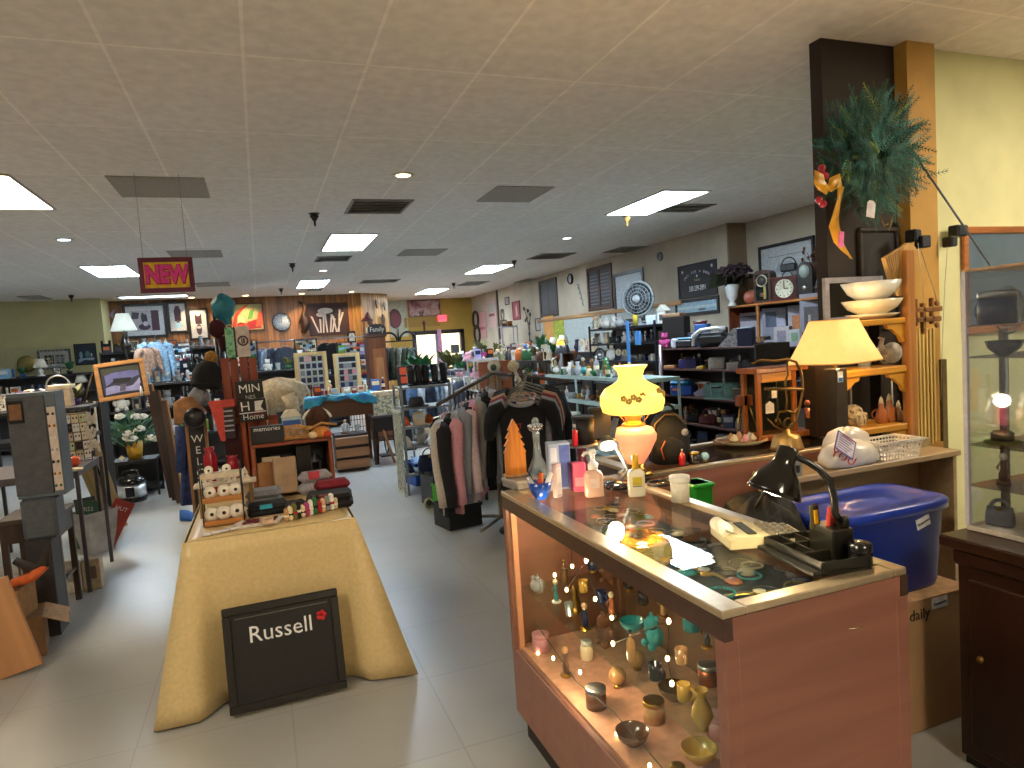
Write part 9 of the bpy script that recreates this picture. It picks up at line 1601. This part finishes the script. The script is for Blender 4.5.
row((A(327,395,'Y',9.4).x,9.42,zc_),(A(336,395,'Y',9.4).x+.02,9.42,zc_),'figurine jar','peach cream','turquoise cloth between the easels','shawl',0,seed=260,sc=.8)
row((A(361,390,'Y',9.5).x,9.5,zc_),(A(374,390,'Y',9.5).x+.2,9.5,zc_),'bottle purse box vase figurine','white sky navy blue charcoal yellow','turquoise cloth by the cupboard','narrow easel',0,seed=261,sc=.9,hmax=.3)
row((A(300,395,'Y',9.25).x,9.21,zc_),(A(372,395,'Y',9.25).x,9.21,zc_),'tin box bowl candle book','white red sky cream maroon silver','front edge of the turquoise cloth','shawl',0,seed=262,sc=.55,jitter=.01)
t = T('red_box','small bright red box on the turquoise cloth','box',(A(325,390,'Y',9.3).x,9.31,zc_)); Box(-.06,.06,-.03,.03,0,.06,.003).build('box_body',cm('red'),t)
# drawer crate under the table
Yd = 8.9; X0,X1 = A(336,450,'Y',Yd).x,A(369,450,'Y',Yd).x; z1 = A(352,434,'Y',Yd).z; t = T('drawer_crate','low slatted wooden drawer crate under the tall brown table','crate',((X0+X1)/2,Yd,0)); w = (X1-X0)/2; Box(-w,w,.02,.36,.03,z1,.004).build('crate_body',m('#221610',.6),t)
for i in range(3): z = .05+i*(z1-.05)/3; Box(-w-.005,w+.005,-.01,.02,z,z+(z1-.05)/3-.035,.008).build('drawer_front',wood('#8c6442','X',.5,18,.15),t)
item('figurine','silver',((X0+X1)/2-.05,Yd+.18,z1+.001),'silver angel figurine on the slatted drawer crate',0,None,.14,.18); item('clear','silver',((X0+X1)/2+.1,Yd+.15,z1+.001),'clear tumbler beside the silver angel',0,None,.07,.1)
# floral box on sewing machine table
Ys = 9.1; X0,X1 = A(372,420,'Y',Ys).x,A(402,420,'Y',Ys).x; zt = A(386,415,'Y',Ys).z; t = T('sewing_table','dark treadle sewing table with iron legs carrying the floral box','table',((X0+X1)/2,Ys,0)); w = (X1-X0)/2; Box(-w,w,0,.4,zt-.03,zt,.004).build('tabletop',wood('#5c5054','X'),t); Box(-w+.02,w-.02,.03,.37,zt-.22,zt-.03,.003).build('drawer_case',wood('#241a16','X'),t)
for s_ in (-1,1):
    b = MB(); b.tube([(s_*(w-.06),.05,zt-.2),(s_*(w-.08),.15,zt*.45),(s_*(w-.04),.03,.02)],.014,6).tube([(s_*(w-.06),.36,zt-.2),(s_*(w-.08),.25,zt*.45),(s_*(w-.04),.38,.02)],.014,6).torus((s_*(w-.07),.2,zt*.45),.07,.008,14,5,'X'); b.build('iron_leg',cm('black'),t)
MB().torus((0,.2,.28),.14,.01,22,6,'X').build('treadle_wheel',cm('black'),t); Box(-w+.1,w-.1,.08,.32,.1,.12,.003).build('treadle_plate',cm('black'),t)
q = RY(372,391,399,413,Ys+.1); t = T('floral_box','cream hinged box painted with grey leaves on the sewing table','box',((q[0]+q[1])/2,Ys+.14,zt+.001)); h = q[3]-zt; w = (q[1]-q[0])/2; fm = m('#c8c0a4',.6,0,'mottle',.1,14,cols='#8c9c94,#d4ccb0,#5c6c60,#dcd4b8'); Box(-w*.95,w*.95,-.08,.12,0,h*.8,.004).build('box_body',fm,t); Box(-w,w,-.085,.125,h*.8,h,.006).build('lid',m('#b8946c',.6,0,'mottle',.1,14,cols='#c49c74,#d4ccb0,#a88460'),t)
t = T('child_mug_cluster','orange and black lantern box above the floral box','box',(A(404,372,'Y',10.2).x,10.2,0)); z0_,z1_ = A(404,383,'Y',10.2).z,A(404,366,'Y',10.2).z; Box(-.1,.1,-.06,.06,z0_-.12,z1_,.004).build('box_body',m('#1c1614',.5),t); Box(-.07,.07,-.064,-.06,z0_+.0,z0_+.1).box(-.08,.08,-.064,-.06,z0_+.13,z1_-.02).build('orange_panes',m('#c4481c',.5),t); Box(-.09,.09,-.05,.05,0,z0_-.12).build('pedestal',m('#17120f',.6),t)
# cream shawl bundle and tall rack between slatted boards and easels
t = T('cream_shawl','heap of cream fluffy shawls hung over a rack behind the sign boards','shawl',(A(277,386,'Y',7.6).x,7.6,A(277,395,'Y',7.6).z)); b = MB(); b.ball((0,0,0),.3,26,14,.55,.6,fn=lambda a,z: 1+.1*sin(5*a+z*4)+.06*sin(11*a-z*7)); b.tube([(-.15,-.1,.05),(-.2,-.12,-.25),(-.18,-.1,-.45)],[.1,.08,.04],10); b.tube([(.1,-.1,.0),(.16,-.12,-.2)],[.1,.05],10); b.build('shawl_cloth',fab('#c0b094',.15,25),t)
t = T('shawl_rack','black rack under the cream shawls hung with dark scarves','rack',(A(280,420,'Y',7.75).x,7.75,0)); zt = A(277,398,'Y',7.75).z; b = MB()
for s_ in (-1,1): b.cyl((s_*.25,0,0),(s_*.25,0,zt),.014,n=8).cyl((s_*.25,-.2,.012),(s_*.25,.2,.012),.014,n=8)
b.cyl((-.25,0,zt),(.25,0,zt),.014,n=8); b.build('rack_frame',cm('black'),t)
for i in range(7): u = T('long_scarf',f"{['black', 'charcoal', 'cream', 'slate', 'white', 'jet', 'ash'][i]} long scarf on the rack under the cream shawls, {ORD[i]} along",'scarf',(A(280,420,'Y',7.75).x-.22+.075*i,7.74,zt-.0),.3,'long scarves under the cream shawls'); Box(-.03,.03,-.02,.02,-(.75-.04*i),.0,.012).build('scarf_cloth',fab(['#141418','#3c3c40','#b8ac94','#4c5460','#c8c8c4','#0f0f12','#7c7c7c'][i],.2,20),u)
# plants and flowers before the back door
for i,(px,py,Y,k,c,lab,w_,h_) in enumerate(((413,367,12.4,'plant','sky','blue white hydrangea plant before the back door',.5,.5),(424,366,12.2,'plant','white','white pot plant beside the hydrangea',.5,.45),(448,364,12.6,'plant','olive','olive pot fern before the door glass',.45,.5),(457,366,12.4,'plant','brown','brown pot plant nearest the pink wall print',.4,.45))):
    item(k,c,(A(px,py,'Y',Y).x,Y+.05,1.0),lab,0,'plants before the back door',w_,h_)
t = shelf_unit('plant_table','white plant table in front of the back door','table',A(408,370,'Y',12.3).x,A(466,370,'Y',12.3).x,12.1,12.8,[1.0,.55,.12],m('#a0a4a8',.5),posts=True,back=False,ht=1.0,th=.04)
for i,z in enumerate((1.0,.55)): row((A(409,370,'Y',12.2).x,12.2,z),(A(465,370,'Y',12.2).x,12.2,z),'box bottle figurine purse plush shoe frame vase','sky blue navy white lavender grey teal black',f"{['top', 'lower shelf'][i]} of the white plant table",'pier',0,seed=270+i,sc=1.1,hmax=.32)
for i in range(6): hung(414+9*i,372,9.3+.1*i,['#5c7ca8','#c8d4e0','#2c3448','#88a4c0','#d4d8dc','#404858'][i],f"{['denim', 'white', 'navy', 'faded', 'ivory', 'slate'][i]} jeans style garment on the middle rail, {ORD[i]} from the boots",.5,.3,1.0,sd=40+i,cat='garment',gr='garments on the middle rail')
t = T('middle_rail','steel rail of light garments behind the boot rack','rail',(A(437,372,'Y',9.55).x,9.55,0)); zr = A(437,372,'Y',9.55).z; b = MB(); b.cyl((-.5,-.25,zr),(.5,.3,zr),.013,n=8)
for s_ in (-1,1): b.cyl((s_*.48,s_*.26,0),(s_*.48,s_*.26,zr),.013,n=8).cyl((s_*.48,s_*.26-.2,.012),(s_*.48,s_*.26+.2,.012),.013,n=8)
b.build('rail_tube',metal('#9c9ca0'),t)
# magenta orchid and pink wall of cards near the corner
item('plant','magenta',(A(483,360,'Y',13.5).x,13.5,1.25),'pink orchid plant near the corner pictures',0,None,.4,.4)
t = shelf_unit('white_table','white painted table under the pink orchid','table',A(474,370,'Y',13.3).x,A(499,370,'Y',13.3).x,13.3,13.8,[1.25,.8,.2],m('#c0b8b8',.5),posts=True,back=False,ht=1.25,th=.05)
row((A(475,370,'Y',13.4).x,13.4,1.251),(A(498,370,'Y',13.4).x,13.4,1.251),'candle box figurine','white black pink lavender','white painted table','door',0,seed=280,sc=.9); row((A(475,370,'Y',13.4).x,13.4,.801),(A(498,370,'Y',13.4).x,13.4,.801),'purse box plush','white black pink grey','lower board of the white painted table','door',0,seed=281,sc=1.1)
item('plant','pink',(3.95,12.15,0.121) if 0 else (A(461,378,'Y',11.4).x,11.4,1.0),'spiky plant in a pink pot beyond the garments',0,None,.3,.3)
t = T('plant_plinth','narrow white plinth under the pink potted plant','plinth',(A(461,378,'Y',11.4).x,11.4,0)); Box(-.14,.14,-.14,.14,0,.999,.004).build('plinth_body',m('#b8b4a8',.6),t); Box(-.16,.16,-.16,.16,0,.06,.004).build('plinth_foot',m('#9c988c',.6),t)
# grid panels hung with small packets, filling the gap below the wall prints
def grid_rack(x0,x1,Y,z1,lab,pl,sd,cols='silver white grey navy charcoal black sky',n=7,rows=4):
    X0,X1 = A(x0,360,'Y',Y).x,A(x1,360,'Y',Y).x; w = (X1-X0)/2; t = T('grid_rack',lab,'grid rack',((X0+X1)/2,Y,0)); b = MB(); r = RNG(sd)
    for i in range(11): b.box(-w+2*w*i/10-.004,-w+2*w*i/10+.004,-.004,.004,.1,z1)
    for j in range(14): b.box(-w,w,-.004,.004,.1+(z1-.1)*j/13-.004,.1+(z1-.1)*j/13+.004)
    b.build('wire_grid',cm('black'),t)
    for s_ in (-1,1): Box(s_*w-.015,s_*w+.015,-.25,.25,0,.03).build('foot',cm('black'),t); Box(s_*w-.012,s_*w+.012,-.012,.012,0,z1).build('post',cm('black'),t)
    for j in range(rows):
        for i in range(n):
            c = r.choice(cols.split()); h = r.uniform(.12,.22); x = X0+.06+(2*w-.12)*i/(n-1); z = z1-.04-j*.27
            u = T('hanging_packet',f"{c} packet, {ORD[i]} across and {ORD[j]} row down on the {pl}",'packet',(x,Y-.02,z),0,f'packets on the {pl}'); Box(-.045,.045,-.014,0,-h,-.02,.004).build('packet_body',m(PAL[c],.4,amt=.2,scale=30),u); Box(-.04,.04,-.004,-.002,-.022,.015).build('header_card',cm(r.choice(('white','cream','red','navy'))),u); Box(-.03,.03,-.0155,-.014,-h*.7,-h*.4).build('printed_panel',cm(r.choice(('white','black','orange','sky'))),u)
grid_rack(163,192,13.9,1.95,'tall black grid rack below the tall bottle print','grid rack below the bottle print',1)
grid_rack(236,258,13.0,1.9,'tall black grid rack below the swirl painting','grid rack below the swirl painting',2,'sky white navy grey olive black')
grid_rack(296,318,12.6,1.85,'tall black grid rack below the heron carving','grid rack below the heron carving',3,'cream olive black white brown',n=6)
grid_rack(338,366,12.2,1.75,'tall black grid rack below the lily painting end','grid rack below the lily painting',4,'white lime navy black silver lavender')
